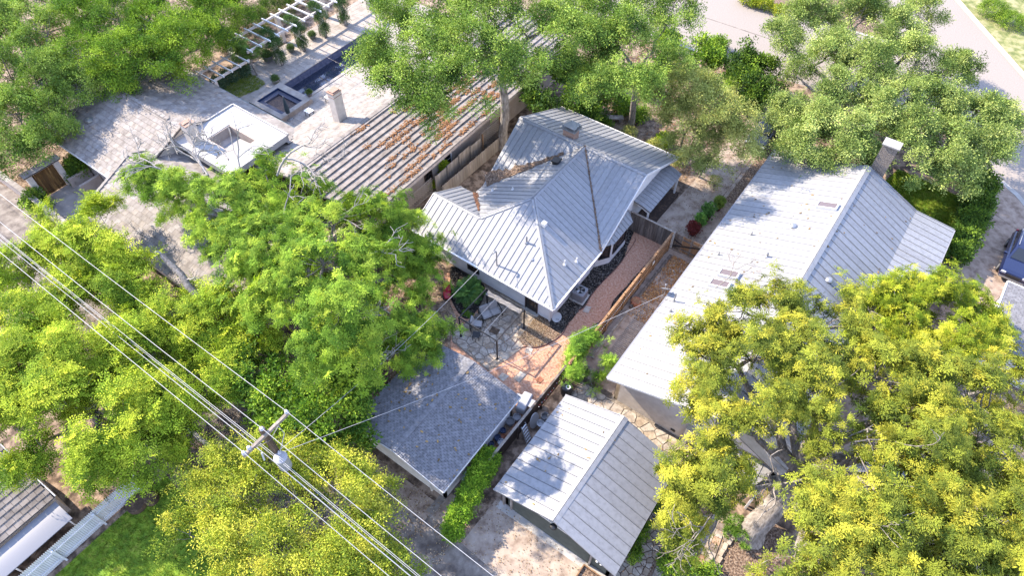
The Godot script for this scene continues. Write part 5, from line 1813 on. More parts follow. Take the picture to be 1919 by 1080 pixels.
func fences() -> void:
	# cedar fence between the two yards
	var f := thing("cedar_fence", "warm cedar board fence with top cap between granite path and side passage", "fence", Vector3(-10.2, 0, -27))
	board_run(f, M.cedar, Vector3(-10.25, 0.03, -20.3), Vector3(-10.2, 0.03, -34.1), 1.75, 0.15, 0.02, 0.008, 0.012)
	for y in [0.35, 0.95, 1.5]:
		trim(f, "rail", M.cedar[1], Vector3(-10.2, y, -20.3), Vector3(-10.15, y, -34.1), 0.05, 0.1)
	for i in 7:
		trim(f, "post", M.cedar[2], Vector3(-10.17, 0, -20.35 - i * 2.27), Vector3(-10.17, 1.84, -20.35 - i * 2.27), 0.11, 0.11)
	trim(f, "cap_rail", M.cedar[3], Vector3(-10.23, 1.82, -20.2), Vector3(-10.18, 1.82, -34.2), 0.16, 0.04)
	var wt := MB.new()
	wt.box(Vector3(-10.1, 1.2, -31.3), Vector3(0.02, 0.3, 0.3))
	put(wt, "notice_plate", M.white, f)
	var ls := thing("light_string", "string of tiny bulbs strung along the cedar fence", "light string", Vector3(-10.1, 1.2, -24.5))
	var cm := MB.new()
	cm.tube(PackedVector3Array([Vector3(-10.12, 1.25, -20.5), Vector3(-10.12, 1.2, -29.5)]), taper(0.008, 0.008, 1), 4)
	put(cm, "cord", M.black, ls)
	var bx := []
	for i in 50:
		bx.append(xf_box(Vector3(-10.11, 1.16 + 0.03 * sin(i * 0.9), -20.6 - i * 0.18), Vector3(0.05, 0.06, 0.05)))
	pieces(ls, "bulb", unit_box, [M.white], bx, "bulbs")
	# back fence of the path
	var b := thing("grey_fence", "weathered grey board fence closing the end of the granite path", "fence", Vector3(-11.9, 0, -34.2))
	board_run(b, M.greywood, Vector3(-13.7, 0.03, -34.2), Vector3(-10.25, 0.03, -34.2), 1.85, 0.17, 0.025, 0.012, 0.03)
	trim(b, "cap_rail", M.palewood[1], Vector3(-13.7, 1.92, -34.22), Vector3(-10.2, 1.88, -34.22), 0.14, 0.05)
	for x in [-13.6, -12.1, -10.4]:
		trim(b, "post", M.greywood[2], Vector3(x, 0, -34.3), Vector3(x, 1.85, -34.3), 0.1, 0.1)
	# drive gate
	var g := thing("drive_gate", "brown board gate with diagonal brace across the side passage", "gate", Vector3(-8.9, 0, -34.35))
	board_run(g, [M.greywood[0], M.greywood[3], M.cedar[2]], Vector3(-10.05, 0.06, -34.4), Vector3(-7.6, 0.06, -34.4), 1.65, 0.16, 0.025, 0.01, 0.04)
	for y in [0.4, 1.4]:
		trim(g, "rail", M.greywood[1], Vector3(-10.0, y, -34.35), Vector3(-7.65, y, -34.35), 0.05, 0.1)
	trim(g, "brace", M.black, Vector3(-10.0, 0.4, -34.31), Vector3(-7.8, 1.42, -34.31), 0.04, 0.09)
	trim(g, "latch", M.black, Vector3(-10.0, 1.1, -34.3), Vector3(-9.3, 0.9, -34.3), 0.05, 0.05)
	# dark fence beside the shingle garage, pale rail on its near half
	var d := thing("dark_fence", "dark stained fence with pale top rail between the two garages", "fence", Vector3(-10.4, 0, -16.2))
	board_run(d, M.darkwood, Vector3(-10.5, 0.03, -12.3), Vector3(-10.4, 0.03, -20.2), 1.45, 0.13, 0.025, 0.03, 0.03)
	trim(d, "cap_rail", M.palewood[0], Vector3(-10.5, 1.52, -12.2), Vector3(-10.46, 1.52, -16.4), 0.16, 0.05)
	trim(d, "cap_rail", M.greywood[1], Vector3(-10.46, 1.515, -16.4), Vector3(-10.4, 1.515, -20.2), 0.13, 0.045)
	for i in 4:
		trim(d, "post", M.darkwood[1], Vector3(-10.36, 0, -12.4 - i * 2.5), Vector3(-10.36, 1.5, -12.4 - i * 2.5), 0.1, 0.1)
	var br := thing("bean_lights", "strand of coloured beads hanging on the dark fence", "light string", Vector3(-10.3, 0.8, -18.2))
	for i in 26:
		var m := MB.new()
		m.lathe(Vector3(-10.28, 0.95 + 0.12 * sin(i * 0.8), -17.0 - i * 0.11), [Vector2(0, 0), Vector2(0.03, 0.03), Vector2(0, 0.06)], 6)
		put(m, "bead", [M.white, M.red, M.terracotta][i % 3], br)
	# old fences between the house and the courtyard house
	var o := thing("old_fence", "low weathered board fence with dark rail beside the big trunk", "fence", Vector3(-27.4, 0, -33))
	board_run(o, M.palewood, Vector3(-27.4, 0.03, -28.4), Vector3(-27.3, 0.03, -37.0), 1.35, 0.14, 0.02, 0.015, 0.05)
	trim(o, "top_rail", M.darkwood[0], Vector3(-27.47, 1.33, -28.4), Vector3(-27.37, 1.33, -37.0), 0.1, 0.09)
	var q := thing("panel_fence", "patched plywood and lattice screen fence along the plastered wall", "fence", Vector3(-28.2, 0, -31.5))
	for i in 4:
		var z0 := -28.4 - i * 1.5
		var pm := MB.new()
		pm.box(Vector3(-28.15, 0.95 + 0.08 * (i % 3), z0 - 0.74), Vector3(0.03, 1.9, 1.46))
		put(pm, "plywood_panel", [M.palewood[0], M.palewood[1], M.palewood[3]][i % 3], q)
		trim(q, "post", M.palewood[1], Vector3(-28.05, 0, z0), Vector3(-28.05, 2.1, z0), 0.09, 0.09)
	lattice(q, -28.15, -34.4, -36.9, 0.4, 2.3, M.palewood[1])
	trim(q, "post", M.cedar[0], Vector3(-28.05, 0, -34.5), Vector3(-28.05, 2.2, -34.5), 0.09, 0.09)
	trim(q, "post", M.cedar[0], Vector3(-28.05, 0, -36.9), Vector3(-28.05, 2.5, -36.9), 0.09, 0.09)
	lattice(q, -28.3, -25.4, -28.2, 0.4, 1.9, M.palewood[0])
	# picket fence
	var w := thing("picket_fence", "white picket fence with two rails beside the shaded lawn", "fence", Vector3(-26.2, 0, 4.5))
	var px := []
	for i in 96:
		px.append(Transform3D(Basis(), Vector3(-26.24, 0.0, 0.15 + i * 0.105)))
	var pk := MB.new()
	pk.slab(poly([[0.011, 0.04, 0.046], [0.011, 0.04, -0.046], [0.011, 1.62, -0.046], [0.011, 1.74, 0.0], [0.011, 1.62, 0.046]]), Vector3(-0.022, 0, 0))
	pieces(w, "picket", pk.mesh(), [M.white, tint(M.white, 0.94, 0.96, 0.96)], px, "pickets")
	for y in [0.35, 1.25]:
		trim(w, "rail", M.white, Vector3(-26.19, y, 0.1), Vector3(-26.19, y, 10.2), 0.05, 0.09)
	for i in 5:
		trim(w, "post", M.white, Vector3(-26.12, 0, 0.6 + i * 2.4), Vector3(-26.12, 1.55, 0.6 + i * 2.4), 0.1, 0.1)
	# little gate by the shingle garage
	var s := thing("side_gate", "rough brown board gate beside the shingle garage wall", "gate", Vector3(-18.7, 0, -9.5))
	board_run(s, M.greywood, Vector3(-19.5, 0.05, -9.5), Vector3(-18.05, 0.05, -9.5), 1.5, 0.13, 0.025, 0.015, 0.08)
	trim(s, "rail", M.cedar[2], Vector3(-19.5, 1.05, -9.46), Vector3(-18.05, 1.05, -9.46), 0.05, 0.09)
	var k := thing("low_wall", "low concrete retaining wall between alley and shaded lawn", "wall", Vector3(-26.5, 0, -3.5))
	var km := MB.new()
	km.box(Vector3(-26.5, 0.16, -3.45), Vector3(6.4, 0.32, 0.22))
	put(km, "wall", M.kerb, k)


func lattice(root: Node3D, x: float, z0: float, z1: float, y0: float, y1: float, m: Material) -> void:
	var d := 0.16
	var span := z0 - z1
	var h := y1 - y0
	for s in [-1, 1]:
		var c := -h
		while c < span:
			var a := maxf(c, 0.0)
			var b := minf(c + h, span)
			if b - a > 0.05:
				var ya := y0 + (a - c) if s > 0 else y1 - (a - c)
				var yb := y0 + (b - c) if s > 0 else y1 - (b - c)
				trim(root, "lath", m, Vector3(x + s * 0.008, ya, z0 - a), Vector3(x + s * 0.008, yb, z0 - b), 0.012, 0.04)
			c += d * 1.414
	for y in [y0, y1]:
		trim(root, "lattice_frame", m, Vector3(x, y, z0), Vector3(x, y, z1), 0.05, 0.05)


func yard_things() -> void:
	# steel pergola over the patio, its shade folded back
	var p := thing("patio_pergola", "black steel pergola frame with folded white shade over the flagstones", "pergola", Vector3(-16.35, 0, -20.25))
	var cs := [Vector3(-17.9, 0, -18.75), Vector3(-14.8, 0, -18.75), Vector3(-14.8, 0, -21.8), Vector3(-17.9, 0, -21.75)]
	for i in 4:
		trim(p, "post", M.black, cs[i] + Vector3.UP * 0.03, cs[i] + Vector3.UP * 2.24, 0.08, 0.08)
		trim(p, "beam", M.black, cs[i] + Vector3.UP * 2.2, cs[(i + 1) % 4] + Vector3.UP * 2.2, 0.05, 0.09)
		var ft := MB.new()
		ft.box(cs[i] + Vector3.UP * 0.05, Vector3(0.18, 0.03, 0.18))
		put(ft, "foot_plate", M.black, p)
	for x in [-16.9, -15.85]:
		trim(p, "shade_wire", M.steel, Vector3(x, 2.2, -18.75), Vector3(x, 2.2, -21.78), 0.02, 0.02)
	var sh := MB.new()
	for i in 6:
		for j in 14:
			var x0 := -17.75 + j * 0.2
			var z := -21.36 - i * 0.06
			var hang := [0.03 + 0.05 * sin(j * 1.3 + i), 0.03 + 0.05 * sin((j + 1) * 1.3 + i)]
			var up := 0.0 if i % 2 else 0.12
			var un := 0.12 if i % 2 else 0.0
			sh.quad(Vector3(x0, 2.06 + up - hang[0], z), Vector3(x0 + 0.2, 2.06 + up - hang[1], z), Vector3(x0 + 0.2, 2.06 + un - hang[1], z - 0.06), Vector3(x0, 2.06 + un - hang[0], z - 0.06))
	put(sh, "folded_shade", M.cushion, p)
	# loveseat, armchair, tables, rug
	var s := own("loveseat", "dark framed patio loveseat with pale grey patterned cushions", "loveseat", Vector3(-17.3, 0.05, -21.3), 63)
	for i in 2:
		var x := -0.34 + i * 0.68
		var m := MB.new()
		soft(m, Vector3(x, 0.42, 0.05), Vector3(0.66, 0.16, 0.66))
		put(m, "seat_cushion", M.cushion, s)
		var m2 := MB.new()
		soft(m2, Vector3(x, 0.72, -0.3), Vector3(0.66, 0.56, 0.16), Basis(Vector3.RIGHT, -0.25))
		put(m2, "back_cushion", M.cushion, s)
	seat_frame(s, 1.46, 0.78)
	var c := own("armchair", "dark framed patio armchair with grey cushion beside the slatted stool", "armchair", Vector3(-17.45, 0.05, -19.95), 118)
	var a1 := MB.new()
	soft(a1, Vector3(0, 0.42, 0.05), Vector3(0.6, 0.16, 0.62))
	put(a1, "seat_cushion", M.cushion, c)
	var a2 := MB.new()
	soft(a2, Vector3(0, 0.72, -0.3), Vector3(0.6, 0.56, 0.16), Basis(Vector3.RIGHT, -0.25))
	put(a2, "back_cushion", M.cushion, c)
	seat_frame(c, 0.74, 0.76)
	for q in [[-17.75, -20.5, 20.0, "grey slatted side table between loveseat and armchair", M.greywood[3]], [-16.95, -19.25, 118.0, "black slatted stool before the patio armchair", M.black]]:
		var t := own("side_table", q[3], "table", Vector3(q[0], 0.05, q[1]), q[2], "patio side tables")
		for i in 5:
			trim(t, "slat", q[4], Vector3(-0.2 + i * 0.1, 0.42, -0.25), Vector3(-0.2 + i * 0.1, 0.42, 0.25), 0.085, 0.03)
		for k in [[-1, -1], [1, -1], [-1, 1], [1, 1]]:
			trim(t, "leg", M.black, Vector3(k[0] * 0.2, 0, k[1] * 0.21), Vector3(k[0] * 0.2, 0.4, k[1] * 0.21), 0.045, 0.045)
	var rg := own("door_mat", "rust brown square mat lying on the flagstones", "mat", Vector3(-16.3, 0.06, -20.45), 8)
	var rm := MB.new()
	rm.box(Vector3(0, 0.012, 0), Vector3(0.62, 0.02, 0.48))
	put(rm, "mat", M.creosote[1], rg)
	# toy car under the tree
	var tc := own("toy_car", "red plastic ride-on toy car under the tree by the house wall", "toy car", Vector3(-20.95, 0.02, -21.0), 40)
	var tb := MB.new()
	loft(tb, [[-0.55, 0.2, 0.26, 0.42], [-0.5, 0.27, 0.16, 0.52], [-0.1, 0.28, 0.14, 0.45], [0.2, 0.28, 0.14, 0.5], [0.5, 0.24, 0.18, 0.42], [0.6, 0.14, 0.24, 0.34]])
	put(tb, "body", M.red, tc)
	var st := MB.new()
	st.box(Vector3(0, 0.62, -0.42), Vector3(0.42, 0.34, 0.08))
	put(st, "seat_back", M.red, tc)
	for k in [[-1, -1], [1, -1], [-1, 1], [1, 1]]:
		var wm := MB.new()
		wm.cyl(Vector3(k[0] * 0.24, 0.14, k[1] * 0.35), Vector3(k[0] * 0.33, 0.14, k[1] * 0.35), 0.14, 12)
		put(wm, "wheel", M.black, tc)
	# air conditioner
	var ac := own("air_conditioner", "grey outdoor air conditioner with top fan on a pale pad", "air conditioner", Vector3(-13.15, 0.04, -26.3), 4)
	var pad := MB.new()
	pad.box(Vector3(0, 0.03, 0), Vector3(1.12, 0.08, 1.12))
	put(pad, "pad", M.kerb, ac)
	var bd := MB.new()
	box_round(bd, 0.45, 0.12, 0.08, 0.84)
	put(bd, "casing", M.plastic_grey, ac)
	var lv := MB.new()
	for i in 9:
		ring_round(lv, 0.456, 0.125, 0.16 + i * 0.065, 0.02)
	put(lv, "louvres", M.pot_grey, ac)
	var tp := MB.new()
	tp.lathe(Vector3(0, 0.84, 0), [Vector2(0.4, 0.004), Vector2(0.4, 0.05), Vector2(0.34, 0.05), Vector2(0.34, 0.0)], 28)
	put(tp, "fan_ring", M.plastic_grey, ac)
	var pit := MB.new()
	pit.lathe(Vector3(0, 0.846, 0), [Vector2(0, 0), Vector2(0.335, 0.0)], 24)
	put(pit, "fan_well", M.black, ac)
	for i in 4:
		var fb := MB.new()
		var an := i * PI / 2 + 0.4
		var d := Vector3(cos(an), 0, sin(an))
		var e := Vector3(-sin(an), 0.25, cos(an)).normalized()
		fb.slab(PackedVector3Array([Vector3(0, 0.872, 0) + d * 0.06 - e * 0.05, Vector3(0, 0.872, 0) + d * 0.06 + e * 0.05, Vector3(0, 0.872, 0) + d * 0.3 + e * 0.1, Vector3(0, 0.872, 0) + d * 0.3 - e * 0.1]), Vector3.DOWN * 0.006)
		put(fb, "fan_blade", M.steel, ac)
	dish(Vector3(-13.2, 0.9, -23.2), 60, "satellite dish on the corner of the white sided house", 0.36)
	# sago palm
	rng.seed = 5
	var sg := own("sago_palm", "sago palm with stiff dark feathered fronds beside the patio", "palm", Vector3(-19.55, 0.03, -21.75), 0)
	var tk := MB.new()
	tk.lathe(Vector3.ZERO, [Vector2(0.2, 0), Vector2(0.22, 0.3), Vector2(0.16, 0.55), Vector2(0, 0.6)], 12)
	put(tk, "trunk", M.bark, sg)
	for i in 46:
		var an := i * 2.4
		var el := lerpf(1.25, 0.12, i / 45.0) + rng.randf_range(-0.1, 0.1)
		frond(sg, Vector3(0, 0.55, 0), an, el, rng.randf_range(1.0, 1.35), [Color(0.07, 0.15, 0.04), Color(0.13, 0.24, 0.05)][i % 2])
	shrub("ground_cover", "low bright green ground cover under the sago palm", [[-18.7, 0.08, -20.45, 0.45, 0.14, 0.25]], "oak", [Color(0.08, 0.18, 0.02), Color(0.2, 0.32, 0.04)], 0.9, {"size": 0.5})
	# potted plants on the drive
	var pl := [[-9.4, -36.6, "maroon pot with red leaved plant nearest the drive gate", 0.3, [Color(0.1, 0.02, 0.02), Color(0.2, 0.04, 0.03)], 0.3], [-9.35, -37.5, "upright leafy green plant in dark pot behind the maroon pot", 0.25, [Color(0.06, 0.16, 0.03), Color(0.16, 0.3, 0.05)], 0.5], [-9.25, -38.6, "bushy potted plant above a dark red pot on the drive", 0.35, [Color(0.05, 0.12, 0.03), Color(0.12, 0.24, 0.04)], 0.5], [-9.0, -40.2, "spiky yellow green clump beside the drive pots", 0.3, [Color(0.12, 0.2, 0.03), Color(0.3, 0.38, 0.07)], 0.4]]
	for k in pl.size():
		var q: Array = pl[k]
		var t := own("potted_plant", q[2], "potted plant", Vector3(q[0], 0.03, q[1]), 0, "potted plants on the drive")
		var r: float = q[3]
		var pm := MB.new()
		pm.lathe(Vector3.ZERO, [Vector2(0, 0), Vector2(r * 0.7, 0), Vector2(r * 0.95, r * 1.3), Vector2(r * 1.02, r * 1.32), Vector2(r, r * 1.45), Vector2(r * 0.86, r * 1.45), Vector2(r * 0.84, r * 1.2), Vector2(0, r * 1.2)], 16)
		put(pm, "pot", M.maroon, t)
		foliage(t, Vector3(0, r * 1.5 + q[5], 0), Vector3(r * 1.3, q[5], r * 1.3), "strap" if k == 3 else "broad", 70, q[4], 0.85)
	# terracotta lid-like stump in the passage
	var sp := own("tree_stump", "round orange brown sawn stump standing in the side passage", "stump", Vector3(-9.65, 0.02, -28.2), 0)
	var sm := MB.new()
	sm.lathe(Vector3.ZERO, [Vector2(0, 0), Vector2(0.36, 0), Vector2(0.38, 0.3), Vector2(0.35, 0.36), Vector2(0.0, 0.38)], 18)
	put(sm, "stump", M.terracotta, sp)
	for i in 4:
		trim(sp, "groove_slat", M.cedar[2], Vector3(-0.24 + i * 0.16, 0.375, -0.2), Vector3(-0.24 + i * 0.16, 0.375, 0.2), 0.1, 0.02)
	# timber edging along the passage
	var te := thing("timber_edging", "long weathered timber lying along the foot of the cedar fence", "timber", Vector3(-9.75, 0, -30.5))
	trim(te, "timber", M.greywood[1], Vector3(-9.75, 0.12, -27.6), Vector3(-9.72, 0.12, -33.6), 0.2, 0.2)
	trim(te, "timber", M.palewood[2], Vector3(-9.72, 0.1, -22.5), Vector3(-9.75, 0.1, -27.4), 0.16, 0.16)
	# clutter between the garages
	var pots := [[-11.3, -15.4, 0.3, 0.5, M.pot_grey, "tall grey pot nearest the covered grill"], [-11.15, -15.9, 0.26, 0.42, M.plastic_grey, "pale grey bucket behind the tall grey pot"], [-11.35, -14.7, 0.2, 0.3, M.pot_blue, "small blue pot beside the terracotta pot"], [-11.1, -14.4, 0.18, 0.28, M.terracotta, "small terracotta pot among the blue pots"], [-11.3, -14.1, 0.22, 0.36, M.pot_blue, "round blue glazed pot in the middle of the pot row"], [-10.95, -14.0, 0.24, 0.34, M.porcelain, "pale blue and white pot beside the fence"], [-11.4, -13.6, 0.17, 0.26, M.pot_blue, "dark blue pot at the foot of the vine"], [-11.15, -13.4, 0.15, 0.22, M.pot_grey, "little grey pot in front of the dark blue pot"]]
	for q in pots:
		var t := own("plant_pot", q[5], "pot", Vector3(q[0], 0.02, q[1]), 0, "pots stored between the garages")
		var pm := MB.new()
		var r: float = q[2]
		var h: float = q[3]
		pm.lathe(Vector3.ZERO, [Vector2(0, 0), Vector2(r * 0.62, 0), Vector2(r, h * 0.7), Vector2(r * 0.85, h * 0.92), Vector2(r * 0.95, h), Vector2(r * 0.78, h), Vector2(r * 0.7, h * 0.75), Vector2(0, h * 0.7)], 16)
		put(pm, "pot", q[4], t)
	var cr := own("crate", "open grey plastic crate lying below the pale fence rail", "crate", Vector3(-11.1, 0.02, -12.9), 25)
	var cb := MB.new()
	cb.box(Vector3(0, 0.02, 0), Vector3(0.6, 0.04, 0.42))
	for i in [-1, 1]:
		cb.box(Vector3(i * 0.29, 0.18, 0), Vector3(0.03, 0.28, 0.42))
		cb.box(Vector3(0, 0.178, i * 0.2), Vector3(0.55, 0.276, 0.03))
	put(cb, "crate_box", M.pot_grey, cr)
	var gr := own("grill", "barbecue under a pale fitted cover at the garage corner", "grill", Vector3(-11.25, 0.02, -16.85), 10)
	var gb := MB.new()
	gb.slab(poly([[-0.62, 0.95, 0.28], [0.62, 0.95, 0.28], [0.62, 0.95, -0.28], [-0.62, 0.95, -0.28]]), Vector3.DOWN * 0.01)
	loft(gb, [[-0.66, 0.3, 0.35, 0.86], [-0.6, 0.33, 0.3, 0.95], [-0.2, 0.34, 0.3, 1.06], [0.3, 0.34, 0.3, 1.05], [0.6, 0.33, 0.3, 0.94], [0.66, 0.28, 0.35, 0.84]])
	put(gb, "cover", M.plastic_pale, gr)
	for k in [[-1, -1], [1, -1], [-1, 1], [1, 1]]:
		trim(gr, "leg", M.black, Vector3(k[0] * 0.24, 0, k[1] * 0.5), Vector3(k[0] * 0.24, 0.34, k[1] * 0.5), 0.05, 0.05)
	var ld := own("ladder", "pale metal step ladder leaning on the dark fence", "ladder", Vector3(-10.15, 0.02, -15.1), 90)
	for s2 in [-1, 1]:
		trim(ld, "stile", M.steel, Vector3(s2 * 0.24, 0, 0.5), Vector3(s2 * 0.2, 1.75, 0.02), 0.05, 0.03)
	for i in 6:
		trim(ld, "rung", M.steel, Vector3(-0.22, 0.25 + i * 0.27, 0.44 - i * 0.072), Vector3(0.22, 0.25 + i * 0.27, 0.44 - i * 0.072), 0.07, 0.03)
	var rt := own("table_top", "white oval table top propped on edge against the dark fence", "table top", Vector3(-10.05, 0.0, -16.2), 0)
	var ot := MB.new()
	var ov := PackedVector3Array()
	for i in 24:
		ov.append(Vector3(0.02 - sin(TAU * i / 24.0) * 0.12, 0.68 + sin(TAU * i / 24.0) * 0.66, -cos(TAU * i / 24.0) * 0.45))
	ot.slab(ov, Vector3(-0.04, -0.006, 0))
	put(ot, "oval_board", M.plastic_pale, rt)
	for q in [[-9.75, -16.9, "stack of blue grey buckets beside the oval table top", M.pot_grey], [-9.75, -16.45, "pale blue basin in front of the bucket stack", M.porcelain]]:
		var t := own("bucket", q[2], "bucket", Vector3(q[0], 0.02, q[1]), 0, "buckets behind the metal garage")
		for i in 3 if q[3] == M.pot_grey else 1:
			var bm := MB.new()
			bm.lathe(Vector3(0, i * 0.14, 0), [Vector2(0, 0), Vector2(0.17, 0), Vector2(0.23, 0.3), Vector2(0.25, 0.31), Vector2(0.21, 0.31), Vector2(0.16, 0.06), Vector2(0, 0.05)], 16)
			put(bm, "tub", q[3], t)
	var bin := own("barrel", "black barrel with white lettered lid by the dark fence", "barrel", Vector3(-9.7, 0.02, -19.3), 0)
	var bb := MB.new()
	bb.lathe(Vector3.ZERO, [Vector2(0, 0), Vector2(0.36, 0), Vector2(0.4, 0.4), Vector2(0.38, 0.85), Vector2(0.33, 0.9), Vector2(0, 0.92)], 18)
	put(bb, "drum", M.black, bin)
	var bl := MB.new()
	bl.lathe(Vector3(0.12, 0.915, 0.05), [Vector2(0.1, 0), Vector2(0.12, 0.01), Vector2(0.15, 0.01), Vector2(0.15, 0)], 16)
	put(bl, "lid_ring", M.white, bin)
	var gt := own("green_bin", "pale green bin half hidden in the vine hedge", "bin", Vector3(-11.05, 0.02, -10.9), 15)
	var gm := MB.new()
	gm.box(Vector3(0, 0.45, 0), Vector3(0.5, 0.9, 0.5))
	put(gm, "bin_body", mk(0.1, 0.2, 0.15, 0.5), gt)
	var gl := MB.new()
	gl.box(Vector3(0, 0.93, 0.02), Vector3(0.56, 0.06, 0.58))
	put(gl, "lid", mk(0.4, 0.5, 0.42, 0.5), gt)
	# raised bed by the metal garage door
	var rb := thing("raised_bed", "timber raised bed with rocks and weeds at the apron edge", "planter", Vector3(-2.4, 0, -10.2))
	for w in [[Vector3(-3.1, 0.15, -9.0), Vector3(-3.1, 0.15, -10.9)], [Vector3(-3.1, 0.15, -10.9), Vector3(-1.5, 0.15, -10.9)], [Vector3(-1.5, 0.15, -10.9), Vector3(-1.5, 0.15, -8.6)]]:
		trim(rb, "edge_board", M.cedar[2], w[0], w[1], 0.06, 0.3)
	var so := MB.new()
	so.box(Vector3(-2.3, 0.1, -9.75), Vector3(1.54, 0.12, 2.2))
	put(so, "soil", M.leafbed, rb)
	for i in 7:
		var rk := MB.new()
		var r := rng.randf_range(0.1, 0.2)
		rk.lathe(Vector3(-2.9 + i * 0.2, 0.15, -9.4 - 0.9 * rng.randf()), [Vector2(0, 0), Vector2(r, r * 0.2), Vector2(r * 0.8, r * 0.8), Vector2(0, r)], 7)
		put(rk, "rock", M.flag[i % 4], rb)
	foliage(rb, Vector3(-2.4, 0.3, -9.5), Vector3(0.5, 0.15, 0.4), "strap", 14, [Color(0.1, 0.2, 0.03), Color(0.25, 0.35, 0.06)], 0.7)
	# sawn stump in the lawn
	for q in [[-25.6, 0.55, 1.3, "larger sawn log round beside the picket fence"], [-25.2, 0.4, 0.6, "smaller sawn log round beside the picket fence"]]:
		var t := own("log_round", q[3], "log", Vector3(q[0], 0.02, q[2]), 0, "log rounds by the picket fence")
		var lm := MB.new()
		var r: float = q[1]
		lm.lathe(Vector3.ZERO, [Vector2(0, 0), Vector2(r, 0), Vector2(r * 0.95, 0.35), Vector2(0, 0.37)], 16)
		put(lm, "log", M.creosote[3], t)
	car(Vector3(11.25, 0.02, -48.0), 0, mk(0.012, 0.022, 0.09, 0.22), "dark blue sport utility car parked on the drive by the hedge")
	car(Vector3(-9.6, 0.02, -50.6), 0, mk(0.015, 0.016, 0.02, 0.25), "black car parked on the drive under the oak")
	# garden seat in the front yard
	var bn := own("garden_bench", "weathered flat stone bench among the front yard shrubs", "bench", Vector3(-21.3, 0.02, -45.0), 35)
	var bt := MB.new()
	bt.box(Vector3(0, 0.42, 0), Vector3(1.5, 0.1, 0.55))
	put(bt, "seat", M.flag[2], bn)
	for s3 in [-1, 1]:
		trim(bn, "leg", M.flag[2], Vector3(s3 * 0.5, 0, 0), Vector3(s3 * 0.5, 0.38, 0), 0.4, 0.2)
	# street sign pole on the far verge
	var sn := own("steel_post", "slim white steel post standing on the far grass verge", "post", Vector3(10.2, 0.1, -80.2), 0)
	var sq := MB.new()
	sq.cyl(Vector3.ZERO, Vector3(0, 4.5, 0), 0.05, 8)
	put(sq, "post", M.white, sn)


func soft(mb: MB, at: Vector3, s: Vector3, b := Basis()) -> void:
	var e := minf(s.x, minf(s.y, s.z)) * 0.3
	mb.box(at, Vector3(s.x, s.y - e * 2, s.z - e * 2), b)
	mb.box(at, Vector3(s.x - e * 2, s.y, s.z - e * 2), b)
	mb.box(at, Vector3(s.x - e * 2, s.y - e * 2, s.z), b)


func seat_frame(o: Node3D, w: float, d: float) -> void:
	for s in [-1, 1]:
		trim(o, "leg", M.black, Vector3(s * w * 0.5, 0, d * 0.46), Vector3(s * w * 0.5, 0.62, d * 0.46), 0.05, 0.05)
		trim(o, "leg", M.black, Vector3(s * w * 0.5, 0, -d * 0.46), Vector3(s * w * 0.5, 0.95, -d * 0.56), 0.05, 0.05)
		trim(o, "arm_rest", M.black, Vector3(s * w * 0.5, 0.63, d * 0.5), Vector3(s * w * 0.5, 0.66, -d * 0.52), 0.07, 0.03)
	trim(o, "seat_rail", M.black, Vector3(-w * 0.5, 0.31, d * 0.44), Vector3(w * 0.5, 0.31, d * 0.44), 0.04, 0.06)
	trim(o, "seat_rail", M.black, Vector3(-w * 0.5, 0.31, -d * 0.44), Vector3(w * 0.5, 0.31, -d * 0.44), 0.04, 0.06)
	trim(o, "back_rail", M.black, Vector3(-w * 0.5, 0.95, -d * 0.56), Vector3(w * 0.5, 0.95, -d * 0.56), 0.04, 0.05)


func box_round(mb: MB, h: float, r: float, y0: float, y1: float) -> void:
	var p := PackedVector3Array()
	for i in 4:
		var c := Vector3([h - r, -(h - r), -(h - r), h - r][i], y1, [-(h - r), -(h - r), h - r, h - r][i])
		for j in 4:
			var a := i * PI / 2 + j * PI / 6
			p.append(c + Vector3(cos(a), 0, -sin(a)) * r)
	mb.slab(p, Vector3.DOWN * (y1 - y0))


func ring_round(mb: MB, h: float, r: float, y: float, t: float) -> void:
	box_round(mb, h, r, y, y + t)


# a body lofted along z through sections [z, half width, y bottom, y top]
func loft(mb: MB, secs: Array) -> void:
	var rings := []
	for s in secs:
		var w: float = s[1]
		var b: float = s[2]
		var t: float = s[3]
		var m := lerpf(b, t, 0.55)
		rings.append(PackedVector3Array([Vector3(-w * 0.92, b, s[0]), Vector3(-w, m, s[0]), Vector3(-w * 0.9, lerpf(m, t, 0.8), s[0]), Vector3(-w * 0.7, t, s[0]), Vector3(w * 0.7, t, s[0]), Vector3(w * 0.9, lerpf(m, t, 0.8), s[0]), Vector3(w, m, s[0]), Vector3(w * 0.92, b, s[0])]))
	for i in rings.size() - 1:
		for j in 8:
			var k := (j + 1) % 8
			mb.quad(rings[i][j], rings[i + 1][j], rings[i + 1][k], rings[i][k])
	for e in [0, rings.size() - 1]:
		var r: PackedVector3Array = rings[e]
		for j in range(1, 7):
			if e == 0:
				mb.tri(r[0], r[j], r[j + 1])
			else:
				mb.tri(r[0], r[j + 1], r[j])


func frond(root: Node3D, at: Vector3, an: float, el: float, l: float, col: Color) -> void:
	var mb := MB.new()
	var d := Vector3(cos(an) * cos(el), sin(el), sin(an) * cos(el))
	var p := at
	for i in 11:
		var s := d.cross(Vector3.UP).normalized()
		var w := 0.3 * sin(PI * (0.12 + 0.85 * i / 11.0))
		mb.col = col * rng.randf_range(0.8, 1.3)
		for k in [-1, 1]:
			leaf(mb, p, (s * k + d * 0.55 + Vector3.UP * 0.15).normalized(), Vector3.UP, w + 0.06, 0.045)
			leaf(mb, p + d * l / 22.0, (s * k + d * 0.55 + Vector3.UP * 0.15).normalized(), Vector3.UP, w + 0.05, 0.04)
		var q := p + d * l / 11.0
		mb.rod(p, q, 0.018, 0.018)
		p = q
		d = (d + Vector3.DOWN * 0.09).normalized()
	put(mb, "frond", M.leaf, root)


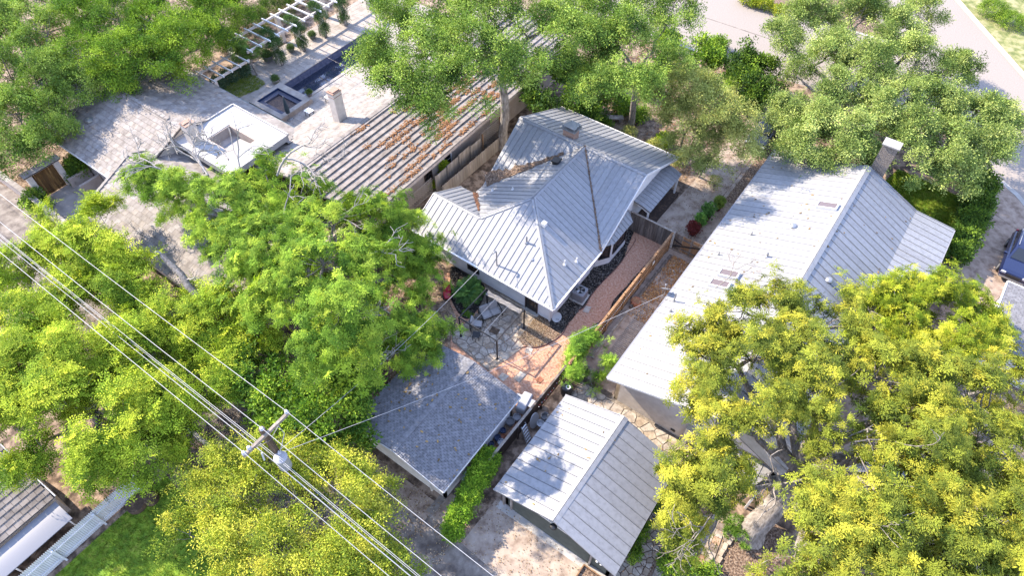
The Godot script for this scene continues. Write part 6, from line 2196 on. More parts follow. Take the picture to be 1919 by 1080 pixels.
func car(at: Vector3, turn: float, paint: StandardMaterial3D, label: String) -> void:
	paint.clearcoat_enabled = true
	paint.clearcoat = 0.6
	paint.clearcoat_roughness = 0.05
	paint.metallic = 0.3
	var o := own("parked_car", label, "car", at, turn, "cars parked on drives")
	var b := MB.new()
	loft(b, [[2.42, 0.78, 0.42, 0.78], [2.35, 0.88, 0.34, 0.9], [2.1, 0.94, 0.3, 1.0], [1.3, 0.97, 0.28, 1.1], [0.95, 0.97, 0.28, 1.14], [0.0, 0.97, 0.28, 1.12], [-1.6, 0.97, 0.3, 1.12], [-2.2, 0.94, 0.34, 1.1], [-2.42, 0.88, 0.42, 1.0]])
	put(b, "body", paint, o)
	var c := MB.new()
	loft(c, [[1.05, 0.8, 1.08, 1.12], [0.25, 0.76, 1.08, 1.68], [-0.4, 0.75, 1.08, 1.74], [-1.7, 0.74, 1.08, 1.72], [-2.05, 0.72, 1.08, 1.62], [-2.36, 0.76, 1.06, 1.1]])
	put(c, "cabin", paint, o)
	var ws := MB.new()
	ws.slab(poly([[-0.66, 1.17, 1.0], [0.66, 1.17, 1.0], [0.52, 1.66, 0.3], [-0.52, 1.66, 0.3]]), Vector3(0, -0.03, -0.02))
	var g := put(ws, "windscreen", M.glass, o)
	g.position += Vector3(0, 0.02, 0.03)
	var rw := MB.new()
	rw.slab(poly([[0.55, 1.2, -2.33], [-0.55, 1.2, -2.33], [-0.5, 1.58, -2.1], [0.5, 1.58, -2.1]]), Vector3(0, -0.03, 0.03))
	put(rw, "rear_window", M.glass, o)
	for s in [-1, 1]:
		for k in [[0.62, -0.25], [-0.32, -1.15], [-1.22, -1.95]]:
			var m := MB.new()
			var q := PackedVector3Array([Vector3(s * 0.795, 1.17, k[0]), Vector3(s * 0.795, 1.17, k[1]), Vector3(s * 0.7, 1.58, k[1] + 0.04), Vector3(s * 0.7, 1.58, minf(k[0], 0.22))])
			if (q[1] - q[0]).cross(q[2] - q[0]).x * s < 0:
				q.reverse()
			m.slab(q, Vector3(-s * 0.03, -0.01, 0))
			put(m, "side_window", M.glass, o)
		trim(o, "roof_rail", M.steel, Vector3(s * 0.58, 1.77, 0.1), Vector3(s * 0.58, 1.75, -1.8), 0.05, 0.05)
		var mr := MB.new()
		mr.box(Vector3(s * 1.06, 1.15, 0.72), Vector3(0.2, 0.15, 0.12))
		put(mr, "wing_mirror", paint, o)
		var hl := MB.new()
		hl.box(Vector3(s * 0.7, 0.84, 2.36), Vector3(0.3, 0.14, 0.1))
		put(hl, "headlight", M.porcelain, o)
		var tl := MB.new()
		tl.box(Vector3(s * 0.74, 0.92, -2.4), Vector3(0.2, 0.3, 0.08))
		put(tl, "tail_light", M.red, o)
		for z in [1.45, -1.45]:
			var w := MB.new()
			w.cyl(Vector3(s * 0.74, 0.36, z), Vector3(s * 0.985, 0.36, z), 0.36, 20)
			var t := put(w, "wheel", M.black, o)
			var r := MB.new()
			r.cyl(Vector3(s * 0.95, 0.36, z), Vector3(s * 1.0, 0.36, z), 0.23, 14)
			put(r, "rim", M.steel, t)
	var gr := MB.new()
	gr.box(Vector3(0, 0.7, 2.41), Vector3(0.9, 0.26, 0.06))
	put(gr, "grille", M.black, o)
	trim(o, "bumper", M.steel, Vector3(-0.8, 0.46, 2.43), Vector3(0.8, 0.46, 2.43), 0.08, 0.12)


func utility_lines() -> void:
	var o := thing("utility_pole", "wooden utility pole with crossarm, insulators and grey transformer", "utility pole", Vector3(-17.55, 0, -4.55))
	var pm := MB.new()
	pm.tube(PackedVector3Array([Vector3(-17.55, -0.1, -4.55), Vector3(-17.55, 5, -4.55), Vector3(-17.55, 9.7, -4.55)]), PackedFloat32Array([0.21, 0.19, 0.16]), 14)
	put(pm, "pole", M.creosote[0], o)
	trim(o, "crossarm", M.palewood[1], Vector3(-17.36, 9.4, -5.95), Vector3(-17.36, 9.4, -3.2), 0.14, 0.17)
	for s in [-1, 1]:
		trim(o, "arm_brace", M.steel, Vector3(-17.34, 9.3, -4.55 + s * 0.8), Vector3(-17.4, 8.7, -4.55), 0.04, 0.02)
	var pins := [Vector3(-17.36, 9.48, -5.85), Vector3(-17.5, 9.68, -4.55), Vector3(-17.36, 9.48, -3.3), Vector3(-17.36, 9.48, -3.6)]
	for p in pins:
		var m := MB.new()
		m.lathe(p, [Vector2(0, 0), Vector2(0.03, 0.0), Vector2(0.03, 0.06), Vector2(0.11, 0.07), Vector2(0.09, 0.13), Vector2(0.06, 0.14), Vector2(0.09, 0.16), Vector2(0.07, 0.22), Vector2(0, 0.24)], 12)
		put(m, "insulator", M.porcelain, o)
	var tm := MB.new()
	tm.lathe(Vector3(-17.1, 6.3, -4.45), [Vector2(0, 0), Vector2(0.3, 0.02), Vector2(0.32, 0.1), Vector2(0.32, 1.0), Vector2(0.34, 1.02), Vector2(0.34, 1.08), Vector2(0.2, 1.16), Vector2(0, 1.18)], 20)
	var t := put(tm, "transformer", M.plastic_pale, o)
	for s in [-1, 1]:
		var m := MB.new()
		m.lathe(Vector3(-17.1 + s * 0.12, 7.44, -4.45 + 0.1 * s), [Vector2(0.06, 0), Vector2(0.08, 0.05), Vector2(0.05, 0.08), Vector2(0.08, 0.12), Vector2(0.04, 0.16), Vector2(0.03, 0.28), Vector2(0, 0.28)], 10)
		put(m, "bushing", M.porcelain, t)
	trim(o, "bracket", M.steel, Vector3(-17.4, 7.1, -4.53), Vector3(-17.2, 7.1, -4.48), 0.1, 0.3)
	var cut := MB.new()
	cut.rod(Vector3(-17.7, 7.9, -4.0), Vector3(-17.6, 7.4, -3.9), 0.07, 0.07)
	put(cut, "fuse_cutout", M.porcelain, o)
	var fj := MB.new()
	fj.tube(PackedVector3Array([Vector3(-17.36, 9.3, -5.2), Vector3(-17.3, 8.4, -5.25), Vector3(-17.2, 7.9, -4.8), Vector3(-17.1, 7.7, -4.5)]), taper(0.02, 0.02, 3), 5)
	put(fj, "jumper_wire", M.wire, o)
	# wires along the alley
	var w := [[9.72, -5.85, 0.015, "power line on the crossarm end nearest the shingle garage"], [9.92, -4.55, 0.015, "power line over the middle of the utility pole"], [9.72, -3.3, 0.015, "power line on the crossarm end nearest the shaded lawn"], [8.3, -4.25, 0.013, "topmost of the four lower wires below the crossarm"], [7.9, -4.05, 0.013, "second of the four lower wires below the crossarm"], [7.4, -4.3, 0.013, "third of the four lower wires below the crossarm"], [6.9, -4.2, 0.013, "lowest of the four lower wires below the crossarm"]]
	for q in w:
		var y: float = q[0]
		var k := thing("power_line", q[3], "wire", Vector3(-17.5, y, q[1]), "wires along the alley")
		var m := MB.new()
		var pts := PackedVector3Array()
		for i in 41:
			var x := -70.0 + i * 2.2
			var u := (x + 17.5) / (52.5 if x < -17.5 else 35.5)
			pts.append(Vector3(x, y - 0.9 * (1.0 - pow(absf(absf(u) * 2.0 - 1.0), 2.0)), q[1] + 0.1 * u))
		m.tube(pts, taper(q[2], q[2], 40), 6)
		put(m, "wire", M.wire, k)
	# service drops
	for q in [[Vector3(-17.4, 7.4, -4.6), Vector3(-18.25, 4.35, -23.1), "service wire from the utility pole to the white sided house mast"], [Vector3(-17.4, 7.2, -4.6), Vector3(-7.7, 3.2, -27.6), "service wire from the utility pole to the white metal roof"]]:
		var a: Vector3 = q[0]
		var b: Vector3 = q[1]
		var k := thing("service_wire", q[2], "wire", a, "service wires")
		var m := MB.new()
		var pts := PackedVector3Array()
		for i in 25:
			var t2 := i / 24.0
			pts.append(a.lerp(b, t2) - Vector3.UP * 0.6 * sin(t2 * PI))
		m.tube(pts, taper(0.013, 0.013, 24), 5)
		put(m, "wire", M.wire, k)


func trees() -> void:
	var west_pecan := tree("pecan_tree", "tall green pecan with bare grey limbs between courtyard house and shingle garage", Vector3(-24.6, 0, -13.6), 0.42, [[-39.9, 7.0, -12.9, 1.50], [-37.1, 7.4, -13.4, 1.60], [-34.2, 7.8, -14.0, 1.80], [-31.8, 8.2, -14.6, 2.10], [-32.4, 7.2, -12.8, 1.50], [-32.4, 9.4, -17.2, 1.10], [-29.7, 8.4, -16.5, 2.20], [-25.6, 9.0, -16.7, 2.20], [-26.0, 6.0, -20.1, 2.30], [-24.0, 4.6, -21.1, 2.10], [-22.1, 3.4, -19.6, 1.50], [-30.1, 7.4, -13.1, 1.70], [-28.2, 6.8, -11.4, 1.60], [-26.6, 9.0, -13.3, 2.10], [-21.6, 11.4, -12.8, 1.90], [-20.0, 10.6, -14.2, 1.60], [-22.2, 4.2, -17.9, 2.00], [-22.6, 9.4, -11.4, 1.90], [-18.5, 11.4, -11.4, 1.70], [-20.2, 4.2, -15.6, 1.90], [-18.2, 3.6, -16.1, 1.20], [-20.1, 8.0, -10.1, 1.80], [-17.9, 7.8, -11.4, 1.70], [-17.8, 4.2, -14.2, 1.30], [-25.9, 6.4, -10.9, 2.00]], "pinnate", [Color(0.07, 0.15, 0.015), Color(0.2, 0.32, 0.03), Color(0.42, 0.52, 0.055)], 0.95, {"size": 0.88, "fork": Vector3(-25.4, 3.2, -14.2)})
	tree("small_tree", "rounded bright green tree against the shingle garage end wall", Vector3(-20.4, 0, -10.6), 0.16, [[-24.0, 4.6, -7.8, 1.40], [-21.9, 5.0, -8.5, 1.70], [-19.6, 4.8, -8.7, 1.80], [-21.4, 3.8, -6.8, 1.40], [-18.9, 3.4, -7.6, 1.30], [-18.2, 4.4, -9.9, 1.50], [-19.5, 5.0, -10.7, 1.40], [-17.6, 3.4, -9.2, 1.00]], "broad", [Color(0.045, 0.11, 0.015), Color(0.15, 0.26, 0.025), Color(0.34, 0.46, 0.04)], 0.95, {})
	tree("lime_tree", "yellow green feathery tree beside the pale tiled slope", Vector3(-39.8, 0, -8.6), 0.25, [[-43.2, 5.4, -8.3, 1.90], [-40.7, 5.8, -9.3, 1.80], [-41.1, 5.4, -6.3, 1.90], [-38.2, 5.8, -7.3, 1.90], [-36.7, 5.0, -7.6, 1.40], [-33.8, 4.4, -7.1, 1.20], [-34.9, 5.2, -6.3, 1.80], [-37.6, 5.0, -5.4, 1.70]], "feather", [Color(0.1, 0.18, 0.014), Color(0.27, 0.37, 0.025), Color(0.5, 0.55, 0.045)], 1.0, {})
	tree("lime_tree", "feathery green tree under the wires in front of the leaning dead trunk", Vector3(-30.2, 0, -7.5), 0.22, [[-31.6, 5.0, -8.1, 1.70], [-28.5, 5.2, -8.2, 1.90], [-26.1, 5.0, -8.2, 1.80], [-28.2, 4.6, -6.5, 1.70], [-25.4, 4.4, -6.5, 1.60], [-30.9, 4.8, -6.3, 1.50], [-27.5, 6.0, -9.7, 1.70], [-25.1, 4.2, -8.2, 1.30]], "feather", [Color(0.1, 0.18, 0.014), Color(0.27, 0.37, 0.025), Color(0.5, 0.55, 0.045)], 0.9, {})
	tree("alley_tree", "large yellow green tree at the lower edge of the wires", Vector3(-31.5, 0, -0.5), 0.3, [[-36.7, 6.0, -1.6, 2.00], [-35.3, 6.0, -3.1, 2.00], [-41.2, 5.5, -3.8, 1.90], [-33.0, 6.4, -0.3, 2.10], [-31.2, 6.6, -1.9, 2.20], [-30.5, 6.0, -3.8, 1.90], [-31.3, 6.0, 1.8, 2.00], [-29.2, 6.6, -0.0, 2.20], [-27.9, 6.4, -1.9, 2.10], [-26.4, 5.6, -3.1, 1.80], [-25.0, 4.4, -2.9, 1.30], [-29.1, 5.4, 2.2, 1.40], [-26.4, 6.0, 0.6, 2.00], [-25.1, 5.4, -1.1, 1.90], [-26.3, 4.6, 1.7, 1.20], [-28.1, 4.4, 2.7, 1.10], [-29.9, 4.6, 3.4, 1.20], [-25.4, 4.6, 0.5, 1.30]], "feather", [Color(0.1, 0.18, 0.014), Color(0.27, 0.37, 0.025), Color(0.5, 0.55, 0.045)], 0.98, {"gaps": -0.08, "spread": 0.9})
	tree("alley_tree", "wide bushy yellowing tree around the utility pole", Vector3(-16.6, 0, -1.6), 0.28, [[-20.7, 4.4, -2.7, 1.40], [-19.5, 4.8, -4.0, 1.40], [-17.8, 4.6, -5.4, 1.30], [-15.4, 4.6, -6.0, 1.40], [-20.2, 4.4, -0.9, 1.40], [-18.2, 5.2, -2.3, 1.70], [-16.1, 5.4, -3.7, 1.70], [-13.9, 5.2, -4.8, 1.70], [-13.5, 4.4, -6.4, 1.10], [-19.6, 4.2, 0.6, 1.30], [-17.3, 5.0, -0.5, 1.70], [-14.9, 5.6, -1.9, 1.80], [-12.3, 5.4, -3.2, 1.80], [-11.7, 4.6, -5.0, 1.30], [-10.2, 4.2, -4.5, 1.10], [-14.7, 5.0, 0.1, 1.70], [-12.0, 5.4, -1.5, 1.80], [-10.3, 5.0, -2.8, 1.40], [-16.4, 4.4, 0.8, 1.40], [-18.3, 3.6, -7.1, 0.80]], "oak", [Color(0.12, 0.18, 0.02), Color(0.33, 0.39, 0.035), Color(0.56, 0.53, 0.07)], 1.5, {"size": 0.78, "gaps": -0.06, "spread": 1.0})
	var east_pecan := tree("pecan_tree", "huge yellowing pecan with thick leaning trunk over the paved terrace", Vector3(3.5, 0, -17.7), 0.62, [[-3.4, 8.5, -22.6, 1.60], [-2.5, 9.0, -25.0, 1.60], [-0.8, 9.4, -25.9, 1.50], [-2.2, 9.0, -19.9, 1.80], [-0.7, 9.8, -21.9, 1.90], [0.9, 10.0, -23.2, 2.00], [2.3, 9.4, -26.8, 1.70], [-0.3, 9.0, -18.3, 1.60], [0.9, 10.0, -19.6, 1.60], [2.8, 10.6, -21.6, 2.10], [4.5, 10.0, -24.3, 2.10], [6.7, 9.6, -25.1, 2.10], [8.9, 9.0, -26.4, 2.00], [10.5, 8.0, -29.8, 1.70], [5.0, 10.8, -20.7, 2.20], [7.3, 10.4, -21.6, 2.20], [9.8, 9.6, -23.3, 2.20], [11.5, 8.6, -26.5, 1.80], [6.1, 10.4, -18.4, 2.10], [8.4, 10.0, -19.6, 2.20], [10.8, 9.4, -21.1, 2.20], [-0.8, 7.0, -15.7, 1.30], [0.4, 8.0, -16.1, 1.50], [-0.3, 6.2, -14.3, 1.10], [0.1, 7.0, -15.5, 1.00], [4.7, 9.6, -16.3, 1.50], [5.9, 9.6, -16.0, 1.90], [8.0, 9.6, -17.0, 2.10], [10.1, 9.2, -17.9, 2.10], [12.1, 8.8, -19.4, 2.00], [4.9, 8.4, -14.1, 1.30], [6.1, 9.0, -14.0, 1.90], [8.1, 9.2, -14.6, 2.00], [10.5, 9.0, -15.9, 2.00], [0.4, 5.0, -13.0, 0.80]], "pinnate", [Color(0.08, 0.115, 0.016), Color(0.24, 0.275, 0.03), Color(0.44, 0.405, 0.045)], 0.8, {"size": 0.88, "fork": Vector3(3.9, 4.6, -20.2)})
	tree("dense_tree", "dense rounded evergreen tree between the white house and the blue car", Vector3(6.8, 0, -35.8), 0.2, [[2.5, 4.4, -34.2, 1.50], [4.1, 5.0, -35.6, 1.80], [6.2, 5.2, -36.1, 1.90], [8.5, 4.6, -36.8, 1.70], [5.4, 5.0, -33.5, 1.90], [7.9, 4.8, -33.9, 1.80], [9.6, 4.0, -35.9, 1.40], [3.9, 4.6, -32.7, 1.60], [6.8, 4.6, -31.4, 1.70]], "pinnate", [Color(0.08, 0.14, 0.012), Color(0.26, 0.33, 0.02), Color(0.5, 0.5, 0.05)], 1.3, {"size": 0.85})
	tree("live_oak", "broad silvery green live oak spreading over the street corner", Vector3(-2.6, 0, -54.0), 0.45, [[-12.5, 5.4, -58.3, 1.70], [-11.7, 6.0, -62.0, 2.00], [-8.4, 6.4, -63.5, 2.10], [-4.5, 6.6, -62.6, 2.00], [-9.6, 5.4, -53.4, 1.50], [-7.9, 6.6, -56.2, 2.00], [-4.5, 7.0, -56.0, 2.10], [-1.6, 6.6, -59.8, 2.00], [1.2, 6.0, -60.1, 1.80], [-6.1, 6.6, -51.1, 1.60], [-2.7, 7.0, -50.3, 1.70], [-0.6, 6.8, -53.0, 1.80], [1.8, 6.4, -53.8, 1.80], [4.3, 6.0, -55.4, 1.90], [6.3, 5.4, -56.3, 1.40], [-8.1, 5.2, -48.6, 1.50], [-5.5, 6.0, -46.7, 1.90], [-3.3, 6.4, -46.9, 1.90], [-5.7, 5.2, -44.7, 1.40], [-3.3, 5.0, -44.9, 1.50], [-1.5, 5.0, -46.6, 1.20], [0.8, 6.4, -49.9, 1.90], [3.1, 6.2, -50.4, 2.00], [5.5, 5.6, -52.3, 1.80], [2.4, 5.4, -48.1, 1.50], [4.6, 4.8, -49.1, 1.50], [-7.4, 6.0, -65.1, 1.70], [-3.5, 6.0, -67.9, 1.80]], "oak", [Color(0.06, 0.11, 0.025), Color(0.22, 0.3, 0.07), Color(0.48, 0.54, 0.17)], 1.15, {"size": 1.05})
	tree("live_oak", "big oak with tall bare trunk standing between the house and the old fence", Vector3(-27.1, 0, -36.2), 0.36, [[-34.5, 12.2, -31.8, 1.85], [-31.5, 12.6, -33.1, 1.94], [-29.3, 12.8, -35.1, 1.94], [-26.4, 12.8, -36.4, 1.94], [-24.1, 12.2, -38.5, 1.85], [-31.7, 11.8, -28.6, 1.67], [-28.9, 12.8, -29.5, 1.94], [-26.6, 13.2, -31.2, 1.94], [-23.9, 13.2, -32.3, 1.85], [-21.9, 12.4, -34.6, 1.76], [-29.3, 11.2, -26.9, 1.41], [-26.9, 11.8, -27.5, 1.41], [-24.8, 12.4, -29.4, 1.50], [-28.4, 9.0, -27.2, 0.97], [-32.5, 9.6, -29.0, 1.06], [-22.6, 11.2, -32.4, 1.23], [-21.9, 11.6, -38.7, 1.67], [-21.1, 9.6, -37.3, 1.41], [-27.5, 9.2, -27.9, 0.88]], "oak", [Color(0.04, 0.09, 0.02), Color(0.17, 0.27, 0.04), Color(0.4, 0.5, 0.1)], 1.05, {"size": 1.05, "gaps": -0.1, "fork": Vector3(-27.3, 8.2, -36.5)})
	tree("street_tree", "dark green oak beyond the grey house roof towards the street", Vector3(-19.6, 0, -44.8), 0.26, [[-23.0, 11.0, -42.8, 1.70], [-20.4, 11.6, -43.8, 1.70], [-18.2, 11.0, -45.3, 1.60], [-20.5, 10.4, -40.4, 1.50], [-18.0, 10.4, -41.8, 1.50], [-19.3, 11.8, -41.0, 1.60], [-24.8, 11.0, -43.4, 1.60], [-19.1, 11.0, -48.0, 1.50], [-20.4, 9.0, -38.9, 1.20], [-17.9, 11.0, -36.6, 1.20], [-16.0, 11.0, -37.2, 1.10], [-18.6, 10.5, -35.1, 1.00], [-15.8, 10.5, -41.0, 1.10]], "oak", [Color(0.04, 0.09, 0.02), Color(0.17, 0.27, 0.04), Color(0.4, 0.5, 0.1)], 1.15, {"size": 1.0, "gaps": -0.1, "fork": Vector3(-19.2, 6.5, -43.6)})
	tree("front_shrub_tree", "dark bushy evergreen filling the gap behind the grey house roof", Vector3(-24.6, 0, -46.0), 0.18, [[-27.2, 3.6, -44.0, 1.60], [-24.0, 3.0, -42.5, 1.50], [-25.3, 2.8, -41.1, 1.40], [-23.9, 3.4, -44.8, 1.50], [-27.1, 3.0, -41.3, 1.30], [-22.6, 2.0, -42.0, 1.10], [-21.4, 2.4, -44.5, 1.10]], "broad", [Color(0.025, 0.06, 0.013), Color(0.08, 0.15, 0.02), Color(0.2, 0.3, 0.03)], 1.0, {})
	tree("shade_tree", "dark green tree over the small tan roof at the upper corner", Vector3(-60.5, 0, -15.5), 0.35, [[-66.3, 7.0, -18.1, 2.20], [-68.5, 7.4, -21.6, 2.20], [-67.5, 7.4, -24.0, 2.20], [-68.6, 6.0, -16.4, 2.00], [-59.6, 6.0, -11.6, 2.00], [-62.4, 7.4, -19.0, 2.20], [-60.6, 6.8, -14.8, 2.20], [-57.1, 7.0, -16.0, 2.10], [-56.3, 6.0, -12.3, 2.00], [-54.4, 5.6, -13.6, 1.70], [-54.4, 4.8, -10.1, 1.70], [-53.3, 4.8, -11.6, 1.30], [-55.1, 6.4, -16.8, 1.70]], "oak", [Color(0.04, 0.09, 0.02), Color(0.17, 0.27, 0.04), Color(0.4, 0.5, 0.1)], 1.0, {})
	tree("shade_tree", "spreading green tree shading the tiled roof fin", Vector3(-57.5, 0, -22.8), 0.35, [[-61.0, 7.6, -21.6, 2.20], [-64.0, 7.6, -26.1, 2.20], [-60.9, 7.4, -28.9, 2.20], [-57.7, 8.0, -23.2, 2.30], [-54.4, 8.0, -24.5, 2.20], [-57.0, 7.0, -18.8, 2.00], [-53.5, 7.6, -20.2, 2.20], [-51.5, 7.2, -21.5, 2.00], [-52.0, 7.4, -24.5, 2.00], [-53.7, 6.4, -18.7, 1.50]], "oak", [Color(0.045, 0.11, 0.015), Color(0.15, 0.26, 0.025), Color(0.34, 0.46, 0.04)], 1.0, {})
	tree("shade_tree", "dark tree beyond the slatted pergola", Vector3(-60.0, 0, -33.5), 0.3, [[-55.0, 6.4, -29.7, 2.20], [-59.6, 6.4, -32.1, 2.00], [-58.1, 7.0, -27.2, 1.80], [-54.4, 6.8, -27.1, 2.20], [-53.7, 5.6, -28.0, 1.60], [-53.8, 5.0, -25.5, 1.30], [-53.4, 5.0, -23.3, 1.30], [-56.4, 6.0, -33.0, 1.60]], "oak", [Color(0.045, 0.11, 0.015), Color(0.15, 0.26, 0.025), Color(0.34, 0.46, 0.04)], 1.05, {})
	tree("wispy_tree", "airy pale leaved tree with thin grey stems in the front yard", Vector3(-14.4, 0, -43.6), 0.1, [[-15.7, 6.6, -42.8, 1.30], [-14.1, 8.2, -42.4, 1.60], [-12.0, 8.2, -42.0, 1.60], [-10.3, 7.6, -41.9, 1.30], [-13.9, 6.4, -42.0, 1.30], [-15.7, 5.4, -42.3, 1.00], [-12.3, 5.6, -42.8, 1.20], [-15.7, 7.0, -45.2, 1.20]], "oak", [Color(0.16, 0.2, 0.05), Color(0.34, 0.37, 0.1), Color(0.53, 0.51, 0.15)], 0.75, {})
	tree("wispy_tree", "thin yellowish tree between the drive and the front porch", Vector3(-11.9, 0, -42.8), 0.08, [[-11.9, 5.0, -41.3, 1.10], [-10.3, 6.0, -42.1, 1.30], [-12.1, 4.0, -40.4, 1.00], [-10.2, 4.0, -41.0, 1.00], [-8.8, 4.4, -42.5, 1.00], [-10.6, 6.4, -44.4, 1.30], [-9.6, 5.8, -43.3, 1.10], [-14.0, 4.0, -41.3, 0.90]], "oak", [Color(0.16, 0.2, 0.05), Color(0.34, 0.37, 0.1), Color(0.53, 0.51, 0.15)], 0.5, {})
	tree("front_shrub_tree", "dark glossy evergreen beside the street and the drive", Vector3(-13.4, 0, -57.5), 0.15, [[-14.8, 2.8, -56.0, 1.40], [-12.7, 2.8, -56.0, 1.50], [-13.0, 2.4, -53.5, 1.30], [-11.2, 2.4, -53.8, 1.30], [-14.4, 2.2, -54.3, 1.00]], "broad", [Color(0.025, 0.06, 0.013), Color(0.08, 0.15, 0.02), Color(0.2, 0.3, 0.03)], 1.0, {})
	tree("front_shrub_tree", "leafy green bush tree at the street edge above the front yard", Vector3(-17.4, 0, -55.0), 0.12, [[-18.6, 2.6, -56.3, 1.30], [-19.5, 2.4, -54.9, 1.30], [-17.2, 2.2, -55.9, 1.00], [-18.1, 1.8, -54.5, 1.00]], "broad", [Color(0.045, 0.11, 0.015), Color(0.15, 0.26, 0.025), Color(0.34, 0.46, 0.04)], 0.9, {})
	tree("hedge_tree", "bushy light green shrub at the cedar fence end beside the white roof", Vector3(-9.4, 0, -21.4), 0.07, [[-10.2, 1.7, -21.7, 0.60], [-9.3, 1.9, -22.4, 0.65], [-9.8, 1.2, -20.6, 0.55], [-8.8, 1.1, -20.9, 0.60], [-10.1, 2.0, -22.5, 0.40], [-8.6, 1.4, -22.1, 0.50], [-9.5, 1.6, -21.2, 0.60], [-10.4, 1.2, -21.4, 0.35]], "feather", [Color(0.07, 0.15, 0.02), Color(0.18, 0.32, 0.03), Color(0.34, 0.48, 0.06)], 3.4, {"size": 0.6, "cluster": 0.3})
	shrub("garden_shrub", "dark shrubs crowding the far side of the slatted pergola", [[-58.86, 1.20, -35.80, 2.00, 1.40, 2.00], [-59.03, 1.20, -39.52, 2.00, 1.40, 2.00], [-58.21, 1.00, -32.46, 1.60, 1.20, 1.60], [-59.68, 1.20, -43.11, 2.00, 1.40, 2.00]], "oak", [Color(0.025, 0.06, 0.013), Color(0.08, 0.15, 0.02), Color(0.2, 0.3, 0.03)], 0.8, {})
	shrub("hedge", "clipped dark green hedge between the front lawn and the drive", [[7.20, 1.00, -53.91, 1.10, 1.20, 1.20], [7.36, 1.00, -51.43, 1.20, 1.30, 1.20], [7.35, 1.00, -48.95, 1.20, 1.30, 1.20], [7.45, 0.90, -47.11, 1.10, 1.10, 1.10], [7.33, 0.80, -45.49, 1.00, 1.00, 1.00]], "broad", [Color(0.025, 0.06, 0.013), Color(0.08, 0.15, 0.02), Color(0.2, 0.3, 0.03)], 1.0, {"size": 0.9, "category": "hedge"})
	shrub("vine_hedge", "thick green vine smothering the fence beside the concrete apron", [[-10.62, 1.00, -11.74, 0.75, 0.90, 0.80], [-10.79, 0.90, -12.48, 0.70, 0.80, 0.60], [-10.47, 1.00, -11.05, 0.70, 0.90, 0.80], [-10.26, 1.00, -10.04, 0.70, 0.90, 0.80], [-10.04, 1.00, -8.90, 0.65, 0.90, 0.80], [-9.80, 0.90, -8.03, 0.60, 0.80, 0.60], [-12.05, 0.90, -12.82, 0.50, 0.70, 0.60]], "broad", [Color(0.06, 0.14, 0.015), Color(0.17, 0.31, 0.02), Color(0.32, 0.46, 0.04)], 1.1, {"size": 0.55, "category": "hedge"})
	shrub("garden_shrub", "rounded dark shrub nearest the grey house eave", [[-21.33, 0.60, -46.65, 1.10, 0.83, 1.10]], "broad", [Color(0.045, 0.11, 0.015), Color(0.15, 0.26, 0.025), Color(0.34, 0.46, 0.04)], 0.8, {"group": "shrubs in the front yard"})
	shrub("garden_shrub", "bright leaved shrub in the shade of the street oak", [[-20.93, 0.60, -50.40, 1.20, 0.90, 1.20]], "broad", [Color(0.045, 0.11, 0.015), Color(0.15, 0.26, 0.025), Color(0.34, 0.46, 0.04)], 0.8, {"group": "shrubs in the front yard"})
	shrub("garden_shrub", "dark shrub under the street oak", [[-23.54, 0.60, -48.51, 1.10, 0.83, 1.10]], "broad", [Color(0.025, 0.06, 0.013), Color(0.08, 0.15, 0.02), Color(0.2, 0.3, 0.03)], 0.8, {"group": "shrubs in the front yard"})
	shrub("garden_shrub", "sunlit leafy shrub beside the street", [[-21.35, 0.60, -54.86, 1.20, 0.90, 1.20]], "broad", [Color(0.045, 0.11, 0.015), Color(0.15, 0.26, 0.025), Color(0.34, 0.46, 0.04)], 0.8, {"group": "shrubs in the front yard"})
	shrub("garden_shrub", "low pale shrub beside the stone bench", [[-19.07, 0.60, -43.66, 0.70, 0.52, 0.70]], "oak", [Color(0.16, 0.2, 0.05), Color(0.34, 0.37, 0.1), Color(0.53, 0.51, 0.15)], 0.5, {"group": "shrubs in the front yard"})
	shrub("garden_shrub", "low lime green shrub near the front eave", [[-16.12, 0.60, -44.47, 0.80, 0.60, 0.80]], "broad", [Color(0.1, 0.18, 0.014), Color(0.27, 0.37, 0.025), Color(0.5, 0.55, 0.045)], 0.8, {"group": "shrubs in the front yard"})
	shrub("garden_shrub", "dry straggling shrub near the front eave", [[-16.53, 0.60, -43.32, 0.80, 0.60, 0.80]], "oak", [Color(0.16, 0.2, 0.05), Color(0.34, 0.37, 0.1), Color(0.53, 0.51, 0.15)], 0.5, {"group": "shrubs in the front yard"})
	shrub("garden_shrub", "dry feathery shrub at the porch corner", [[-14.08, 0.60, -42.99, 0.90, 0.68, 0.90]], "oak", [Color(0.16, 0.2, 0.05), Color(0.34, 0.37, 0.1), Color(0.53, 0.51, 0.15)], 0.5, {"group": "shrubs in the front yard"})
	shrub("garden_shrub", "small green shrub behind the stone bench", [[-19.59, 0.60, -46.48, 0.80, 0.60, 0.80]], "broad", [Color(0.045, 0.11, 0.015), Color(0.15, 0.26, 0.025), Color(0.34, 0.46, 0.04)], 0.8, {"group": "shrubs in the front yard"})
	shrub("garden_shrub", "yellow green shrub beside the drive under the oak", [[-12.32, 0.60, -53.66, 1.00, 0.75, 1.00]], "broad", [Color(0.1, 0.18, 0.014), Color(0.27, 0.37, 0.025), Color(0.5, 0.55, 0.045)], 0.8, {"group": "shrubs in the front yard"})
	shrub("garden_shrub", "thin dry weeds at the drive edge", [[-10.42, 0.60, -42.43, 0.60, 0.45, 0.60]], "oak", [Color(0.16, 0.2, 0.05), Color(0.34, 0.37, 0.1), Color(0.53, 0.51, 0.15)], 0.5, {"group": "shrubs in the front yard"})
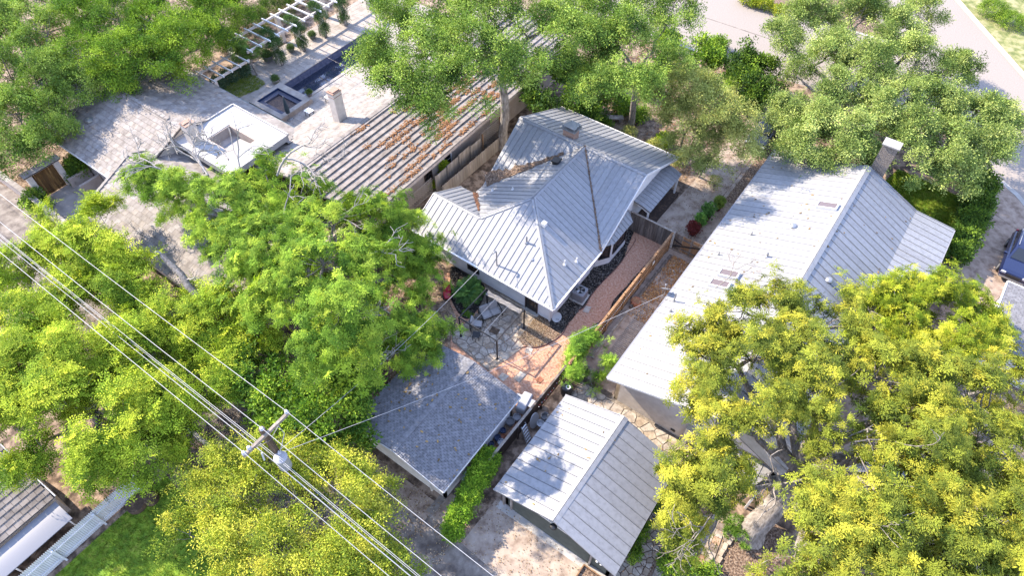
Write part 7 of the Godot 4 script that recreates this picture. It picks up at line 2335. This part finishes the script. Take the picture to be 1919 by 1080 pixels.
	shrub("garden_shrub", "dark low shrub against the back eave", [[-21.51, 0.60, -43.24, 0.80, 0.60, 0.80]], "broad", [Color(0.025, 0.06, 0.013), Color(0.08, 0.15, 0.02), Color(0.2, 0.3, 0.03)], 0.8, {"group": "shrubs in the front yard"})
	shrub("garden_shrub", "tall shrub at the corner of street and drive", [[-18.78, 0.60, -60.69, 1.10, 0.83, 1.10]], "broad", [Color(0.045, 0.11, 0.015), Color(0.15, 0.26, 0.025), Color(0.34, 0.46, 0.04)], 0.8, {"group": "shrubs in the front yard"})
	shrub("garden_shrub", "large leafy shrub under the street oak", [[-23.31, 0.60, -58.58, 1.30, 0.98, 1.30]], "broad", [Color(0.045, 0.11, 0.015), Color(0.15, 0.26, 0.025), Color(0.34, 0.46, 0.04)], 0.8, {"group": "shrubs in the front yard"})
	shrub("garden_shrub", "dark shrub beside the brown wooden gate", [[-53.52, 0.90, -13.15, 1.00, 1.00, 1.00], [-53.41, 0.60, -12.43, 0.80, 0.70, 0.80]], "broad", [Color(0.025, 0.06, 0.013), Color(0.08, 0.15, 0.02), Color(0.2, 0.3, 0.03)], 0.9, {})
	shrub("garden_shrub", "dark shrub at the alley side of the gate post", [[-52.85, 0.80, -8.74, 0.80, 0.80, 0.90], [-52.23, 0.60, -8.71, 0.80, 0.60, 0.80]], "broad", [Color(0.025, 0.06, 0.013), Color(0.08, 0.15, 0.02), Color(0.2, 0.3, 0.03)], 0.8, {})
	shrub("garden_shrub", "strappy green clumps at the foot of the big pecan", [[2.49, 0.40, -17.69, 0.50, 0.50, 0.50], [3.22, 0.40, -17.13, 0.50, 0.50, 0.50], [2.63, 0.30, -17.10, 0.40, 0.40, 0.40]], "strap", [Color(0.1, 0.2, 0.03), Color(0.24, 0.38, 0.06)], 0.5, {})
	shrub("garden_shrub", "leafy green plants beside the paved terrace edge", [[1.54, 0.40, -14.00, 0.60, 0.40, 0.50], [2.55, 0.40, -14.50, 0.50, 0.40, 0.50], [0.66, 0.50, -13.50, 0.60, 0.50, 0.60]], "broad", [Color(0.045, 0.11, 0.015), Color(0.15, 0.26, 0.025), Color(0.34, 0.46, 0.04)], 0.7, {})
	shrub("garden_shrub", "green weeds along the metal garage side wall", [[-1.34, 0.30, -14.23, 0.30, 0.40, 0.80], [-1.13, 0.30, -12.96, 0.30, 0.30, 0.50], [-1.53, 0.30, -16.13, 0.30, 0.30, 0.50]], "broad", [Color(0.045, 0.11, 0.015), Color(0.15, 0.26, 0.025), Color(0.34, 0.46, 0.04)], 0.8, {"size": 0.5})
	shrub("garden_shrub", "leafy sapling against the plastered wall by its door", [[-28.76, 1.00, -30.16, 0.35, 1.00, 0.35], [-29.12, 0.30, -28.88, 0.50, 0.40, 0.50]], "broad", [Color(0.1, 0.18, 0.014), Color(0.27, 0.37, 0.025), Color(0.5, 0.55, 0.045)], 1.0, {"size": 0.7})
	shrub("garden_shrub", "creeper and pots overhung with leaves beside the shingle garage wall", [[-11.99, 1.20, -13.54, 0.35, 0.70, 0.60], [-12.19, 1.00, -14.60, 0.30, 0.50, 0.40]], "oak", [Color(0.045, 0.11, 0.015), Color(0.15, 0.26, 0.025), Color(0.34, 0.46, 0.04)], 0.9, {"size": 0.6})
	shrub("garden_shrub", "weeds in the corner by the rough board gate", [[-17.73, 0.30, -9.26, 0.60, 0.30, 0.40]], "broad", [Color(0.045, 0.11, 0.015), Color(0.15, 0.26, 0.025), Color(0.34, 0.46, 0.04)], 0.8, {"size": 0.6})
	shrub("garden_shrub", "bright flowering shrubs on the far bank of the street", [[-18.29, 0.50, -70.90, 1.20, 0.60, 0.80], [-19.81, 0.50, -70.89, 1.20, 0.60, 0.80], [-16.41, 0.50, -70.67, 0.80, 0.50, 0.70]], "broad", [Color(0.12, 0.2, 0.02), Color(0.4, 0.42, 0.03)], 0.7, {})
	shrub("garden_shrub", "green shrub on the far grass verge", [[1.85, 0.70, -83.47, 1.60, 1.20, 1.20], [3.89, 0.70, -82.38, 1.60, 1.00, 1.20]], "oak", [Color(0.045, 0.11, 0.015), Color(0.15, 0.26, 0.025), Color(0.34, 0.46, 0.04)], 0.6, {})
	var bare := [[Vector3(-37.1, 7.6, -14.1), Vector3(-41.1, 8.6, -13.7), 2.0, 0.08, 4], [Vector3(-35.5, 8.0, -15.0), Vector3(-40.6, 9.2, -15.5), 2.2, 0.09, 5], [Vector3(-35.9, 8.0, -15.0), Vector3(-40.5, 9.2, -17.0), 2.0, 0.08, 5], [Vector3(-35.2, 8.4, -16.6), Vector3(-38.6, 9.6, -18.1), 1.6, 0.07, 4], [Vector3(-33.1, 8.6, -15.9), Vector3(-35.0, 10.4, -17.3), 1.8, 0.068, 3], [Vector3(-31.0, 8.8, -17.2), Vector3(-31.4, 10.8, -18.7), 1.9, 0.084, 4], [Vector3(-30.6, 8.6, -17.7), Vector3(-28.7, 10.2, -21.0), 1.9, 0.068, 4], [Vector3(-27.3, 8.0, -14.4), Vector3(-29.2, 9.2, -16.1), 1.7, 0.084, 3], [Vector3(-25.9, 8.2, -15.8), Vector3(-24.4, 9.0, -18.7), 1.8, 0.05, 3], [Vector3(-22.9, 7.4, -16.2), Vector3(-21.6, 8.0, -18.3), 1.6, 0.076, 3], [Vector3(-20.4, 6.4, -11.2), Vector3(-16.9, 6.6, -11.4), 1.5, 0.042, 4], [Vector3(-21.3, 6.6, -11.3), Vector3(-18.6, 7.0, -12.0), 1.6, 0.042, 4], [Vector3(-21.4, 7.4, -13.3), Vector3(-18.8, 7.8, -12.9), 1.4, 0.042, 3]]
	var bare_east := [[Vector3(1.2, 6.4, -14.8), Vector3(0.2, 6.6, -12.2), 1.6, 0.04, 4], [Vector3(2.0, 7.0, -16.1), Vector3(1.4, 6.2, -15.1), 1.8, 0.07, 4], [Vector3(3.7, 8.0, -17.8), Vector3(2.7, 8.0, -16.9), 1.4, 0.08, 3], [Vector3(4.7, 10.2, -19.6), Vector3(5.9, 10.8, -21.0), 1.6, 0.05, 3], [Vector3(5.1, 9.6, -16.3), Vector3(6.0, 10.0, -15.7), 1.3, 0.04, 3], [Vector3(-4.3, 9.2, -24.9), Vector3(-3.4, 10.0, -25.7), 1.4, 0.03, 3]]
	var stub := [Vector3(-29.65, 5.0, -8.93), Vector3(-33.18, 7.0, -9.26)]
	for k in 2:
		rng.seed = 77 + k
		var o: Node3D = [west_pecan, east_pecan][k]
		for q in [bare, bare_east][k]:
			var m := MB.new()
			dead_wood(m, q[0], (q[1] - q[0]).normalized(), q[2], q[3], q[4], [0.016, 0.011][k])
			put(m, "bare_branch", [M.deadwood, M.bark][k], o)
	rng.seed = 80
	var s := thing("dead_trunk", "leaning broken dead trunk standing out of the feathery green tree", "tree trunk", Vector3(stub[0].x + 1.5, 0, stub[0].z - 1.0))
	var m := MB.new()
	m.tube(bend(Vector3(stub[0].x + 1.5, 0, stub[0].z - 1.0), stub[0], 4, 0.02), taper(0.3, 0.24, 4), 10)
	m.tube(bend(stub[0], stub[1], 5, 0.02), PackedFloat32Array([0.24, 0.23, 0.22, 0.21, 0.2, 0.17]), 10)
	put(m, "trunk", M.bark, s)
	var t := MB.new()
	dead_wood(t, stub[0].lerp(stub[1], 0.5), Vector3(0.7, 0.5, -0.5).normalized(), 0.8, 0.06, 1)
	dead_wood(t, stub[1], Vector3(-0.4, 0.7, 0.2).normalized(), 0.3, 0.07, 1)
	put(t, "bare_branch", M.deadwood, s)
	var pm := own("fan_palm", "fan palm with drooping fronds at the street edge under the oak", "palm", Vector3(6.3, 0, -55.2), 0)
	var tk := MB.new()
	tk.cyl(Vector3.ZERO, Vector3(0, 2.6, 0), 0.2, 12, 0.17)
	put(tk, "trunk", M.bark, pm)
	for i in 26:
		frond(pm, Vector3(0, 2.6, 0), i * 2.4, lerpf(1.1, -0.6, i / 25.0), 1.2, Color(0.07, 0.12, 0.03))


func litter() -> void:
	rng.seed = 909
	var lf := MB.new()
	leaf(lf, Vector3(-0.05, 0, 0), Vector3.RIGHT, Vector3.UP, 0.1, 0.055)
	var leafm := lf.mesh()
	var chip := MB.new()
	chip.box(Vector3.ZERO, Vector3(0.1, 0.03, 0.05))
	var chipm := chip.mesh()
	var rust := [Color(0.35, 0.14, 0.04), Color(0.5, 0.24, 0.08), Color(0.28, 0.15, 0.07), Color(0.6, 0.36, 0.16)]
	var dry := [Color(0.3, 0.2, 0.11), Color(0.45, 0.33, 0.2), Color(0.18, 0.11, 0.06), Color(0.55, 0.45, 0.3)]
	var mul := [Color(0.03, 0.025, 0.022), Color(0.08, 0.07, 0.06), Color(0.2, 0.18, 0.16), Color(0.015, 0.013, 0.012)]
	strew("fallen_leaves", leafm, M.bit, [[-9.6, -27.0], [-7.5, -27.0], [-7.5, -33.8], [-9.6, -33.8]], 4200, 0.045, 0.7, 1.5, rust, "orange fallen leaves drifted in the side passage", "leaves")
	strew("fallen_leaves", leafm, M.bit, [[-18.2, -17.0], [-10.6, -13.5], [-10.5, -34.0], [-13.3, -34.0], [-13.0, -23.0], [-18.2, -23.0]], 3000, 0.05, 0.5, 1.1, dry + rust, "brown leaves scattered over the granite path", "leaves")
	strew("fallen_leaves", leafm, M.bit, [[-14.6, -20.9], [-13.2, -21.1], [-12.5, -23.0], [-14.7, -23.2]], 4500, 0.05, 0.35, 0.8, dry, "dry leaves covering the round bed at the house corner", "leaves")
	strew("mulch", chipm, M.bit, [[-13.75, -23.5], [-12.5, -23.1], [-12.6, -27.0], [-12.5, -31.6], [-13.2, -34.1], [-13.8, -34.0]], 9000, 0.05, 0.6, 1.3, mul, "black bark chips in the bed along the house wall", "mulch", 0.6)
	strew("mulch", chipm, M.bit, [[-22.4, -23.25], [-20.7, -21.0], [-19.3, -20.2], [-18.4, -20.2], [-19.3, -23.2]], 5000, 0.05, 0.6, 1.3, mul, "black bark chips around the sago palm", "mulch", 0.6)
	strew("mulch", chipm, M.bit, [[-10.4, -34.0], [-10.75, -33.2], [-11.0, -27.6], [-10.7, -25.9], [-11.1, -24.5], [-10.4, -22.0]], 4000, 0.05, 0.6, 1.3, mul, "bark chips along the foot of the cedar fence", "mulch", 0.6)
	strew("fallen_leaves", leafm, M.bit, [[-40, -9.0], [-9.5, -9.0], [-9.5, -3.2], [-40, -3.2]], 14000, 0.03, 0.6, 1.3, dry, "dry leaves along the alley", "leaves")
	strew("fallen_leaves", leafm, M.bit, [[-26, -41.3], [-12.6, -41.3], [-12.2, -58.0], [-26, -58.0]], 22000, 0.02, 0.5, 1.2, dry + rust, "leaf litter under the front yard shrubs", "leaves")
	strew("fallen_leaves", leafm, M.bit, [[-26, -9.5], [-18.4, -9.5], [-18.4, -20.0], [-26, -22.0]], 9000, 0.03, 0.7, 1.5, dry, "leaf litter under the tall green pecan", "leaves")
	strew("fallen_leaves", leafm, M.bit, [[-12.0, -34.6], [-7.5, -34.6], [-7.5, -58.0], [-11.8, -58.0]], 5000, 0.035, 0.6, 1.3, dry, "scattered dry leaves on the concrete drive", "leaves")
	strew("fallen_leaves", leafm, M.bit, [[-63, -9.0], [-54.2, -9.0], [-54.2, -14.5], [-63, -14.5]], 5000, 0.03, 0.8, 1.6, dry, "pale leaves in the shaded drive outside the gate", "leaves")
	strew("fallen_leaves", leafm, M.bit, [[-9.2, -20.5], [3.0, -18.5], [4.0, -9.0], [-1.4, -7.6], [-1.4, -17.7], [-9.2, -17.7]], 5000, 0.065, 0.6, 1.2, rust + dry, "brown leaves on the flagstones behind the metal garage", "leaves")
	strew("fallen_leaves", leafm, M.bit, [[-12.0, -7.9], [-2.2, -7.6], [-2.2, -11.0], [-12.0, -11.0]], 1500, 0.05, 0.5, 1.1, dry, "few dry leaves on the garage apron", "leaves")
